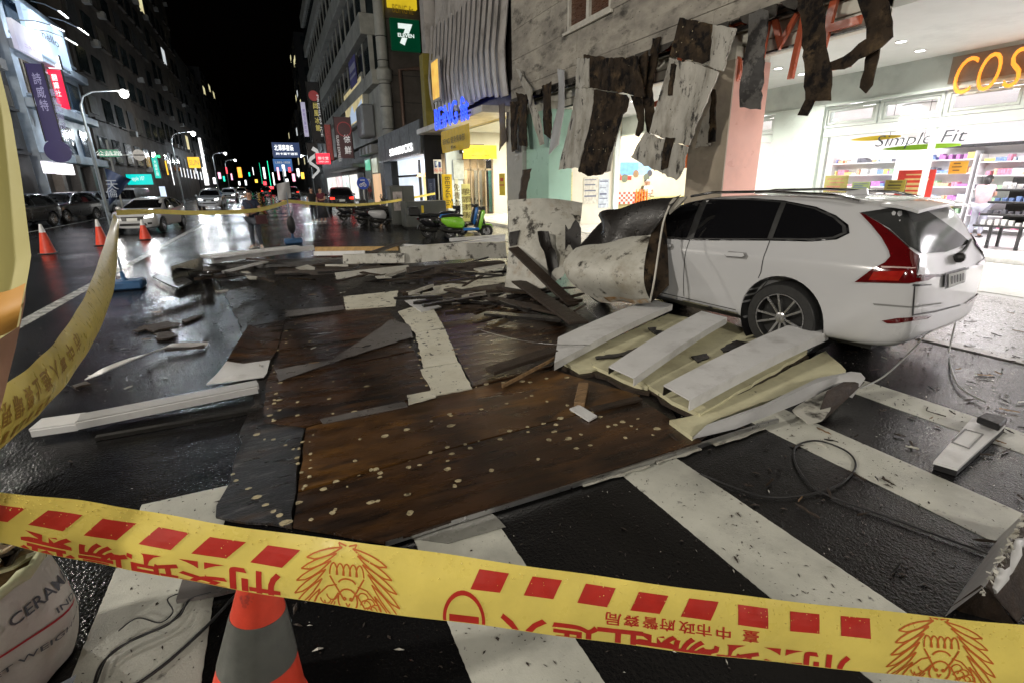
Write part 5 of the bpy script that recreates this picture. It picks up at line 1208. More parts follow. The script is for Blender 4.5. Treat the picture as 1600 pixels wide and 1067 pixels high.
# small white van roof behind the flag
van = thing('parked_van', 'small pale van standing behind the white hatchback', 'van', group=None)
obj('body', MB().box(-.85, .85, -1.2, 1.6, .35, 1.05).box(-.8, .8, -1.2, 1.2, 1.052, 1.85), pm('pale_van_paint', (.2,.21,.22), .35, 0, .05, 1, coat=.5), van, bevel=.12, smooth=.8)
obj('windscreen', MB().plate([(-.7, 1.21, 1.12), (.7, 1.21, 1.12), (.65, 1.205, 1.7), (-.65, 1.205, 1.7)], (0, .02, 0)), tint_glass, van)
for s in (-1, 1):
    obj('headlight', MB().box(s*.7-.12, s*.7+.12, 1.6, 1.62, .7, .85), pm('headlight_lens', (.35,.37,.4), .12, .3), van)
    for yy in (-.8, 1.1): obj('wheel', MB().lathe([(0, 0), (.3, 0), (.3, .2), (0, .2)], (s*.72, yy, .3), (s, 0, 0), 18), tyre_m, van)
place(van, (-9.6, 47, 0), rad(170))

# ---------------------------------------------------------------- scooters
def scooter(paint, label, seat=None, accent=None, box=False):
    t = thing('parked_scooter', label, 'scooter', group='scooters parked at the right kerb')
    ac = accent or trim_black
    def wl(y):
        w = obj('wheel', MB().lathe([(.13, -.045), (.2, -.05), (.225, 0), (.2, .05), (.13, .045)], (0, y, .225), (1, 0, 0), 22, False), tyre_m, t, smooth=.7)
        obj('rim', MB().lathe([(0, .03), (.13, .03), (.13, -.03), (0, -.03)], (0, y, .225), (1, 0, 0), 16), alloy, w)
    wl(0); wl(1.25)
    def sec(pts, mat, name, wd, bev=.03):
        return obj(name, MB().plate([(-wd/2, y, z) for y, z in pts], (wd, 0, 0)), mat, t, bevel=bev, smooth=1.0)
    sec([(-.32,.62), (-.1,.42), (.2,.36), (.46,.34), (.5,.52), (.42,.72), (.1,.74), (-.28,.72)], paint, 'rear_body', .34, .06)
    sec([(-.12,.2), (.36,.2), (.4,.34), (-.05,.32)], dark_metal, 'engine', .24)
    sec([(.44,.27), (.98,.27), (1.02,.36), (.46,.36)], ac, 'floor_board', .36)
    sec([(.94,.27), (1.05,.3), (1.22,.92), (1.14,.98), (1.08,.9), (.98,.5)], paint, 'leg_shield', .38, .05)
    sec([(.93,.36), (.97,.5), (1.07,.88), (1.055,.9), (.93,.52)], trim_black, 'inner_panel', .3)
    sec([(1.1,.42), (1.2,.5), (1.42,.46), (1.5,.3), (1.4,.42), (1.22,.44)], paint, 'front_mudguard', .15)
    sec([(-.3,.72), (-.26,.79), (.1,.84), (.4,.82), (.5,.76), (.42,.73), (.1,.75)], seat or pm('black_seat', (.018,.018,.018), .5, 0, .2, 10), 'seat', .27, .04)
    obj('fork', MB().tube([(-.08,1.25,.225), (-.08,1.16,.6)], .025, 6).tube([(.08,1.25,.225), (.08,1.16,.6)], .025, 6).tube([(0,1.18,.55), (0,1.08,1.0)], .035, 6), dark_metal, t)
    hb = obj('handlebar', MB().tube([(-.34,1.0,1.04), (-.15,1.07,1.02), (.15,1.07,1.02), (.34,1.0,1.04)], .018, 6).obox((0,1.1,1.0), (.16,0,0), (0,.1,0), (0,0,.06)), trim_black, t)
    for s in (-1, 1):
        obj('mirror', MB().tube([(s*.22,1.04,1.04), (s*.3,1.04,1.2)], .008, 5).ball((s*.32,1.03,1.24), .07, 8, 6, (1, .3, .7)), trim_black, hb)
    obj('headlight', MB().ball((0,1.2,.95), .08, 10, 6, (1, .5, .8)), pm('headlight_lens', (.35,.37,.4), .12, .3), t, smooth=1)
    obj('tail_light', MB().box(-.08, .08, -.335, -.29, .62, .7), lamp_red, t)
    obj('mudguard', MB().plate([(-.07,-.36,.3), (-.07,-.3,.46), (-.07,-.1,.5), (-.07,-.12,.44), (-.07,-.26,.4)], (.14, 0, 0)), trim_black, t)
    obj('exhaust', MB().tube([(.14,.3,.22), (.16,.0,.26), (.17,-.3,.33)], [.03,.05,.06], 8), dark_metal, t)
    obj('stand', MB().tube([(-.12,.3,.2), (-.17,.28,.0)], .012, 5).tube([(.12,.3,.2), (.17,.28,.0)], .012, 5), dark_metal, t)
    if box: obj('tail_box', MB().box(-.2, .2, -.62, -.24, .76, 1.06), trim_black, t, bevel=.05)
    return t
lime = pm('lime_scooter_paint', (.26, .66, .04), .3, 0, .03, 2, coat=.8)
blue_p = pm('blue_plastic', (.03, .2, .62), .35, 0, .05, 3)
s1 = scooter(lime, 'lime green scooter with blue floor parked nearest the debris', accent=blue_p)
gA, gB = G(704, 374), G(768, 366)
place(s1, (gA.x, gA.y, 0), rad(-103))
s2 = scooter(car_black, 'black scooter with a tail box just behind the green one', box=True); place(s2, (gA.x-.55, gA.y+.9, 0), rad(-94))
s3 = scooter(blue_p, 'blue scooter between the green one and the yellow banner'); place(s3, (gA.x+.5, gA.y+1.9, 0), rad(-98))
s4 = scooter(car_black, 'dark scooter parked first in the row right of the blue road sign'); place(s4, (4.55, 24.6, 0), rad(-96))
s5 = scooter(car_white, 'scooter with pale panels second in the row by the cabinets'); place(s5, (4.45, 25.8, 0), rad(-93))
s6 = scooter(car_black, 'black scooter third in the row under the round blue sign', box=True); place(s6, (4.5, 27.1, 0), rad(-98))
s7 = copy_tree(s5); s7['label'] = 'scooter with pale panels fourth in the row by the black car'; place(s7, (4.4, 28.6, 0), rad(-93))
s8 = copy_tree(s4); s8['label'] = 'dark scooter last in the row beside the black car'; place(s8, (4.5, 30.0, 0), rad(-96))
for src, (px, py), rz_, lab in ((s4, (562, 345), -95, 'dark scooter standing free beside the round blue sign post'), (s6, (592, 350), -91, 'black scooter with a tail box nearest the tall switch cabinet'), (s5, (616, 354), -99, 'scooter with pale panels in front of the low switch cabinet, nearest the tape')):
    c = copy_tree(src); c['label'] = lab; g_ = G(px, py); place(c, (g_.x-.8, g_.y, 0), rad(rz_))
# ================================================================ PEOPLE
def skin_mesh(verts, edges, radii, root=0, sub=1):
    me = bpy.data.meshes.new('body'); me.from_pydata([tuple(v) for v in verts], edges, [])
    ob = bpy.data.objects.new('body_tmp', me); COL.objects.link(ob)
    ob.modifiers.new('k', 'SKIN'); sv = me.skin_vertices[0].data
    for i, r_ in enumerate(radii):
        sv[i].radius = (r_, r_) if not isinstance(r_, tuple) else r_; sv[i].use_root = (i == root)
    m = ob.modifiers.new('s', 'SUBSURF'); m.levels = sub; m.render_levels = sub
    dg = bpy.context.evaluated_depsgraph_get(); out = bpy.data.meshes.new_from_object(ob.evaluated_get(dg))
    bpy.data.objects.remove(ob)
    for p in out.polygons: p.use_smooth = True
    return out
BASE = dict(pelvis=(0,0,.93), waist=(0,.0,1.08), chest=(0,.0,1.28), neck=(0,.0,1.45), jaw=(0,.03,1.53), skull=(0,.015,1.6), crown=(0,.0,1.66),
            shl=(-.17,0,1.39), ell=(-.23,-.02,1.13), wrl=(-.25,.06,.9), hal=(-.25,.09,.82), shr=(.17,0,1.39), elr=(.23,-.02,1.13), wrr=(.25,.06,.9), har=(.25,.09,.82),
            hil=(-.09,0,.87), knl=(-.1,.02,.48), anl=(-.1,-.01,.08), tol=(-.11,.13,.035), hir=(.09,0,.87), knr=(.1,.02,.48), anr=(.1,-.01,.08), tor=(.11,.13,.035))
RADI = dict(pelvis=(.16,.12), waist=(.145,.105), chest=(.165,.115), neck=.055, jaw=(.068,.08), skull=(.078,.095), crown=(.06,.075), shl=.062, ell=.043, wrl=.03, hal=.03, shr=.062, elr=.043, wrr=.03, har=.03,
            hil=.092, knl=.06, anl=.042, tol=.034, hir=.092, knr=.06, anr=.042, tor=.034)
LINKS = [('pelvis','waist'),('waist','chest'),('chest','neck'),('neck','jaw'),('jaw','skull'),('skull','crown'),('chest','shl'),('shl','ell'),('ell','wrl'),('wrl','hal'),('chest','shr'),('shr','elr'),('elr','wrr'),('wrr','har'),
         ('pelvis','hil'),('hil','knl'),('knl','anl'),('anl','tol'),('pelvis','hir'),('hir','knr'),('knr','anr'),('anr','tor')]
def subskin(J, names, grow, cut=None):
    """garment: the named joints only, a little thicker than the body"""
    links = [(a, b) for a, b in LINKS if a in names and b in names]
    idx = {n: i for i, n in enumerate(names)}
    P = [V(J[n]) for n in names]
    if cut:
        for (a, b, k) in cut: P[idx[a]] = V(J[b])+(V(J[a])-V(J[b]))*k
    rr = [(.135, .1) if n == 'neck' else tuple(x*grow for x in RADI[n]) if isinstance(RADI[n], tuple) else RADI[n]*grow for n in names]
    return skin_mesh(P, [(idx[a], idx[b]) for a, b in links], rr)
def person(label, loc, rz, pose={}, top=None, legs=None, shoes=None, sleeve=.45, group=None, hair='short', skirt=None, extra=1.0, skin=None):
    J = {**BASE, **pose}; t = thing('person', label, 'person', loc, group); t.rotation_euler = (0, 0, rz)
    names = list(J); idx = {n: i for i, n in enumerate(names)}
    me = skin_mesh([J[n] for n in names], [(idx[a], idx[b]) for a, b in LINKS], [RADI[n] for n in names])
    bm = bmesh.new(); bm.from_mesh(me)
    fm = MB()                                        # fingers, nose, ears grown from the same body
    for s, w, h in ((-1, 'wrl', 'hal'), (1, 'wrr', 'har')):
        a, b = V(J[w]), V(J[h]); d = (b-a).normalized(); sd = d.cross(V((1, 0, 0))); sd = sd.normalized() if sd.length > .1 else V((0, 1, 0))
        for k in range(4):
            o = b+sd*(k-1.5)*.016+d*.012; L = (.058, .068, .066, .05)[k]
            fm.tube([o, o+d*L*.5, o+d*L*.85-d.cross(sd)*.015*s, o+d*L*.98-d.cross(sd)*.03*s], [.0085, .008, .0072, .006], 6)
        o = a+d*.03+sd*.022; fm.tube([o, o+d*.03+sd*.025, o+d*.06+sd*.03], [.01, .0095, .007], 6)
    jw, sk = V(J['jaw']), V(J['skull']); hd = (sk-jw).normalized(); fw = V((0, 1, 0)) if 'fw' not in pose else V(pose['fw'])
    fm.tube([jw*.35+sk*.65+fw*.085, jw*.55+sk*.45+fw*.108, jw*.6+sk*.4+fw*.085], [.008, .014, .01], 6)
    for s in (-1, 1): fm.ball(jw*.45+sk*.55+V((s*.08, 0, 0)), .03, 8, 5, (.3, .7, 1))
    fmm = fm.mesh('f'); bm.from_mesh(fmm); me2 = bpy.data.meshes.new('body'); bm.to_mesh(me2); bm.free()
    for p in me2.polygons: p.use_smooth = True
    J.pop('fw', None)
    me2.materials.append(skin or skin_m)
    ob = bpy.data.objects.new('body', me2); COL.objects.link(ob); ob.parent = t
    def put(name, m, mat):
        if isinstance(m, MB): m = m.mesh(name)
        for p in m.polygons: p.use_smooth = True
        m.materials.append(mat); o = bpy.data.objects.new(name, m); COL.objects.link(o); o.parent = t; return o
    for s in (-1, 1):
        put('eye', MB().ball(jw*.42+sk*.58+fw*.086+V((s*.032, 0, .004)), .011, 8, 6), pm('eye_dark', (.02,.015,.012), .2))
    put('mouth', MB().ball(jw+fw*.082-hd*.012, .022, 8, 5, (1, .35, .25)), pm('lips', (.35,.13,.1), .5))
    if top: put('shirt', subskin(J, ['waist','chest','shl','ell','shr','elr','pelvis','neck'], 1.14*extra, [('neck','chest',.72),('ell','shl',sleeve+.25),('elr','shr',sleeve+.25)]), top)
    if legs: put('trousers', subskin(J, ['pelvis','hil','knl','anl','hir','knr','anr'], 1.18*extra, None), legs)
    if skirt:
        pz = V(J['pelvis']); put('skirt', MB().lathe([(.15, .1), (.17, 0), (.22, -.3), (.27, -.72)], pz, n=18), skirt)
    for a, b in (('anl','tol'), ('anr','tor')):
        p, q = V(J[a]), V(J[b]); d = (q-p); d.z = 0; d = d.normalized()
        put('shoe', MB().ball(p+d*.06+V((0, 0, -.03)), .05, 10, 6, (.95, 1, .9)).obox(p+d*.05+V((0, 0, -.06)), d*.13, V((0, 0, 1)).cross(d)*.045, (0, 0, .018)), shoes or trim_black)
    c = (sk+V(J['crown']))/2-fw*.012
    hm = MB()
    o = len(hm.v); n, m_ = 14, 7
    for i in range(m_+1):
        th = math.pi*.56*i/m_
        for j in range(n):
            an = 2*math.pi*j/n; back = .5-.5*math.sin(an)
            t2 = th*(1 if math.sin(an) < .35 else .78)
            hm.v.append(c+V((.089*math.sin(t2)*math.cos(an), .106*math.sin(t2)*math.sin(an), .092*math.cos(t2))))
    for i in range(m_):
        for j in range(n): hm.f.append((i*n+j, (i+1)*n+j, (i+1)*n+(j+1) % n, i*n+(j+1) % n))
    if hair == 'long':
        hm.tube([c+V((0,-.06,.03)), c+V((0,-.1,-.08)), c+V((0,-.1,-.2))], [.08,.085,.05], 10)
    if hair == 'cap':
        put('cap', hm, pm('white_cloth', (.75,.75,.74), .7, 0, .05, 8))
    else: put('hair', hm, hair_m)
    return t
navy = pm('navy_cotton', (.012, .018, .045), .8, 0, .2, 14, .1)
jean = pm('grey_blue_denim', (.05, .058, .075), .8, 0, .25, 14, .1)
white_shoe = pm('white_shoe', (.65, .65, .63), .6)
pale_pink = pm('dusty_pink_cotton', (.48, .36, .38), .8, 0, .1, 10)
gm = G(403, 388)
mp_ = dict(ell=(-.26,.04,1.15), wrl=(-.1,.24,1.06), hal=(-.04,.29,1.06), elr=(.25,.02,1.14), wrr=(.1,.22,1.02), har=(.04,.27,1.02), anl=(-.12,-.01,.08), tol=(-.15,.12,.035), anr=(.12,-.01,.08), tor=(.16,.12,.035))
man = person('man in navy polo and grey trousers standing on the wet road behind the tape', gm, rad(165), mp_, navy, jean, white_shoe, extra=1.1)
bg_ = G(410, 352, .85)
tag(obj('shoulder_bag', MB().obox((gm.x+.22, gm.y-.2, .86), (.15, .03, 0), (-.02, .09, 0), (0, 0, .13)).tube([(gm.x+.1, gm.y-.14, .98), (gm.x+.02, gm.y-.2, 1.3), (gm.x-.12, gm.y-.1, 1.43)], .012, 5), pm('dark_red_bag', (.05,.012,.015), .6), bevel=.01), 'small dark bag hanging at the hip of the man in navy', 'bag')
g2 = G(492, 347)
person('person in black top and trousers facing the shops far down the road', g2, rad(190), {}, pm('black_cotton', (.015,.015,.016), .8), pm('black_trousers', (.02,.02,.028), .8), white_shoe)
person('person in a dark red top and dark skirt beside the one in black', G(506, 347), rad(150), dict(ell=(-.24,.05,1.14), wrl=(-.1,.2,1.1), hal=(-.05,.26,1.12)), pm('maroon_cotton', (.1,.012,.025), .8), None, white_shoe, skirt=pm('black_trousers', (.02,.02,.028), .8))
gw_ = G(1521, 371, .12)
person('woman in a pale pink top and long grey trousers browsing at the display rack', gw_, rad(-80), dict(jaw=(0,.09,1.5), skull=(0,.1,1.57), crown=(0,.08,1.63), ell=(-.2,.12,1.15), wrl=(-.1,.34,1.18), hal=(-.07,.41,1.2), elr=(.2,.12,1.15), wrr=(.1,.36,1.14), har=(.07,.43,1.15)), pale_pink, pm('grey_flared_trousers', (.3,.31,.36), .8), trim_black, hair='long', extra=1.15)
ps = PY(1026, 300, 19.55); sc_h = 1.66
person('shop worker in white uniform and cap behind the takeaway counter', (ps.x, 20.2, .12), rad(180), dict(ell=(-.26,.06,1.14), wrl=(-.1,.22,1.1), hal=(-.04,.28,1.1), elr=(.26,.06,1.14), wrr=(.12,.22,1.08), har=(.05,.28,1.08)), pm('white_cloth', (.75,.75,.74), .7), trim_black, trim_black, hair='cap', extra=1.12)
ps = PY(1011, 292, 20.3)
person('second shop worker in dark clothes at the back of the takeaway', (ps.x, 20.4, .12), rad(160), {}, pm('olive_cotton', (.08,.07,.04), .8), trim_black, trim_black)
# ================================================================ FALLEN SIGN: big plywood sheet on the road
def gp(pts, z): return [G(x, y, z) for x, y in pts]
def sheet(pts, z, th=.018, ragged=0, step=.1, skip=()):
    p = [q+V((0, 0, R(0, .007))) for q in gp(pts, z)] if not isinstance(z, (list, tuple)) else [G(x, y, zz) for (x, y), zz in zip(pts, z)]
    if ragged: p = rag(p, step, ragged, skip)
    return MB().plate(p, (0, 0, -th))
sb = thing('fallen_signboard', 'large fallen sheet of wet brown plywood panels dotted with dried glue, lying over the crosswalk', 'signboard', G(700, 650))
obj('backing_sheet', sheet([(372,500),(330,420),(420,408),(640,410),(800,415),(905,470),(990,560),(1085,690),(1000,722),(760,794),(612,846),(340,806),(400,610)], .016, .014, .03, .15), tar_board, sb)
PAN = [
 ('plywood', [(466,770),(700,703),(905,648),(1000,622),(1096,690),(600,846),(458,822)], .046, plywood, .004),
 ('plywood', [(479,669),(634,627),(735,608),(860,577),(1000,618),(903,647),(698,701),(466,766)], .04, plywood_rust, .006),
 ('tar', [(407,656),(476,669),(463,768),(456,824),(337,806),(368,720)], .034, scraped, .02),
 ('plywood', [(416,598),(648,549),(672,610),(634,625),(478,666),(411,659)], .042, plywood, .006),
 ('plywood', [(437,550),(632,521),(647,547),(416,596)], .037, plywood, .006),
 ('plywood', [(446,503),(540,481),(602,479),(630,518),(434,548)], .03, plywood, .014),
 ('plywood', [(678,488),(800,474),(905,520),(862,572),(738,604)], .034, plywood, .012),
 ('plywood', [(620,455),(700,440),(812,430),(850,470),(800,473),(676,485),(650,470)], .03, rot_wood, .03),
 ('tar', [(380,470),(535,455),(540,480),(446,500),(386,512)], .026, tar_board, .02),
]
for k, (nm, pts, z, m, rg_) in enumerate(PAN):
    obj('plywood_panel', sheet(pts, z, .016, rg_, .12), m, sb)
# white strips
ws = [([(622,488),(671,471),(694,512),(648,520)], .05), ([(649,521),(695,513),(716,566),(662,574)], .052), ([(657,577),(717,567),(738,606),(678,618)], .055), ([(536,464),(622,455),(618,478),(541,484)], .042), ([(636,617),(677,609),(681,620),(638,631)], .06)]
for pts, z in ws: obj('white_strip', sheet(pts, z, .012, .008, .06), strip_white, sb)
obj('white_strip', sheet([(635,456),(720,440),(815,429),(822,437),(740,448),(650,468)], .046, .012, .02, .06), strip_white, sb)
obj('white_strip', sheet([(632,470),(664,468),(690,480),(658,488)], .06, .01, .012, .05), clean_board, sb)
obj('grey_strip', sheet([(430,578),(520,562),(612,500),(640,508),(645,526),(520,566),(436,596)], .05, .006, .01, .08), grey_film, sb)
obj('grey_strip', sheet([(500,655),(632,627),(637,634),(505,661)], .056, .01), grey_film, sb)
obj('grey_strip', sheet([(446,486),(536,478),(538,484),(446,496)], .045, .008), grey_film, sb)
# lifted curled corner on the left: brown above, white below
def curl(px_rows, nu, nv, name, m, parent=None, th=(0, 0, -.01)):
    P = [[G(x, y, z) for x, y, z in r_] for r_ in px_rows]
    def fn(u, v):
        def along(row, v):
            k = v*(len(row)-1); i = min(int(k), len(row)-2); return row[i].lerp(row[i+1], k-i)
        k = u*(len(P)-1); i = min(int(k), len(P)-2); return along(P[i], v).lerp(along(P[i+1], v), k-i)
    return obj(name, MB().grid(fn, nu, nv, th), m, parent, smooth=.9)
curl([[(388,508,.1), (408,514,.05), (445,500,.035)], [(372,534,.1), (396,541,.055), (432,548,.04)], [(354,564,.09), (380,568,.055), (422,562,.045)]], 8, 8, 'plywood_panel', plywood, sb)
curl([[(354,564,.09), (380,568,.055), (422,562,.045)], [(340,582,.07), (370,588,.07), (417,582,.045)], [(322,600,.06), (368,594,.05), (412,588,.045)]], 8, 8, 'white_strip', clean_board, sb)
# rows of dried glue dots along the panel seams
gm_ = MB()
def dots(a, b, n, z, jit=6, n2=1):
    for k in range(n):
        u = (k+R(-.25, .25))/max(1, n-1); px = a[0]+(b[0]-a[0])*u+R(-jit, jit); py = a[1]+(b[1]-a[1])*u+R(-jit, jit)*.6
        p = G(px, py, z); r_ = random.choice((R(.008, .014), R(.013, .024), R(.013, .022))); ph = R(.7, 1.5); q = 9
        gm_.plate([p+V((math.cos(2*math.pi*j/q)*r_*ph*R(.65, 1.2), math.sin(2*math.pi*j/q)*r_*R(.75, 1.15), .004)) for j in range(q)], (0, 0, -.006))
for (a, b, n, z) in (((468,780),(900,655),12,.047), ((478,765),(905,640),12,.043), ((472,815),(640,770),4,.047), ((520,800),(1040,668),9,.047), ((640,802),(642,800),2,.047), ((485,680),(478,755),7,.041), ((427,605),(421,655),6,.043), ((436,600),(432,655),6,.043), ((422,560),(432,590),5,.04),
                     ((470,605),(466,650),3,.043), ((520,595),(516,640),3,.043), ((514,545),(514,585),3,.04), ((575,580),(560,640),3,.043), ((650,555),(668,600),6,.043), ((640,525),(650,548),4,.04), ((456,508),(440,545),6,.032), ((480,505),(478,545),4,.032), ((740,500),(800,600),8,.036), ((690,500),(740,600),8,.036), ((800,480),(880,560),7,.036), ((760,600),(880,590),6,.042),
                     ((560,690),(830,620),8,.042), ((700,640),(720,690),3,.042), ((820,620),(960,640),5,.042), ((860,690),(1000,655),6,.047), ((900,640),(1020,680),7,.047), ((470,690),(466,740),5,.042), ((360,740),(450,820),8,.036), ((400,680),(460,700),5,.036), ((720,480),(820,500),6,.036), ((840,520),(900,545),4,.036), ((700,720),(706,760),3,.047), ((850,665),(905,700),4,.047), ((560,720),(600,740),3,.047)):
    dots(a, b, n, z)
obj('glue_spot', gm_, glue, sb, kind='stuff')
# aluminium edge along the near side
e_ = gp([(602,848),(700,816),(800,786),(905,754),(1010,722),(1100,693),(1215,656)], .03)
em_ = MB()
for a, b in zip(e_, e_[1:]): em_.bar(a, b, .022, .03)
obj('edge_trim', em_, alu, sb)
for (a, b) in (((905,752),(1010,722)), ((1020,718),(1090,697)), ((1110,690),(1190,665))):
    p, q = G(*a, .02), G(*b, .02); n_ = V((q.y-p.y, p.x-q.x, 0)).normalized()
    obj('torn_paper_edge', MB().plate(rag([p, q, q+n_*.04, p+n_*.05], .07, .018, (0,)), (0, 0, -.008)), white_board, sb)

# ---- white channel boards stacked by the car
def channel(pt, z, lip, label, th=.012, m=None):
    """channel section: top quad (far-left, far-right, near-right, near-left px) with a lip down along the near edge"""
    p = [G(x, y, zz) for (x, y), zz in zip(pt, z)]
    t = thing('channel_board', label, 'board', p[3]-V((0, 0, lip)))
    N = 8
    def bow(u): return .025*math.sin(u*math.pi)
    top = MB().grid(lambda u, v: p[0].lerp(p[1], u).lerp(p[3].lerp(p[2], u), v)+V((0, 0, bow(u))), N, 2, (0, 0, -th))
    obj('top_face', top, m or clean_board, t)
    f = MB().grid(lambda u, v: p[3].lerp(p[2], u)+V((0, 0, bow(u)-.001-lip*v))+(p[3]-p[0]).normalized()*.004, N, 1, (p[0]-p[3]).normalized()*th)
    obj('lip', f, m or clean_board, t)
    b = MB().grid(lambda u, v: p[0].lerp(p[1], u)+V((0, 0, bow(u)-.014-lip*.8*v)), N, 1, (p[3]-p[0]).normalized()*th)
    obj('back_lip', b, tar_board, t)
    for uu in (.08, .5, .9):
        a = p[0].lerp(p[1], uu); c = p[3].lerp(p[2], uu)
        obj('rib', MB().bar(a.lerp(c, .06)-V((0, 0, lip*.5-bow(uu))), c.lerp(a, .06)-V((0, 0, lip*.5-bow(uu))), .02, lip*.7), raw_wood, t)
    return t
channel([(872,527),(1018,468),(1051,476),(866,567)], (.15,.25,.25,.15), .075, 'longest white channel board, farthest of the three, its end under the car door')
channel([(951,572),(1096,486),(1136,496),(991,590)], (.19,.28,.28,.19), .075, 'middle white channel board lying across the pale foam sheets')
channel([(1037,601),(1232,508),(1296,517),(1078,624)], (.23,.33,.33,.23), .095, 'widest white channel board, nearest the car wheel, with a bright front lip')
A, B = G(752, 516, .25), G(915, 541, .21)
solo('bent_metal_strip', MB().grid(lambda u, v: A.lerp(B, u)+V((0, 0, .0-.09*math.sin(u*math.pi)*.6+.02*u))+V((.1, -.12, 0))*(v*.3*(.3+u)), 14, 2, (0, 0, -.006)), alu, 'long thin bent metal strip poking left from the farthest channel board', 'metal strip', smooth=.8)
for i, (pts, z, lab) in enumerate((
    ([(880,565),(1045,490),(1092,500),(960,571),(905,579)], .085, 'pale yellow foam sheet under the farthest channel board'),
    ([(926,571),(1060,512),(1132,500),(1182,522),(1012,604),(992,600)], .095, 'pale yellow foam sheet with black smears under the middle channel board'),
    ([(1008,598),(1150,532),(1238,522),(1262,548),(1094,646),(1050,626)], .105, 'pale yellow foam sheet between the middle and widest channel boards'),
    ([(1046,656),(1092,646),(1290,548),(1322,578),(1110,660),(1082,682)], .085, 'pale yellow foam sheet nearest the crossing under the curled strip'))):
    solo('foam_sheet', MB().plate(rag(gp(pts, z), .12, .012), (0, 0, -.035)), cream_board, lab, 'foam sheet')
    p = [q-V((0, 0, .038)) for q in gp([(x+(3 if x > 1000 else -2), y+3) for x, y in pts], z)]
    solo('backing_board', MB().plate(rag(p, .1, .03), (0, 0, -.03)), rot_wood, ['dark rotten board under the first foam sheet', 'dark rotten board under the smeared foam sheet', 'dark rotten board under the third foam sheet', 'dark rotten board under the nearest foam sheet'][i], 'board')
# curled grey strip along the near edge, its end rolled up
curl([[(1082,684,.1), (1104,663,.15), (1112,660,.155)], [(1150,668,.1), (1185,640,.18), (1192,632,.18)], [(1250,628,.12), (1270,600,.22), (1278,590,.22)], [(1296,606,.16), (1318,584,.26), (1330,580,.26)], [(1332,620,.1), (1352,590,.24), (1345,582,.26)]], 24, 6, 'curled_strip', pm('grey_strip_and_dulled_top', (.4,.4,.4), .4, 0, .1, 4), None, (0, 0, -.008))
tag(COL.objects['curled_strip'], 'grey painted strip curling up at its right end along the nearest foam sheet', 'strip')
solo('torn_sheet', MB().plate(rag(gp([(1238,640),(1292,604),(1322,600),(1284,656),(1262,662)], .08), .08, .01), (0, 0, -.01)), white_board, 'white torn sheet showing under the curled strip', 'sheet')
solo('torn_sheet', MB().plate([G(1288,656,.015), G(1352,596,.2), G(1318,596,.22), G(1292,610,.2), G(1276,655,.02)], (0.01, .01, -.01)), rot_wood, 'dark flap standing at the rolled end of the curled strip', 'sheet')
solo('board_scrap', sheet([(905,632),(933,650),(920,657),(890,638)], .065, .014), clean_board, 'small white board scrap lying flat on the brown plywood', 'scrap')
solo('timber_offcut', MB().bar(G(912, 600, .08), G(905, 632, .07), .09, .04), raw_wood, 'short timber offcut touching the small white scrap', 'offcut', bevel=.006)
solo('timber_offcut', MB().bar(G(765, 580, .09), G(865, 547, .14), .16, .04), rot_wood, 'splintered plank under the left end of the farthest channel board', 'offcut', bevel=.004)
solo('timber_offcut', MB().bar(G(785, 603, .06), G(866, 560, .12), .02, .03), raw_wood, 'thin pale stick poking out beside the splintered plank', 'offcut')
solo('timber_offcut', MB().bar(G(925, 640, .06), G(1000, 622, .07), .07, .02), rot_wood, 'dark flat lath left of the nearest foam sheet', 'offcut')
for i, pts in enumerate(([(930,557),(975,550),(996,543),(994,549),(975,556),(932,561)], [(1012,512),(1026,512),(1025,516),(1040,518),(1030,525),(1020,520)], [(1080,556),(1105,552),(1108,558),(1090,566),(1084,560)], [(1126,545),(1150,532),(1170,535),(1150,546),(1130,549)])):
    solo('bark_scrap', sheet(pts, .115+.01*(i % 2), .012, .012, .04), tar_board, ['black rotten sliver on the smeared foam sheet', 'black rotten flake near the top of the foam sheets', 'black rotten patch right of the middle channel board', 'large black rotten patch behind the widest channel board'][i], 'scrap')

# ---- pile of boards at the back
def longboard(a, b, h, z0, d, label, m, name='long_board', bend=0):
    """board standing on edge or lying: lower edge px a..b at height z0, face height h, depth d backwards"""
    A, B = G(*a, z0), G(*b, z0); n_ = V((-(B.y-A.y), B.x-A.x, 0)).normalized()
    if n_.y < 0: n_ = -n_
    mb = MB().grid(lambda u, v: A.lerp(B, u)+V((0, 0, h*v+bend*math.sin(u*math.pi)))+n_*(.25*h*v), 10, 2, n_*d)
    return solo(name, mb, m, label, 'board')
longboard((526,437),(640,424), .12, .06, .06, 'pale stained board lying in front of the long white panel', white_board)
longboard((536,413),(632,411), .2, .16, .08, 'short white board left of the long white panel', white_board)
longboard((628,413),(792,404), .36, .12, .12, 'long white rounded panel right across the back of the pile', white_board, bend=.03)
longboard((335,412),(492,391), .12, .12, .1, 'long pale grey board at the back left of the pile', clean_board)
longboard((320,404),(470,388), .05, .3, .3, 'pale flat board topping the back left of the pile', clean_board)
longboard((490,400),(570,399), .1, .16, .05, 'small bright white board under the yellow timber', clean_board)
longboard((492,393),(622,392), .1, .2, .1, 'long yellow timber beam on top of the pile', pm('yellow_timber', (.42,.25,.07), .55, 0, .25, 6, .2, 30, stretch=(1, 5, 1)), 'timber_beam')
longboard((620,388),(690,392), .1, .25, .1, 'pale grey board rising to the right behind the long white panel', clean_board)
longboard((690,391),(790,377), .12, .25, .12, 'pale lilac edged board reaching to the standing white sheet', clean_board)
longboard((705,378),(790,371), .08, .35, .1, 'thin white board lying over the end of the pile by the green scooter', clean_board)
longboard((300,425),(540,412), .1, .02, .5, 'dark broken panel beneath the back left boards', tar_board)
longboard((430,432),(620,426), .1, .02, .3, 'dark wet plank across the middle of the pile', rot_wood)
longboard((640,432),(790,420), .14, .02, .3, 'dark wet plank below the long white panel', rot_wood)
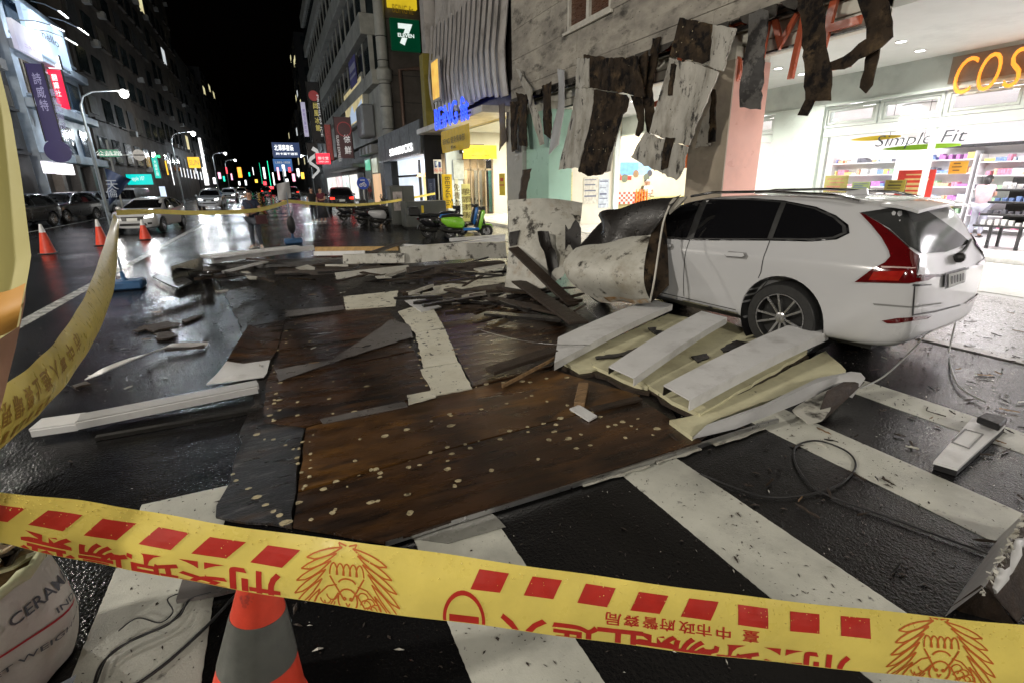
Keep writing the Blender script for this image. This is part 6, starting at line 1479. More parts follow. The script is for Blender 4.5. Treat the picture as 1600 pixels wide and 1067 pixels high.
longboard((590,396),(640,378), .03, .35, .2, 'thin rotten plank sticking up behind the yellow timber', rot_wood)
longboard((350,428),(420,410), .05, .14, .04, 'thin grey batten tilted at the left of the pile', clean_board)
solo('bent_cladding', MB().grid(lambda u, v: G(270,446,.02).lerp(G(318,428,.02), u)+V((0, .25*v, .02+.42*v*(1-.25*v))), 6, 5, (0, .02, -.01)), pm('dark_grey_panel', (.07,.07,.07), .35, .3, .15, 4), 'dark grey bent metal panel at the left end of the pile', 'metal panel', smooth=.8)
solo('bent_cladding', MB().plate(gp([(238,432),(246,428),(272,436),(284,430),(300,440),(278,450),(262,444)], .12), (0, 0, -.03)), pm('dark_grey_panel', (.07,.07,.07), .35, .3), 'torn dark metal flap farthest left of the pile', 'metal panel')
solo('bent_cladding', MB().plate([G(266,418,.02), G(305,421,.02), G(305,421,.3), G(266,418,.3)], (0, .04, 0)), pm('dark_grey_panel', (.07,.07,.07), .35, .3), 'flat dark metal strip standing behind the bent panel', 'metal panel')
solo('board_scrap', MB().plate(rag([G(315,430,.0), G(330,430,.0), G(330,430,.5), G(313,430,.55)], .06, .01), (0, .02, 0)), clean_board, 'pale torn scrap upright between the bent panel and the pile', 'scrap')
for i, (pts, z) in enumerate((([(376,425),(386,424),(402,432),(400,437),(390,436)], .1), ([(336,455),(357,453),(356,456),(340,457)], .02), ([(462,419),(480,414),(492,418),(492,422),(468,422)], .12), ([(432,424),(446,421),(448,425),(432,426)], .08), ([(586,432),(620,428),(612,434),(590,435)], .1), ([(740,420),(790,412),(786,422),(750,426)], .12))):
    solo('board_scrap', sheet(pts, z, .02, .01, .06), white_board, ['pale scrap slanting on the left of the pile', 'single pale scrap on the road left of the pile', 'torn white scrap before the short white board', 'small white scrap left of the short white board', 'torn white scrap on the dark wet plank', 'torn white scrap in front of the long white panel'][i], 'scrap')

# ---- curled sheet lying against the car, and the standing sheet behind it
cs_ = thing('curled_sheet', 'big curled white sheet with dark underside leaning against the car door', 'sheet', (4.2, 6.6, 0))
def spl(P, u):
    k = u*(len(P)-1); i = min(int(k), len(P)-2); t = k-i; P = [V(p) for p in P]
    p0, p1, p2, p3 = P[max(i-1, 0)], P[i], P[i+1], P[min(i+2, len(P)-1)]
    return .5*((2*p1)+(p2-p0)*t+(2*p0-5*p1+4*p2-p3)*t*t+(3*p1-p0-3*p2+p3)*t**3)
RE = [PD(x, y, d) for x, y, d in ((1017,366,6.4), (1011,388,6.25), (1007,412,6.15), (1006,438,6.15), (1010,458,6.25), (1018,475,6.4))]
LE = [PD(x, y, d) for x, y, d in ((900,388,7.2), (886,402,7.1), (880,416,7.05), (884,432,7.0), (900,450,6.95), (936,472,6.8))]
def face(u, v):
    return spl(LE, v).lerp(spl(RE, v), u)+V((-.12, -.3, .02))*(math.sin(u*math.pi)*.55*math.sin(v*math.pi))+V((0, 0, .012*math.sin(u*11+v*3)))
obj('white_face', MB().grid(face, 24, 16, (.012, .02, 0)), white_board, cs_, smooth=.9)
obj('dark_inside', MB().grid(lambda u, v: spl(RE, v).lerp(PD(1040+10*v-4*v*v, 340+107*v, 6.42-.12*v), u)+V((.02, .03, 0)), 8, 12, (.01, .012, 0)), hang_dark, cs_, smooth=.9)
FT = [PD(x, y, d) for x, y, d in ((921,367,7.3), (944,343,7.3), (934,336,7.3), (956,330,7.1), (985,322,6.8), (1040,313,6.3), (1062,306,6.08), (1046,325,6.2), (1034,344,6.3))]
BB = [PD(x, y, d) for x, y, d in ((902,388,7.2), (930,383,7.05), (950,379,6.9), (970,375,6.8), (985,372,6.7), (1000,369,6.55), (1012,367,6.45), (1015,366.5,6.42), (1017,366,6.4))]
obj('dark_flap', MB().grid(lambda u, v: spl(BB, u).lerp(spl(FT, u), v)+V((-.03, -.1, .05))*math.sin(v*2.6)*math.sin(u*3)+V((0, 0, .02*math.sin(u*25)*v)), 30, 8, (.01, .02, -.012)), tar_board, cs_, smooth=.9)
obj('torn_flap', MB().plate(rag([PD(1042,322,6.2), PD(1052,310,6.1), PD(1074,307,6.02), PD(1066,317,6.1), PD(1046,334,6.2)], .08, .02), (.02, .02, -.02)), hang_white, cs_)
obj('rust_stain_edge', MB().grid(lambda u, v: face(.25+.7*u, .9+.09*v)+V((-.006, -.012, 0)), 14, 2, (.004, .006, 0)), pm('rusty_stain', (.3,.17,.06), .6, 0, .5, 9, .1, 30, dirt=(((.45,.42,.36), 5, .45, .6),)), cs_, smooth=.9)
ws_ = thing('standing_sheet', 'upright white curved sheet with mould spots standing behind the curled one', 'sheet', G(800, 440))
def wall_(u, v):
    a = PD(792+ (910-792)*u, 312+12*u*u*.5+(1-u)*2-4*math.sin(u*3), 9.3-.25*math.sin(u*3.1))
    b = PD(788+(880-788)*u, 452-22*u+14*math.sin(u*3), 9.0-.9*u)
    return a.lerp(b, v)+V((.10, -.35, 0))*math.sin(v*math.pi)*.25
obj('white_face', MB().grid(wall_, 12, 12, (.01, .02, 0)), white_board, ws_, smooth=.9)
obj('dark_patch', MB().plate(rag([wall_(.01,.36)+V((-.01,-.03,0)), wall_(.16,.34)+V((-.01,-.03,0)), wall_(.12,.5)+V((-.01,-.03,0)), wall_(.02,.52)+V((-.01,-.03,0))], .08, .02), (0, .01, 0)), tar_board, ws_)
solo('torn_flap', MB().grid(lambda u, v: PD(840+20*u+18*v, 362+70*u+6*math.sin(u*8), 8.6-.3*u)+V((0, .1*math.sin(v*3), 0)), 8, 4, (0, .02, 0)), tar_board, 'black curled shred hanging in front of the standing white sheet', 'shred', smooth=.9)
solo('torn_flap', MB().grid(lambda u, v: PD(884+24*u, 352+38*v+8*math.sin(u*7+v*3), 8.3), 6, 5, (0, .02, 0)), tar_board, 'black shred between the standing sheet and the curled sheet', 'shred', smooth=.9)
solo('leaning_plank', MB().bar(G(896, 478, .05), PD(802, 388, 8.9), .2, .04, (0, -1, .4)), rot_wood, 'dark rotten plank leaning against the standing white sheet', 'plank', bevel=.008)
solo('leaning_plank', MB().plate(rag([PD(818,266,9.6), PD(831,264,9.6), PD(822,302,9.5), PD(812,312,9.5)], .1, .015), (0, .05, 0)).plate([PD(812,311,9.5), PD(822,301,9.5), PD(822,330,9.4), PD(810,330,9.4)], (0, .05, 0)), rot_wood, 'black stick rising above the standing white sheet', 'plank')
for i, (a, b, w) in enumerate((((720,470),(850,455),.12), ((700,452),(880,490),.2), ((760,490),(880,500),.16), ((810,440),(905,505),.25), ((660,478),(760,462),.1))):
    solo('rotten_plank', MB().bar(G(*a, .07+.03*i), G(*b, .1+.03*i), w, .035), rot_wood if i % 2 else tar_board, ['dark plank crossing the far end of the brown sheet', 'wide dark plank in the rubble before the curled sheet', 'short dark plank right of the torn white strip', 'wide black plank under the tip of the curled sheet', 'thin dark plank over the torn white strip'][i], 'plank', bevel=.006)

# ---- heaped rotten fragments of the sign's timber
FRG = []
for k in range(10):
    L, w_, h_ = R(.25, .8), R(.05, .16), R(.015, .05); n = 6
    a = [V((-L/2+L*i/n+R(-.03, .03), w_/2*R(.4, 1.1)*(1 if 0 < i < n else .5), h_)) for i in range(n+1)]; b = [V((-L/2+L*i/n+R(-.03, .03), -w_/2*R(.4, 1.1)*(1 if 0 < i < n else .5), h_)) for i in range(n+1)]
    me = MB().plate(a+b[::-1], (0, 0, -h_)).mesh('rotten_fragment'); me.materials.append([rot_wood, tar_board, hang_dark, rot_wood, tar_board, hang_dark, plywood, raw_wood, hang_white, rot_wood][k]); FRG.append(me)
for k in range(90):
    zone = k % 4
    px, py, z_ = (R(320, 640), R(408, 440), R(.02, .14)) if zone == 0 else (R(620, 880), R(418, 478), R(.05, .16)) if zone == 1 else (R(700, 900), R(455, 500), R(.05, .1)) if zone == 2 else (R(380, 780), R(396, 432), R(.03, .26))
    o = bpy.data.objects.new('rotten_fragment', FRG[8 if R(0, 1) < .05 else random.choice((0, 1, 2, 3, 4, 5, 6, 9, 0, 1, 2))]); COL.objects.link(o); o.location = G(px, py, z_); o.rotation_euler = (R(-.25, .25), R(-.2, .2), random.choice((R(-.5, .5), R(-.5, .5), R(0, 3.1))))
    tag(o, 'rotten fragment of sign timber lying in the heap behind the brown sheet', 'fragment', 'rotten fragments heaped behind the brown sheet')

# ---- left: long white gutter, twisted strip
t = thing('gutter_board', 'long white gutter moulding lying on the road at the left', 'board', G(220, 660))
P = [G(x, y, .11) for x, y in ((118,660), (260,632), (402,604))]; P2 = [G(x, y, .12) for x, y in ((46,668), (118,658))]
def rail(Ps, w, h, m, dz=0): 
    mb = MB()
    for a, b in zip(Ps, Ps[1:]): mb.bar(a+V((0, 0, dz)), b+V((0, 0, dz)), w, h)
    return mb
obj('front_lip', rail(P, .02, .055, None, -.03), clean_board, t)
obj('top_face', rail([p+V((0, .085, .0)) for p in P], .15, .012, None, .004), pm('grey_strip_and_dulled_top', (.4,.4,.4), .4), t)  # top of the white moulding greyed for the duller light it reflects
obj('back_lip', rail([p+V((0, .165, 0)) for p in P], .02, .06, None, -.05), clean_board, t)
obj('end_piece', rail([p+V((0, .1, 0)) for p in P2], .2, .02, None, -.02), clean_board, t); obj('end_lip', rail(P2, .02, .05, None, -.05), clean_board, t)
obj('lower_rail', rail([G(150,684,.02), G(404,640,.02)], .05, .03, None), dark_metal, t)
A = [G(132,592,.03), G(160,582,.09), G(205,562,.12), G(240,548,.1), G(262,541,.12), G(322,541,.02)]
solo('twisted_strip', MB().grid(lambda u, v: (lambda k: A[min(int(k), 4)].lerp(A[min(int(k), 4)+1], k-min(int(k), 4)))(u*5)+V((.02, .14*(1-abs(u-.45)), .03*math.sin(u*8)))*v, 20, 2, (0, 0, -.012)), clean_board, 'twisted white and brown strip alone on the wet road at the left', 'strip', smooth=.8)
solo('twisted_strip', MB().bar(G(258,546,.06), G(320,541,.03), .1, .02), rot_wood, 'brown splinter end beside the twisted white strip', 'strip')
for i, pts in enumerate(([(215,512),(262,502),(282,507),(240,518)], [(240,522),(262,518),(278,524),(252,530)], [(208,516),(225,508),(230,512),(216,518)], [(112,602),(134,596),(142,599),(118,606)], [(284,500),(316,491),(306,498),(288,504)])):
    solo('bark_scrap', sheet(pts, .03, .02, .03, .06), rot_wood, ['largest dark rotten flake on the road left of the brown sheet', 'dark rotten flake below the largest one on the left', 'small dark flake left of the largest one', 'dark strip of rot below the twisted strip', 'thin dark flake towards the left pile'][i], 'scrap')

# ---- right: framed board, black box, folded metal profile
t = thing('framed_board', 'white framed board lying on the pavement edge at the right', 'board', G(1510, 690))
fb = [(1459,720),(1520,651),(1571,664),(1497,731)]
obj('board', MB().plate(gp(fb, .07), (0, 0, -.02)), clean_board, t)
obj('underside', MB().plate(gp([(1460,723),(1521,655),(1570,668),(1496,734)], .05), (0, 0, -.045)), black_rubber, t)
q = gp([(1487,690),(1508,670),(1536,678),(1514,700)], .073)
l_ = MB()
for a, b in zip(q, q[1:]+q[:1]): l_.bar(a, b, .008, .008)
obj('inset_frame', l_, pm('shadow_gap', (.2,.2,.2), .5), t)
solo('black_box', MB().plate(gp([(1527,650),(1540,643),(1575,652),(1563,664)], .14), (0, 0, -.05)), black_rubber, 'small black plastic box on the end of the white framed board', 'box', bevel=.008)
t = thing('folded_profile', 'folded sheet metal profile with torn white edge at the lower right corner', 'metal profile', G(1540, 900))
r0, r1 = G(1540, 915, .28), G(1612, 790, .3)
l0, l1 = G(1478, 962, .0), G(1560, 840, .0)
rr0, rr1 = G(1590, 972, .0), G(1660, 850, .0)
obj('left_face', MB().plate([l0, l1, r1, r0], (-.01, 0, 0)), pm('dull_grey_sheet', (.3,.29,.29), .45, .2, .12, 4, .05), t)
obj('right_face', MB().plate([rr0, rr1, r1, r0], (.01, 0, 0)), rot_wood, t)
fz = MB()
for k in range(110):
    u = R(0, 1); p = r0.lerp(r1, u)+V((R(-.02, .02), 0, R(-.045, .012))); q = V((R(-1, 1), R(-1, 1), R(-1, 1)))*R(.008, .022); e_ = q.cross(V((R(-1, 1), R(-1, 1), R(-1, 1)))).normalized()*R(.006, .016); fz.plate([p-q, p+e_, p+q, p-e_*.7], V((R(-1, 1), R(-1, 1), R(-1, 1)))*.006)
obj('torn_foam_edge', fz, white_board, t, kind='stuff')
crk = MB().tube([r0.lerp(r1, k/10)+V((.07+.015*math.sin(k*2.1), 0, -.05+.03*math.sin(k*1.7))) for k in range(11)], [.018+.012*abs(math.sin(k*1.3)) for k in range(11)], 7)
obj('white_rope_edge', crk, clean_board, t, smooth=.9)
obj('inner_wood', MB().plate([r0+V((.02, -.01, -.02)), rr0+V((-.03, -.01, 0)), l0+V((.08, -.01, 0))], (0, .03, 0)), rot_wood, t)

# ---- hanging pieces of the signboard
def hang(polys, x, label, th=.03, name='torn_cladding', tilt=0):
    """pieces of one torn remnant, each outlined in its own plane, bent and given thickness"""
    c = PX(polys[0][0][0][0], polys[0][0][0][1], x)
    t = thing(name, label, 'cladding', c, 'torn cladding hanging from the facade')
    ph = R(0, 6); amp = R(.05, .11); kz = R(1.2, 2.2)
    for k, (pts, m, dx, nm) in enumerate(polys):
        p = [PX(a, b, x+dx-tilt*(b/280)) for a, b in pts]; x0 = p[0].x
        o = len(p); out = []
        for i in range(o):
            a, b = p[i], p[(i+1) % o]; out.append((a.y, a.z)); n_ = max(1, int((b-a).length/.1))
            for q in range(1, n_):
                e = a.lerp(b, q/n_); out.append((e.y+R(-.02, .02), e.z+R(-.02, .02)))
        xs_ = [(q.y, q.z, q.x) for q in p]
        vs, fs = fill2d(out, .14)
        zt = max(v[1] for v in vs); slope = -tilt*0
        def bend(y, z):
            w = sum(1/((y-a)**2+(z-b)**2+1e-3) for a, b, _ in xs_); bx = sum(cc/((y-a)**2+(z-b)**2+1e-3) for a, b, cc in xs_)/w
            return bx+amp*math.sin(z*kz+ph)*min(1, (5.0-z)/1.2 if z < 5 else 0)+.03*math.sin(y*5+z*2+ph)
        mb = MB(); n = len(vs)
        mb.v = [V((bend(y, z), y, z)) for y, z in vs]+[V((bend(y, z)+th, y, z)) for y, z in vs]
        mb.f = [tuple(reversed(f)) for f in fs]+[tuple(i_+n for i_ in f) for f in fs]
        cnt = {}
        for f in fs:
            for a, b in zip(f, f[1:]+f[:1]): cnt[(a, b)] = 1
        for (a, b) in cnt:
            if (b, a) not in cnt: mb.f.append((a, b, b+n, a+n))
        ob = obj(nm, mb, m, t)
        if nm in ('white_piece', 'dark_board'):
            nh = MB(); (ya, za), (yb_, zb_) = out[0], out[len(out)//2]
            for q in range(9):
                yq, zq = random.choice(vs); r_ = R(.008, .018)
                nh.lathe([(r_, 0), (r_*.6, -.006)], (bend(yq, zq)-.002, yq, zq), (1, 0, 0), 6)
            obj('nail_head', nh, glue if nm == 'dark_board' else tar_board, ob, kind='stuff')
    return t
W_, D_, B_ = hang_white, hang_dark, hang_dark
hang([([(900,92),(922,92),(919,137),(898,138)], W_, 0, 'white_piece'), ([(898,139),(925,139),(916,200),(907,262),(877,266),(884,200)], W_, .01, 'white_piece'),
      ([(911,86),(960,92),(995,88),(1003,130),(1004,152),(985,149),(972,146),(919,138)], B_, .03, 'dark_board'),
      ([(919,139),(973,148),(978,155),(975,175),(968,180),(964,200),(958,238),(910,232),(913,200)], D_, .02, 'dark_board'),
      ([(912,231),(958,236),(952,268),(940,274),(925,276),(906,268)], B_, .04, 'dark_board'), ([(960,180),(968,180),(958,268),(951,270)], W_, .05, 'white_piece')],
     8.15, 'large torn panel hanging left of the middle, white strip beside dark plywood', tilt=.1)
hang([([(985,150),(1004,150),(1003,180),(1002,205),(994,214),(988,212),(993,190)], D_, 0, 'torn_strip')], 8.3, 'short brown strip hanging right beside the large dark panel')
hang([([(1061,28),(1110,38),(1105,95),(1092,100),(1043,88)], B_, 0, 'dark_board'), ([(1110,38),(1150,45),(1140,70),(1128,112),(1106,104),(1098,92)], W_, .01, 'white_piece'),
      ([(1043,90),(1092,102),(1122,113),(1118,128),(1102,170),(1090,200),(1082,228),(1055,224),(1019,208),(1030,150)], W_, .03, 'white_piece'),
      ([(1012,206),(1055,225),(1080,230),(1073,262),(1060,282),(1020,264),(988,246)], W_, .01, 'white_piece'), ([(1042,215),(1056,216),(1046,262),(1034,266)], B_, -.02, 'dark_smear'), ([(1046,100),(1056,102),(1050,150),(1044,150)], B_, .01, 'dark_smear')],
     8.05, 'largest hanging panel, tilted white boards with a dark top corner', tilt=.15)
hang([([(1018,60),(1032,58),(1030,100),(1022,140),(1020,200),(1008,212),(1006,190),(1012,120)], D_, 0, 'torn_strip')], 8.4, 'long brown strip hanging between the two big panels')
hang([([(1112,140),(1117,140),(1112,222),(1102,224)], D_, 0, 'torn_strip'), ([(1096,190),(1108,168),(1104,228),(1084,232)], W_, .02, 'white_piece')], 8.45, 'narrow brown strip hanging against the tan pillar')
hang([([(1167,22),(1185,14),(1200,18),(1199,80),(1198,120),(1190,172),(1162,169),(1168,110)], pm('mouldy_grey_strip', (.1,.095,.088), .5, 0, .3, 4, .1, 40, dirt=(MOULD, ((.012,.01,.009), 2.2, .5, .56))), 0, 'torn_strip')], 8.2, 'grey mouldy strip hanging before the pink pillar, cut straight at its lower end')
hang([([(1238,-15),(1282,-15),(1290,30),(1296,85),(1301,110),(1299,158),(1262,158),(1262,100),(1254,60)], B_, 0, 'torn_strip'), ([(1262,157),(1275,158),(1262,182),(1249,181)], B_, .02, 'torn_tip')], 8.0, 'longest black strip hanging with a hooked tip')
hang([([(1335,-15),(1380,-15),(1388,20),(1390,58),(1348,62),(1345,30)], B_, 0, 'torn_strip'), ([(1347,61),(1390,57),(1372,74),(1310,108),(1285,110),(1276,104),(1310,88)], D_, -.05, 'bent_end'), ([(1350,80),(1370,73),(1362,110),(1357,133),(1347,146),(1338,137),(1345,110)], D_, .05, 'torn_tip')], 7.9, 'black strip on the right folded sharply back to the left')
sm = (([(805,108),(812,110),(830,140),(845,185),(848,226),(840,228),(835,180),(820,140)], W_, 'thin curved pale strip hanging by the yellow edge'), ([(870,108),(881,110),(881,180),(876,226),(862,242),(866,200),(870,170)], pm('grey_strip_and_dulled_top', (.4,.4,.4), .4), 'pale grey strip hanging left of the large torn panel'),
      ([(806,145),(822,150),(826,230),(816,228)], D_, 'brown strip hanging before the mint pillar, left one'), ([(846,135),(862,128),(864,180),(858,218),(850,210),(852,170)], B_, 'black rag hanging before the mint pillar, right one'), ([(779,165),(790,162),(789,220),(776,237),(780,200)], pm('grey_brown_strip', (.1,.08,.065), .5), 'grey brown bent strip hanging in front of the grey stone pillar'),
      ([(797,160),(808,158),(812,235),(802,238)], D_, 'brown strip hanging between the pillar lettering and the mint pillar'), ([(1001,90),(1012,80),(1010,130),(1004,150)], B_, 'short black rag at the top of the gap between the big panels'))
for k, (pts, m, lab) in enumerate(sm): hang([(pts, m, 0, 'torn_strip')], 8.25+.03*(k % 3), lab, name='torn_cladding')

# ================================================================ loose splinters, crumbs, cables
SPL = []
for k in range(9):
    L = R(.05, .2); w = R(.004, .012); mb = MB()
    n = 5; a = [V((-L/2+L*i/n, R(-w, w)*.5+w*(.9 if 0 < i < n else .15), R(.004, .012))) for i in range(n+1)]; b = [V((-L/2+L*i/n, R(-w, w)*.4-w*(.9 if 0 < i < n else .15), R(.004, .012))) for i in range(n+1)]
    mb.plate(a+b[::-1], (0, 0, -.006)); me = mb.mesh('splinter'); me.materials.append([rot_wood, tar_board, rot_wood, hang_dark, tar_board, rot_wood, white_board, tar_board, raw_wood][k]); SPL.append(me)
def inpoly(x, y, poly):
    c = False; n = len(poly)
    for i in range(n):
        (x1, y1), (x2, y2) = poly[i], poly[(i+1) % n]
        if (y1 > y) != (y2 > y) and x < (x2-x1)*(y-y1)/(y2-y1)+x1: c = not c
    return c
board_xy = [tuple(G(x, y)[:2]) for x, y in [(372,500),(640,410),(905,470),(1085,690),(612,846),(340,806),(400,610)]]
nsp = 0
for _ in range(900):
    if nsp >= 240: break
    zone = random.random()
    if zone < .3: x, y = R(2.0, 6.6), R(.5, 2.5)
    elif zone < .55: x, y = R(5.0, 9.5), R(1.2, 4)
    elif zone < .8: x, y = R(-2.8, 0), R(5.5, 11)
    else: x, y = R(-1, 4.2), R(5, 11)
    on = inpoly(x, y, board_xy)
    if on and R(0, 1) < .4: continue
    o = bpy.data.objects.new('splinter', random.choice(SPL)); COL.objects.link(o); o.location = (x, y, (.058 if on else .02 if x > 6.6 else .012)); o.rotation_euler = (0, 0, R(0, 6.28)); s_ = R(.4, 1.0); o.scale = (s_, s_, 1)
    tag(o, 'loose splinter of broken board scattered on the wet ground', 'splinter', 'splinters scattered round the wreck'); nsp += 1
cr = MB(); cw = MB()
for _ in range(13000):
    z_ = random.random()
    if z_ < .28: x, y = random.gauss(-1.3, 1.0), random.gauss(8.5, 2.2)
    elif z_ < .58: x, y = R(-1.0, 6.8), R(.2, 3.4)
    elif z_ < .78: x, y = random.gauss(6.8, 1.6), random.gauss(2.6, 1.0)
    else: x, y = R(-1.5, 5), R(5.5, 13)
    if inpoly(x, y, board_xy): continue
    s_ = R(.002, .008) if R(0, 1) < .93 else R(.008, .02); a = R(0, 3.14); e = R(1, 3.5); h = (.016 if x > 6.6 else .0055)
    ux, uy = math.cos(a)*s_*e*.6, math.sin(a)*s_*e*.6; vx, vy = -math.sin(a)*s_*.5, math.cos(a)*s_*.5
    (cw if R(0, 1) < .1 else cr).add([(x-ux, y-uy, h), (x+vx, y+vy, h+s_*.4), (x+ux, y+uy, h), (x-vx, y-vy, h), (x, y, h+s_*.7)], [(0, 3, 4), (3, 2, 4), (2, 1, 4), (1, 0, 4)])
tag(obj('wood_crumbs', cr, rot_wood, kind='stuff'), 'dark crumbs of rotten wood strewn over the road', 'crumbs')
tag(obj('paint_crumbs', cw, white_board, kind='stuff'), 'pale crumbs of broken board strewn over the road', 'crumbs')
def cable(pts, r, label, m=black_rubber, name='cable'):
    # smooth through points
    P = [V(p) for p in pts]; out = []
    for i in range(len(P)-1):
        p0, p1, p2, p3 = P[max(i-1, 0)], P[i], P[i+1], P[min(i+2, len(P)-1)]
        for k in range(8):
            t = k/8; out.append(.5*((2*p1)+(p2-p0)*t+(2*p0-5*p1+4*p2-p3)*t*t+(3*p1-p0-3*p2+p3)*t**3))
    out.append(P[-1])
    return solo(name, MB().tube(out, r, 7), m, label, 'cable', smooth=.9)
cable([G(x, y, .014) for x, y in ((1095,740),(1150,762),(1200,776),(1262,772),(1312,756),(1337,728),(1322,704),(1278,688),(1245,696),(1241,718),(1262,752),(1300,776),(1380,805),(1470,838),(1545,866),(1620,900))], .0062, 'black cable looping over the crosswalk and running off to the right')
gr_c = pm('grey_cable', (.3,.3,.29), .5)
c0 = PD(1497, 398, 5.9)
cable([PD(1497,398,5.75), PD(1484,432,5.6), PD(1468,478,5.45), PD(1446,522,5.3), PD(1420,552,5.2), G(1382,587,.03), G(1345,606,.03)], .008, 'grey wire hanging over the car tail and running left along the ground', gr_c)
cable([PD(1512,392,5.95), PD(1506,440,5.8), PD(1496,490,5.7), PD(1484,545,5.5), G(1486,575,.03), G(1500,605,.03), G(1540,628,.03)], .008, 'grey wire hanging over the car tail and running right to the pavement', gr_c)
cable([PD(1046,322,6.1), PD(1036,350,6.15), PD(1028,400,6.0), PD(1022,440,6.0), PD(1016,470,6.2)], .012, 'pale cord hanging down the open end of the curled sheet', pm('pale_cord', (.5,.48,.43), .6))
cable([G(x, y, .02) for x, y in ((145,1075),(160,1035),(205,1000),(262,975),(290,945),(300,930))], .005, 'thin black wire bunch on the crosswalk bar by the cone, outer strand')
cable([G(x, y, .03) for x, y in ((150,1068),(175,1018),(240,985),(280,962),(296,936),(330,925))], .004, 'thin black wire on the crosswalk bar, inner strand')
cable([G(x, y, .012) for x, y in ((205,1075),(260,1035),(310,990),(345,955),(374,922))], .007, 'black cable crossing the bar towards the orange cone')
cable([G(x, y, .03) for x, y in ((185,985),(215,965),(250,972),(270,955),(262,935),(285,925))], .003, 'hair thin tangled wire on the crosswalk bar')
solo('board_scrap', sheet([(285,905),(372,905),(372,918),(275,938)], .03, .02, .008, .08), grey_film, 'grey board corner under the tape left of the orange cone', 'scrap')
solo('flattened_tape', MB().plate(gp([(640,840),(765,799),(775,806),(790,822),(700,848)], .011), (0, 0, -.004)), pm('grey_wet_film', (.2,.2,.18), .3), 'dull grey film stuck on the bar at the near edge of the plywood', 'film')
# ================================================================ BARRIER TAPE, CONES, SACK, FLAGS
def cone(loc, h, label, r0=.028, r1=.155, bands=True, white_top=False, base=True):
    t = thing('traffic_cone', label, 'traffic cone', loc)
    f = lambda u: r1+(r0-r1)*u
    cuts = [(0.0, .34, orange_plastic), (.34, .66, reflective), (.66, 1.0, orange_plastic)] if not white_top else [(0, .72, orange_plastic), (.72, 1.0, white_band)]
    for k, (a, b, m) in enumerate(cuts):
        n = 'cone_body' if m is orange_plastic else 'reflective_band'
        prof = [(f(a+(b-a)*i/4)+(.0025 if n == 'reflective_band' else 0), .03+(h-.03)*(a+(b-a)*i/4)) for i in range(5)]
        if b == 1.0: prof += [(r0*.8, h+.004), (r0*.7, h-.03)]
        obj(n, MB().lathe(prof, loc, n=36), m, t, smooth=.8)
    if base: obj('base', MB().lathe([(r1*1.12, .001), (r1*1.12, .03), (r1*.9, .036)], (loc[0], loc[1], 0), n=36) if not white_top else MB().box(loc[0]-r1*1.12, loc[0]+r1*1.12, loc[1]-r1*1.12, loc[1]+r1*1.12, 0.001, .035), orange_plastic if not white_top else black_rubber, t, bevel=.02)
    return t
ca = G(404, 918, .53); nc = cone((ca.x, ca.y, 0), .63, 'orange cone with a grey band right under the near tape', .045, .17)
nc.rotation_euler = (rad(-3), rad(9), 0); nc.location = (ca.x-.085, ca.y, -.0)
cone((G(76, 397).x, G(76, 397).y, 0), .86, 'orange cone with white top farthest left on the road', .03, .19, white_top=True)
cone((G(161, 384).x, G(161, 384).y, 0), .86, 'orange cone half hidden behind the flag stand', .03, .19, white_top=True)
cone((G(228, 375).x, G(228, 375).y, 0), .72, 'orange cone in front of the white hatchback', .03, .19, white_top=True)

# ---- near tape: a folded ribbon with printed squares, characters and emblems
def ribbon(top, bot, label, nu=120, name='barrier_tape', bulge=.0):
    """top, bot: lists of 3D points for the two edges; returns thing and surface function s(u, v)"""
    def cr(P, u):
        k = u*(len(P)-1); i = min(int(k), len(P)-2); t = k-i
        p0, p1, p2, p3 = P[max(i-1, 0)], P[i], P[i+1], P[min(i+2, len(P)-1)]
        return .5*((2*p1)+(p2-p0)*t+(2*p0-5*p1+4*p2-p3)*t*t+(3*p1-p0-3*p2+p3)*t**3)
    def s(u, v):
        a, b = cr(top, u), cr(bot, u); p = a.lerp(b, v)
        n = (cr(top, min(1, u+.01))-cr(top, max(0, u-.01))).cross(b-a).normalized()
        if n.dot(EYE-p) < 0: n = -n
        return p+n*(bulge*math.sin(v*math.pi)+.0015*math.sin(u*60+v*5)+.001*math.sin(u*23-v*7)), n
    t = thing(name, label, 'tape', top[0])
    obj('strip', MB().grid(lambda u, v: s(u, v)[0], nu, 12, None), yellow_tape, t, smooth=.9)
    return t, s
tp_ = [(-60,766),(0,769),(120,781),(240,800),(400,826),(600,852),(800,880),(1000,908),(1200,935),(1400,956),(1600,976),(1680,984)]
bt_ = [(-60,835),(0,846),(120,873),(240,896),(400,924),(600,956),(800,982),(1000,1008),(1200,1032),(1400,1053),(1600,1072),(1680,1080)]
DEP = [.86, .87, .89, .91, .93, .95, .97, .98, .98, .98, .97, .97]
T = [PD(x, y, d) for (x, y), d in zip(tp_, DEP)]; Bt = [PD(x, y+1, d+.012) for (x, y), d in zip(bt_, DEP)]
nt_, sf_ = ribbon(T, Bt, 'near yellow police tape with red squares and upside down characters across the foreground', 160, bulge=.008)
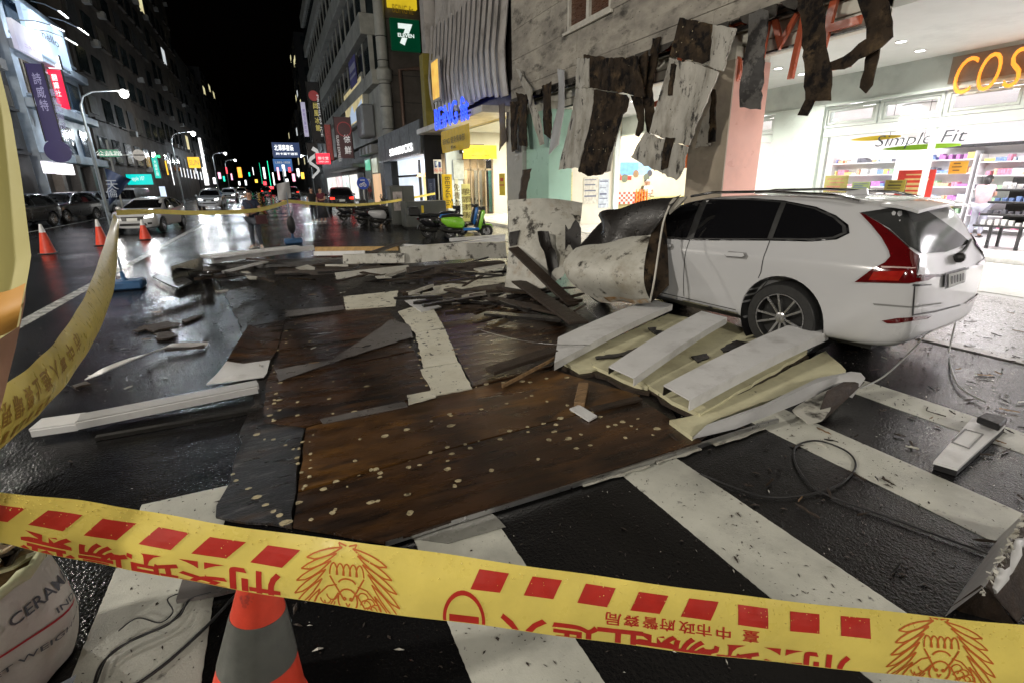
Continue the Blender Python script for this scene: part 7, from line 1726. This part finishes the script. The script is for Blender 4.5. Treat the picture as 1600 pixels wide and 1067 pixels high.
# u for a photo column along the tape
def u_of(px):
    xs = [a for a, _ in tp_]
    for i in range(len(xs)-1):
        if xs[i] <= px <= xs[i+1]: return (i+(px-xs[i])/(xs[i+1]-xs[i]))/(len(xs)-1)
def on_tape(surf, mb2, off=.0012):
    """map flat (u, v) vertices on the ribbon, cut at its edges"""
    bm = bmesh.new(); me = mb2.mesh('x'); bm.from_mesh(me)
    bmesh.ops.subdivide_edges(bm, edges=[e for e in bm.edges if e.calc_length() > .02], cuts=2, use_grid_fill=True)
    for co, no in (((0, .985, 0), (0, 1, 0)), ((0, .012, 0), (0, -1, 0))):
        bmesh.ops.bisect_plane(bm, geom=bm.verts[:]+bm.edges[:]+bm.faces[:], plane_co=co, plane_no=no, clear_outer=True)
    for v in bm.verts:
        p, n = surf(min(1, max(0, v.co.x)), v.co.y); v.co = p+n*off
    out = MB(); bm.verts.index_update(); out.v = [v.co.copy() for v in bm.verts]; out.f = [tuple(v.index for v in f.verts) for f in bm.faces]; bm.free(); return out
def quad_uv(pts): return MB().add([(u, v, 0) for u, v in pts], [tuple(range(len(pts)))])
def squares(cols, v0=.13, v1=.46, w=50, slant=14):
    for px in cols:
        q = [(u_of(px-w/2+slant), v0), (u_of(px+w/2+slant), v0), (u_of(px+w/2-slant), v1), (u_of(px-w/2-slant), v1)]
        obj('red_square', on_tape(sf_, quad_uv(q)), tape_red, nt_)
squares([10, 93, 178, 263, 348, 434], .2, .5, 52, 14)
squares([765, 848, 931, 1013, 1092], .13, .42, 46, 7); squares([1174, 1254, 1334], .13, .42, 46, 1)
def glyph(ch, px, vc, wpx, hv, name='character', bold=.02, up=-1):
    me = text_mesh(ch, 1, bold, 0, 3)
    xs = [v.co.x for v in me.vertices]; ys = [v.co.y for v in me.vertices]
    if not xs: return
    mx, my = (min(xs)+max(xs))/2, (min(ys)+max(ys))/2; sx, sy = max(xs)-min(xs), max(ys)-min(ys); s_ = max(sx, sy)
    mb = MB(); q = []
    for v in me.vertices:
        a = (v.co.x-mx)/s_*wpx; b = (v.co.y-my)/s_*hv
        q.append((u_of(min(1679, max(-59, px-a))), vc+b, 0))   # turned half round: upside down as in the place
    mb.add(q, [tuple(p.vertices) for p in me.polygons]); bpy.data.meshes.remove(me)
    obj(name, on_tape(sf_, mb), tape_red, nt_)
for ch, px in zip('刑案現場禁止進入', (1290, 1222, 1150, 1085, 1022, 968, 898, 818)): glyph(ch, px, 1.04, 72, .62)
for ch, px in zip('刑案現場禁', (404, 322, 245, 165, 78)): glyph(ch, px, .9, 82, .6)
for ch, px in zip('臺中市政府警察局', (1170, 1128, 1098, 1072, 1042, 1015, 985, 957)): glyph(ch, px, .585, 25, .2, bold=.012)
# no entry mark
ring = MB(); N_ = 40
for k in range(N_):
    a0, a1 = 2*math.pi*k/N_, 2*math.pi*(k+1)/N_
    def rp(a, r_): return (u_of(725+r_*33*math.cos(a)), .93+r_*.48*math.sin(a))
    ring.add([(*rp(a0, .85), 0), (*rp(a1, .85), 0), (*rp(a1, 1), 0), (*rp(a0, 1), 0)], [(0, 1, 2, 3)])
obj('no_entry_ring', on_tape(sf_, ring), tape_red, nt_)
obj('no_entry_bar', on_tape(sf_, quad_uv([(u_of(702), .86), (u_of(748), .86), (u_of(748), .99), (u_of(702), .99)])), tape_red, nt_)
# winged emblem, line drawing
orange_ink = pm('orange_tape_print', (.55, .13, .02), .45, 0, .1, 10)
def emblem(cx, cv, s_):
    ln = []
    def P(x, y): return (u_of(cx+x*s_), cv+y*s_/88)
    def path(pts, w=2.4):
        m = MB()
        for (a, b), (c, d) in zip(pts, pts[1:]):
            L = math.hypot(c-a, d-b) or 1; nx, ny = -(d-b)/L*w/2, (c-a)/L*w/2
            m.add([(*P(a+nx, b+ny), 0), (*P(c+nx, d+ny), 0), (*P(c-nx, d-ny), 0), (*P(a-nx, b-ny), 0)], [(0, 1, 2, 3)])
        ln.append(m)
    arc = lambda cx_, cy_, rx, ry, a0, a1, n=10: [(cx_+rx*math.cos(math.radians(a0+(a1-a0)*k/n)), cy_+ry*math.sin(math.radians(a0+(a1-a0)*k/n))) for k in range(n+1)]
    def feather(b, t, w):
        bx, by = b; tx, ty = t; dx, dy = tx-bx, ty-by; L = math.hypot(dx, dy); nx, ny = -dy/L*w, dx/L*w
        left = [(bx+dx*u+nx*math.sin(u*2.6)*.9, by+dy*u+ny*math.sin(u*2.6)*.9) for u in (0, .2, .4, .6, .8, 1)]
        right = [(bx+dx*u-nx*.55*math.sin(u*2.9), by+dy*u-ny*.55*math.sin(u*2.9)) for u in (1, .8, .6, .4, .2, 0)]
        left[-1] = right[0] = t
        path(left+right[1:], 2)
    for s in (-1, 1):
        for (b, t) in (((8,-42), (62,-24)), ((16,-34), (70,-8)), ((24,-24), (78,10)), ((32,-12), (82,30)), ((38,2), (82,48)), ((42,18), (74,62))): feather((s*b[0], b[1]), (s*t[0], t[1]), 6 if s > 0 else -6)
        for k in range(3):
            for q in range(3): path(arc(s*(24+k*10+q*4), 24+k*7+q*10, 8, 8, 180 if s > 0 else 0, 360 if s > 0 else 180, 7), 1.8)
        path([(s*16, 8), (s*30, 12), (s*48, 30), (s*62, 62)], 2); path([(s*14, 20), (s*30, 44), (s*48, 66)], 2)
        path([(s*2, -44), (s*14, -47), (s*10, -40)], 2)
    for k in range(5): path(arc(-20+k*10, -6, 6, 16, 180, 360), 2); 
    path([(-26, -4), (-14, 16), (-6, 30)]); path([(26, -4), (14, 16), (6, 30)])
    path(arc(0, 30, 15, 17, 0, 360, 16)); path(arc(0, 8, 14, 10, 200, 340))
    path(arc(-5, 28, 2, 2, 0, 360, 6), 2.5); path(arc(5, 28, 2, 2, 0, 360, 6), 2.5); path([(-3, 34), (0, 40), (3, 34)], 2)
    whole = MB()
    for m in ln: whole.add(m.v, m.f)
    obj('emblem', on_tape(sf_, whole), orange_ink, nt_)
emblem(545, .55, .98); emblem(1462, .52, .98)
# rain drops on the upper edge
drp = MB()
for _ in range(650):
    u = R(.02, .98); v = min(.97, abs(random.gauss(0, .2))+.01); p, n = sf_(u, v); drp.ball(p+n*.0004, R(.0006, .0016), 6, 4)
wd = bpy.data.materials.new('water_drop'); wd.use_nodes = True; wb_ = wd.node_tree.nodes['Principled BSDF']; wb_.inputs['Base Color'].default_value = (.85, .7, .2, 1); wb_.inputs['Roughness'].default_value = .08
obj('rain_drop', drp, wd, nt_, kind='stuff', smooth=1)

# ---- left tape sweeping up to the flag stand
LT = [(-70,640,.95), (0,606,1.02), (60,560,1.25), (105,508,1.7), (136,455,2.6), (157,400,4.5), (170,360,7.5), (178,334,11.3)]
LB_ = [(-70,745,.95), (0,700,1.02), (68,640,1.25), (124,570,1.7), (160,505,2.6), (180,440,4.5), (184,385,7.5), (186,350,11.3)]
t2_, s2_ = ribbon([PD(x, y, d) for x, y, d in LT], [PD(x, y, d) for x, y, d in LB_], 'yellow police tape sweeping from the left edge up to the flag stand', 90, bulge=.018)
back = obj('fold', MB().grid(lambda u, v: s2_(u, .55+v*.47)[0]+s2_(u, .5)[1]*(-.012+.03*v*(1-v)), 90, 5), yellow_tape, t2_, smooth=.9)
old = sf_, u_of
brown_ink = pm('faded_tape_print', (.42, .24, .04), .45, 0, .2, 10)
def on2(mb2): return on_tape(s2_, mb2)
for k in range(9):
    u = .05+k*.028; obj('red_square', on2(quad_uv([(u, .72), (u+.012, .72), (u+.008, .9), (u-.004, .9)])), brown_ink, t2_)
for i, ch in enumerate('刑案現場禁止進入臺中市'):
    me = text_mesh(ch, 1, .02, 0, 3); uc = .06+i*.036
    xs = [v.co.x for v in me.vertices]; ys = [v.co.y for v in me.vertices]
    m = MB().add([(uc-(v.co.x-(min(xs)+max(xs))/2)*.028, .4+(v.co.y-(min(ys)+max(ys))/2)*.42, 0) for v in me.vertices], [tuple(p.vertices) for p in me.polygons]); bpy.data.meshes.remove(me)
    obj('character', on2(m), brown_ink, t2_)
# far lengths of the tape
def far_tape(P, w, label):
    pts = [V(p) for p in P]
    return ribbon([p+V((0, 0, w/2)) for p in pts], [p-V((0, 0, w/2)) for p in pts], label, 40)[0]
f0 = PD(182, 333, 11.3); f1 = PD(310, 333, 13.2); f2 = PD(400, 329, 14.8); f3 = PD(452, 315, 16.3)
far_tape([f0, PD(240, 331, 12.2), f1, f2, f3], .11, 'yellow police tape strung from the flag stand to the far stand in the road')
far_tape([f3, PD(530, 321, 18), PD(600, 317, 20.5), PD(680, 303, 25.8)], .1, 'yellow police tape strung from the far stand to the parking sign post')
# ---- hanging loop of tape close to the camera at the left edge
def bf(u, v):
    d = .5
    L_ = [(-90,20),(-90,200),(-90,330),(-90,430),(-90,520),(-90,590)]; R_ = [(-14,55),(18,185),(33,275),(42,345),(49,402),(30,510)]
    k = u*5; i = min(int(k), 4); a = L_[i][0]+(L_[i+1][0]-L_[i][0])*(k-i); b = L_[i][1]+(L_[i+1][1]-L_[i][1])*(k-i); c = R_[i][0]+(R_[i+1][0]-R_[i][0])*(k-i); e = R_[i][1]+(R_[i+1][1]-R_[i][1])*(k-i)
    return PD(a+(c-a)*v, b+(e-b)*v, d+.03*math.sin(v*3)-.04*max(0, u-.75))
rc = pm('yellow_raincoat', (.46, .42, .16), .55, 0, .05, 5, .1, 14)
# person in a yellow raincoat at the left edge, arm raised, mostly outside the frame
pc = PD(-150, 560, .62)
rp = thing('person', 'person in a yellow raincoat at the left edge of the picture, arm raised', 'person', (pc.x, pc.y, 0))
slv = obj('sleeve', MB().grid(bf, 24, 10, (-.02, .05, 0)), rc, rp, smooth=.9)
obj('cuff_fold', MB().grid(lambda u, v: PD(-60+100*v-14*u*v, 440+70*u+18*math.sin(v*3), .49-.02*math.sin(u*3)), 8, 8, None), pm('orange_fold_shade', (.6,.3,.06), .6, 0, .08, 5), rp, smooth=.9)  # orange shade below the sleeve, painted as a fold of its own
base_p = V((pc.x-.22, pc.y-.02, 0))
J = {k: V(v)*1.0+base_p for k, v in BASE.items()}
J['shr'] = base_p+V((.17, 0, 1.4)); J['elr'] = PD(-20, 420, .55); J['wrr'] = PD(-95, 190, .55); J['har'] = PD(-100, 110, .56)
nm_ = list(J); ix = {n: i for i, n in enumerate(nm_)}
bme = skin_mesh([J[n] for n in nm_], [(ix[a], ix[b]) for a, b in LINKS], [RADI[n] for n in nm_])
hb_ = bmesh.new(); hb_.from_mesh(bme); fg = MB(); w_, h_ = V(J['wrr']), V(J['har']); d_ = (h_-w_).normalized()
for k in range(4): o = h_+V((.018*(k-1.5), 0, 0)); fg.tube([o, o+d_*.03, o+d_*.055+V((0, -.02, 0)), o+d_*.06+V((0, -.045, 0))], [.009, .0085, .008, .006], 6)
fg.tube([w_+d_*.03, w_+d_*.05+V((.03, -.02, 0)), w_+d_*.08+V((.03, -.04, 0))], [.011, .01, .008], 6)
hb_.from_mesh(fg.mesh('x')); bme2 = bpy.data.meshes.new('body'); hb_.to_mesh(bme2); hb_.free(); bme2.materials.append(skin_m)
o = bpy.data.objects.new('body', bme2); COL.objects.link(o); attach(o, rp)
ct = skin_mesh([J[n] for n in ('pelvis','waist','chest','neck','shl','ell','shr','hil','hir')], [(0,1),(1,2),(2,3),(2,4),(4,5),(2,6),(0,7),(0,8)], [(.2,.17),(.18,.15),(.2,.15),.08,.09,.07,.09,.14,.14])
ct.materials.append(rc); o = bpy.data.objects.new('raincoat', ct); COL.objects.link(o); attach(o, rp)
tr_ = skin_mesh([J[n] for n in ('pelvis','hil','knl','anl','hir','knr','anr')], [(0,1),(1,2),(2,3),(0,4),(4,5),(5,6)], [.15,.11,.08,.06,.11,.08,.06])
tr_.materials.append(jean); o = bpy.data.objects.new('trousers', tr_); COL.objects.link(o); attach(o, rp)
obj('hair', MB().ball(J['skull']+V((0, -.01, .03)), .1, 14, 8), hair_m, rp, smooth=1)

# ---- sack of debris at the lower left
sack_m = pm('white_woven_sack', (.58, .57, .53), .6, 0, .06, 9, .25, 60, dirt=(((.42, .42, .36), 3, .5, .75),))
sx = G(-50, 992, .25)
sk_t = thing('debris_sack', 'white woven sack with red and blue print, full of wood scraps, lower left corner', 'sack', (sx.x, sx.y, 0))
def sackp(a, h):                                    # angle, height 0..1
    r_ = (.24+.07*math.sin(min(1, h)*math.pi*.8))*(1+.05*math.sin(3*a+h*4)+.03*math.sin(7*a-h*6))
    return V((sx.x+r_*math.cos(a), sx.y+r_*.9*math.sin(a), .01+.5*h))
obj('sack_cloth', MB().grid(lambda u, v: sackp(u*2*math.pi, v), 48, 16), sack_m, sk_t, smooth=.9)
obj('rolled_rim', MB().tube([sackp(k/30*2*math.pi, 1)+V((0, 0, .01*math.sin(k*1.9))) for k in range(31)], [.02+.006*math.sin(k*2.3) for k in range(31)], 8, False), pm('cream_rim_cloth', (.55,.56,.36), .65, 0, .1, 12, .2), sk_t, smooth=.9)
fill = MB(); 
obj('fill_mound', MB().ball((sx.x, sx.y, .45), .25, 18, 8, (1, .9, .42)), raw_wood, sk_t, smooth=1)
for k in range(70):
    a = R(0, 6.28); r_ = R(0, .2); p = V((sx.x+r_*math.cos(a), sx.y+r_*.85*math.sin(a), .57-.55*r_*.5+R(-.01, .03))); d = V((R(-1, 1), R(-1, 1), R(-.35, .45))).normalized()*R(.05, .12); e = d.cross(V((R(-.3, .3), R(-.3, .3), 1))).normalized()*R(.02, .05)
    obj('wood_scrap', MB().plate([p-d, p-d*.2+e, p+d, p+d*.1-e], (0, 0, -.012)), [pm('pale_brown_scrap', (.42,.31,.18), .6, 0, .2, 8), cream_board, pm('pale_brown_scrap', (.42,.31,.18)), rot_wood, cream_board][k % 5], sk_t)
ink_r = pm('sack_red_ink', (.42,.02,.03), .55); ink_b = pm('sack_blue_ink', (.1,.16,.36), .55); ink_k = pm('sack_dark_ink', (.09,.1,.12), .55)
def on_sack(s_, a0, h0, da, dh, m, nm='print', bold=.01):
    me = text_mesh(s_, 1, bold, 0, 3); xs = [v.co.x for v in me.vertices]; ys = [v.co.y for v in me.vertices]
    X0, X1, Y0, Y1 = min(xs), max(xs), min(ys), max(ys); mb = MB()
    for v in me.vertices:
        a = a0+(v.co.x-X0)/(X1-X0)*da; h = h0+(v.co.y-Y0)/(Y1-Y0)*dh; p = sackp(a, h); mb.v.append(p+(p-V((sx.x, sx.y, p.z))).normalized()*.004)
    mb.f = [tuple(p.vertices) for p in me.polygons]; bpy.data.meshes.remove(me); obj(nm, mb, m, sk_t)
on_sack('IMD CERAMAN', -1.25, .74, 1.5, .09, ink_k); on_sack('INDUSTRY', -.35, .6, .8, .05, ink_k); on_sack('NET WEIGHT 25 KG', -1.2, .38, 1.7, .05, ink_k)
def band(a0, a1, h0, h1, m, nm='printed_band', f=lambda u: 0):
    obj(nm, MB().grid(lambda u, v: (lambda p: p+(p-V((sx.x, sx.y, p.z))).normalized()*.003)(sackp(a0+(a1-a0)*u, h0+f(u)+(h1-h0)*v)), 24, 3), m, sk_t)
band(-1.6, .6, .55, .57, ink_r); band(-2.0, -1.1, .44, .52, ink_r, f=lambda u: .1*u); band(-1.75, -1.1, .86, .96, ink_b)

# ---- flag stands with water filled blue bases
blue_base = pm('dusty_blue_base', (.04, .11, .24), .5, 0, .1, 6)
def flag_stand(gx, gy, h, label, flag_pts, fm, w=.5, txt_=None):
    p = G(gx, gy); t = thing('flag_stand', label, 'flag stand', (p.x, p.y, 0))
    obj('base', MB().box(p.x-w/2, p.x+w/2, p.y-w*.35, p.y+w*.35, .004, .17), blue_base, t, bevel=.035, smooth=.7)
    obj('collar', MB().lathe([(.07, .16), (.06, .2), (.035, .22), (.03, .34)], (p.x, p.y, 0), n=14), blue_base, t, smooth=.7)
    obj('pole', MB().tube([(p.x, p.y, .3), (p.x, p.y, h)], .016, 8), pm('grey_blue_pole', (.25,.3,.36), .4, .3), t)
    return t, p
t, p = flag_stand(197, 452, 2.62, 'blue water base with a pole and a navy triangular flag, tape tied to it', None, None, .62)
fl = lambda u, v: (lambda a, b: a.lerp(b, v))(PY(163+42*u, 263+18*u, p.y+.0).lerp(PY(163+42*u, 263+18*u, p.y), 0), PY(172+(205-172)*u*1.0, 322-40*u, p.y))+V((0, .05*math.sin(u*7+v*5), 0))
navy_flag = pm('navy_flag_cloth', (.035, .06, .14), .65, 0, .2, 5, .1, 15)
obj('flag', MB().grid(fl, 14, 10, (0, .006, 0)), navy_flag, t, smooth=.9)
for ch, u, v in (('天', .28, .5), ('倫', .22, .75)):
    q = V(fl(u, v)); text(ch, q+V((0, -.08, 0)), (1, 0, 0), (0, 0, 1), .16, pm('pale_flag_print', (.4,.46,.56), .6), t)
t, p = flag_stand(459, 381, 2.35, 'far blue water base with a pole and a pale grey flag in the road', None, None, .55)
fl2 = lambda u, v: PY(432+20*u+(v*3), 284+26*v+4*(1-u), p.y)+V((0, .04*math.sin(u*6+v*3), 0))
obj('flag', MB().grid(fl2, 8, 8, (0, .006, 0)), pm('pale_flag_cloth', (.36,.36,.37), .65, 0, .1, 6), t, smooth=.9)
solo('hanging_bag', MB().ball(PY(455, 352, p.y-.05), .17, 12, 8, (.75, .5, 1.7)).tube([PY(455, 338, p.y-.05), PY(457, 330, p.y-.05)], .02, 6), pm('black_bag', (.02,.02,.022), .6, 0, .2, 8), 'black bag hanging on the pole of the far flag stand', 'bag', smooth=1)
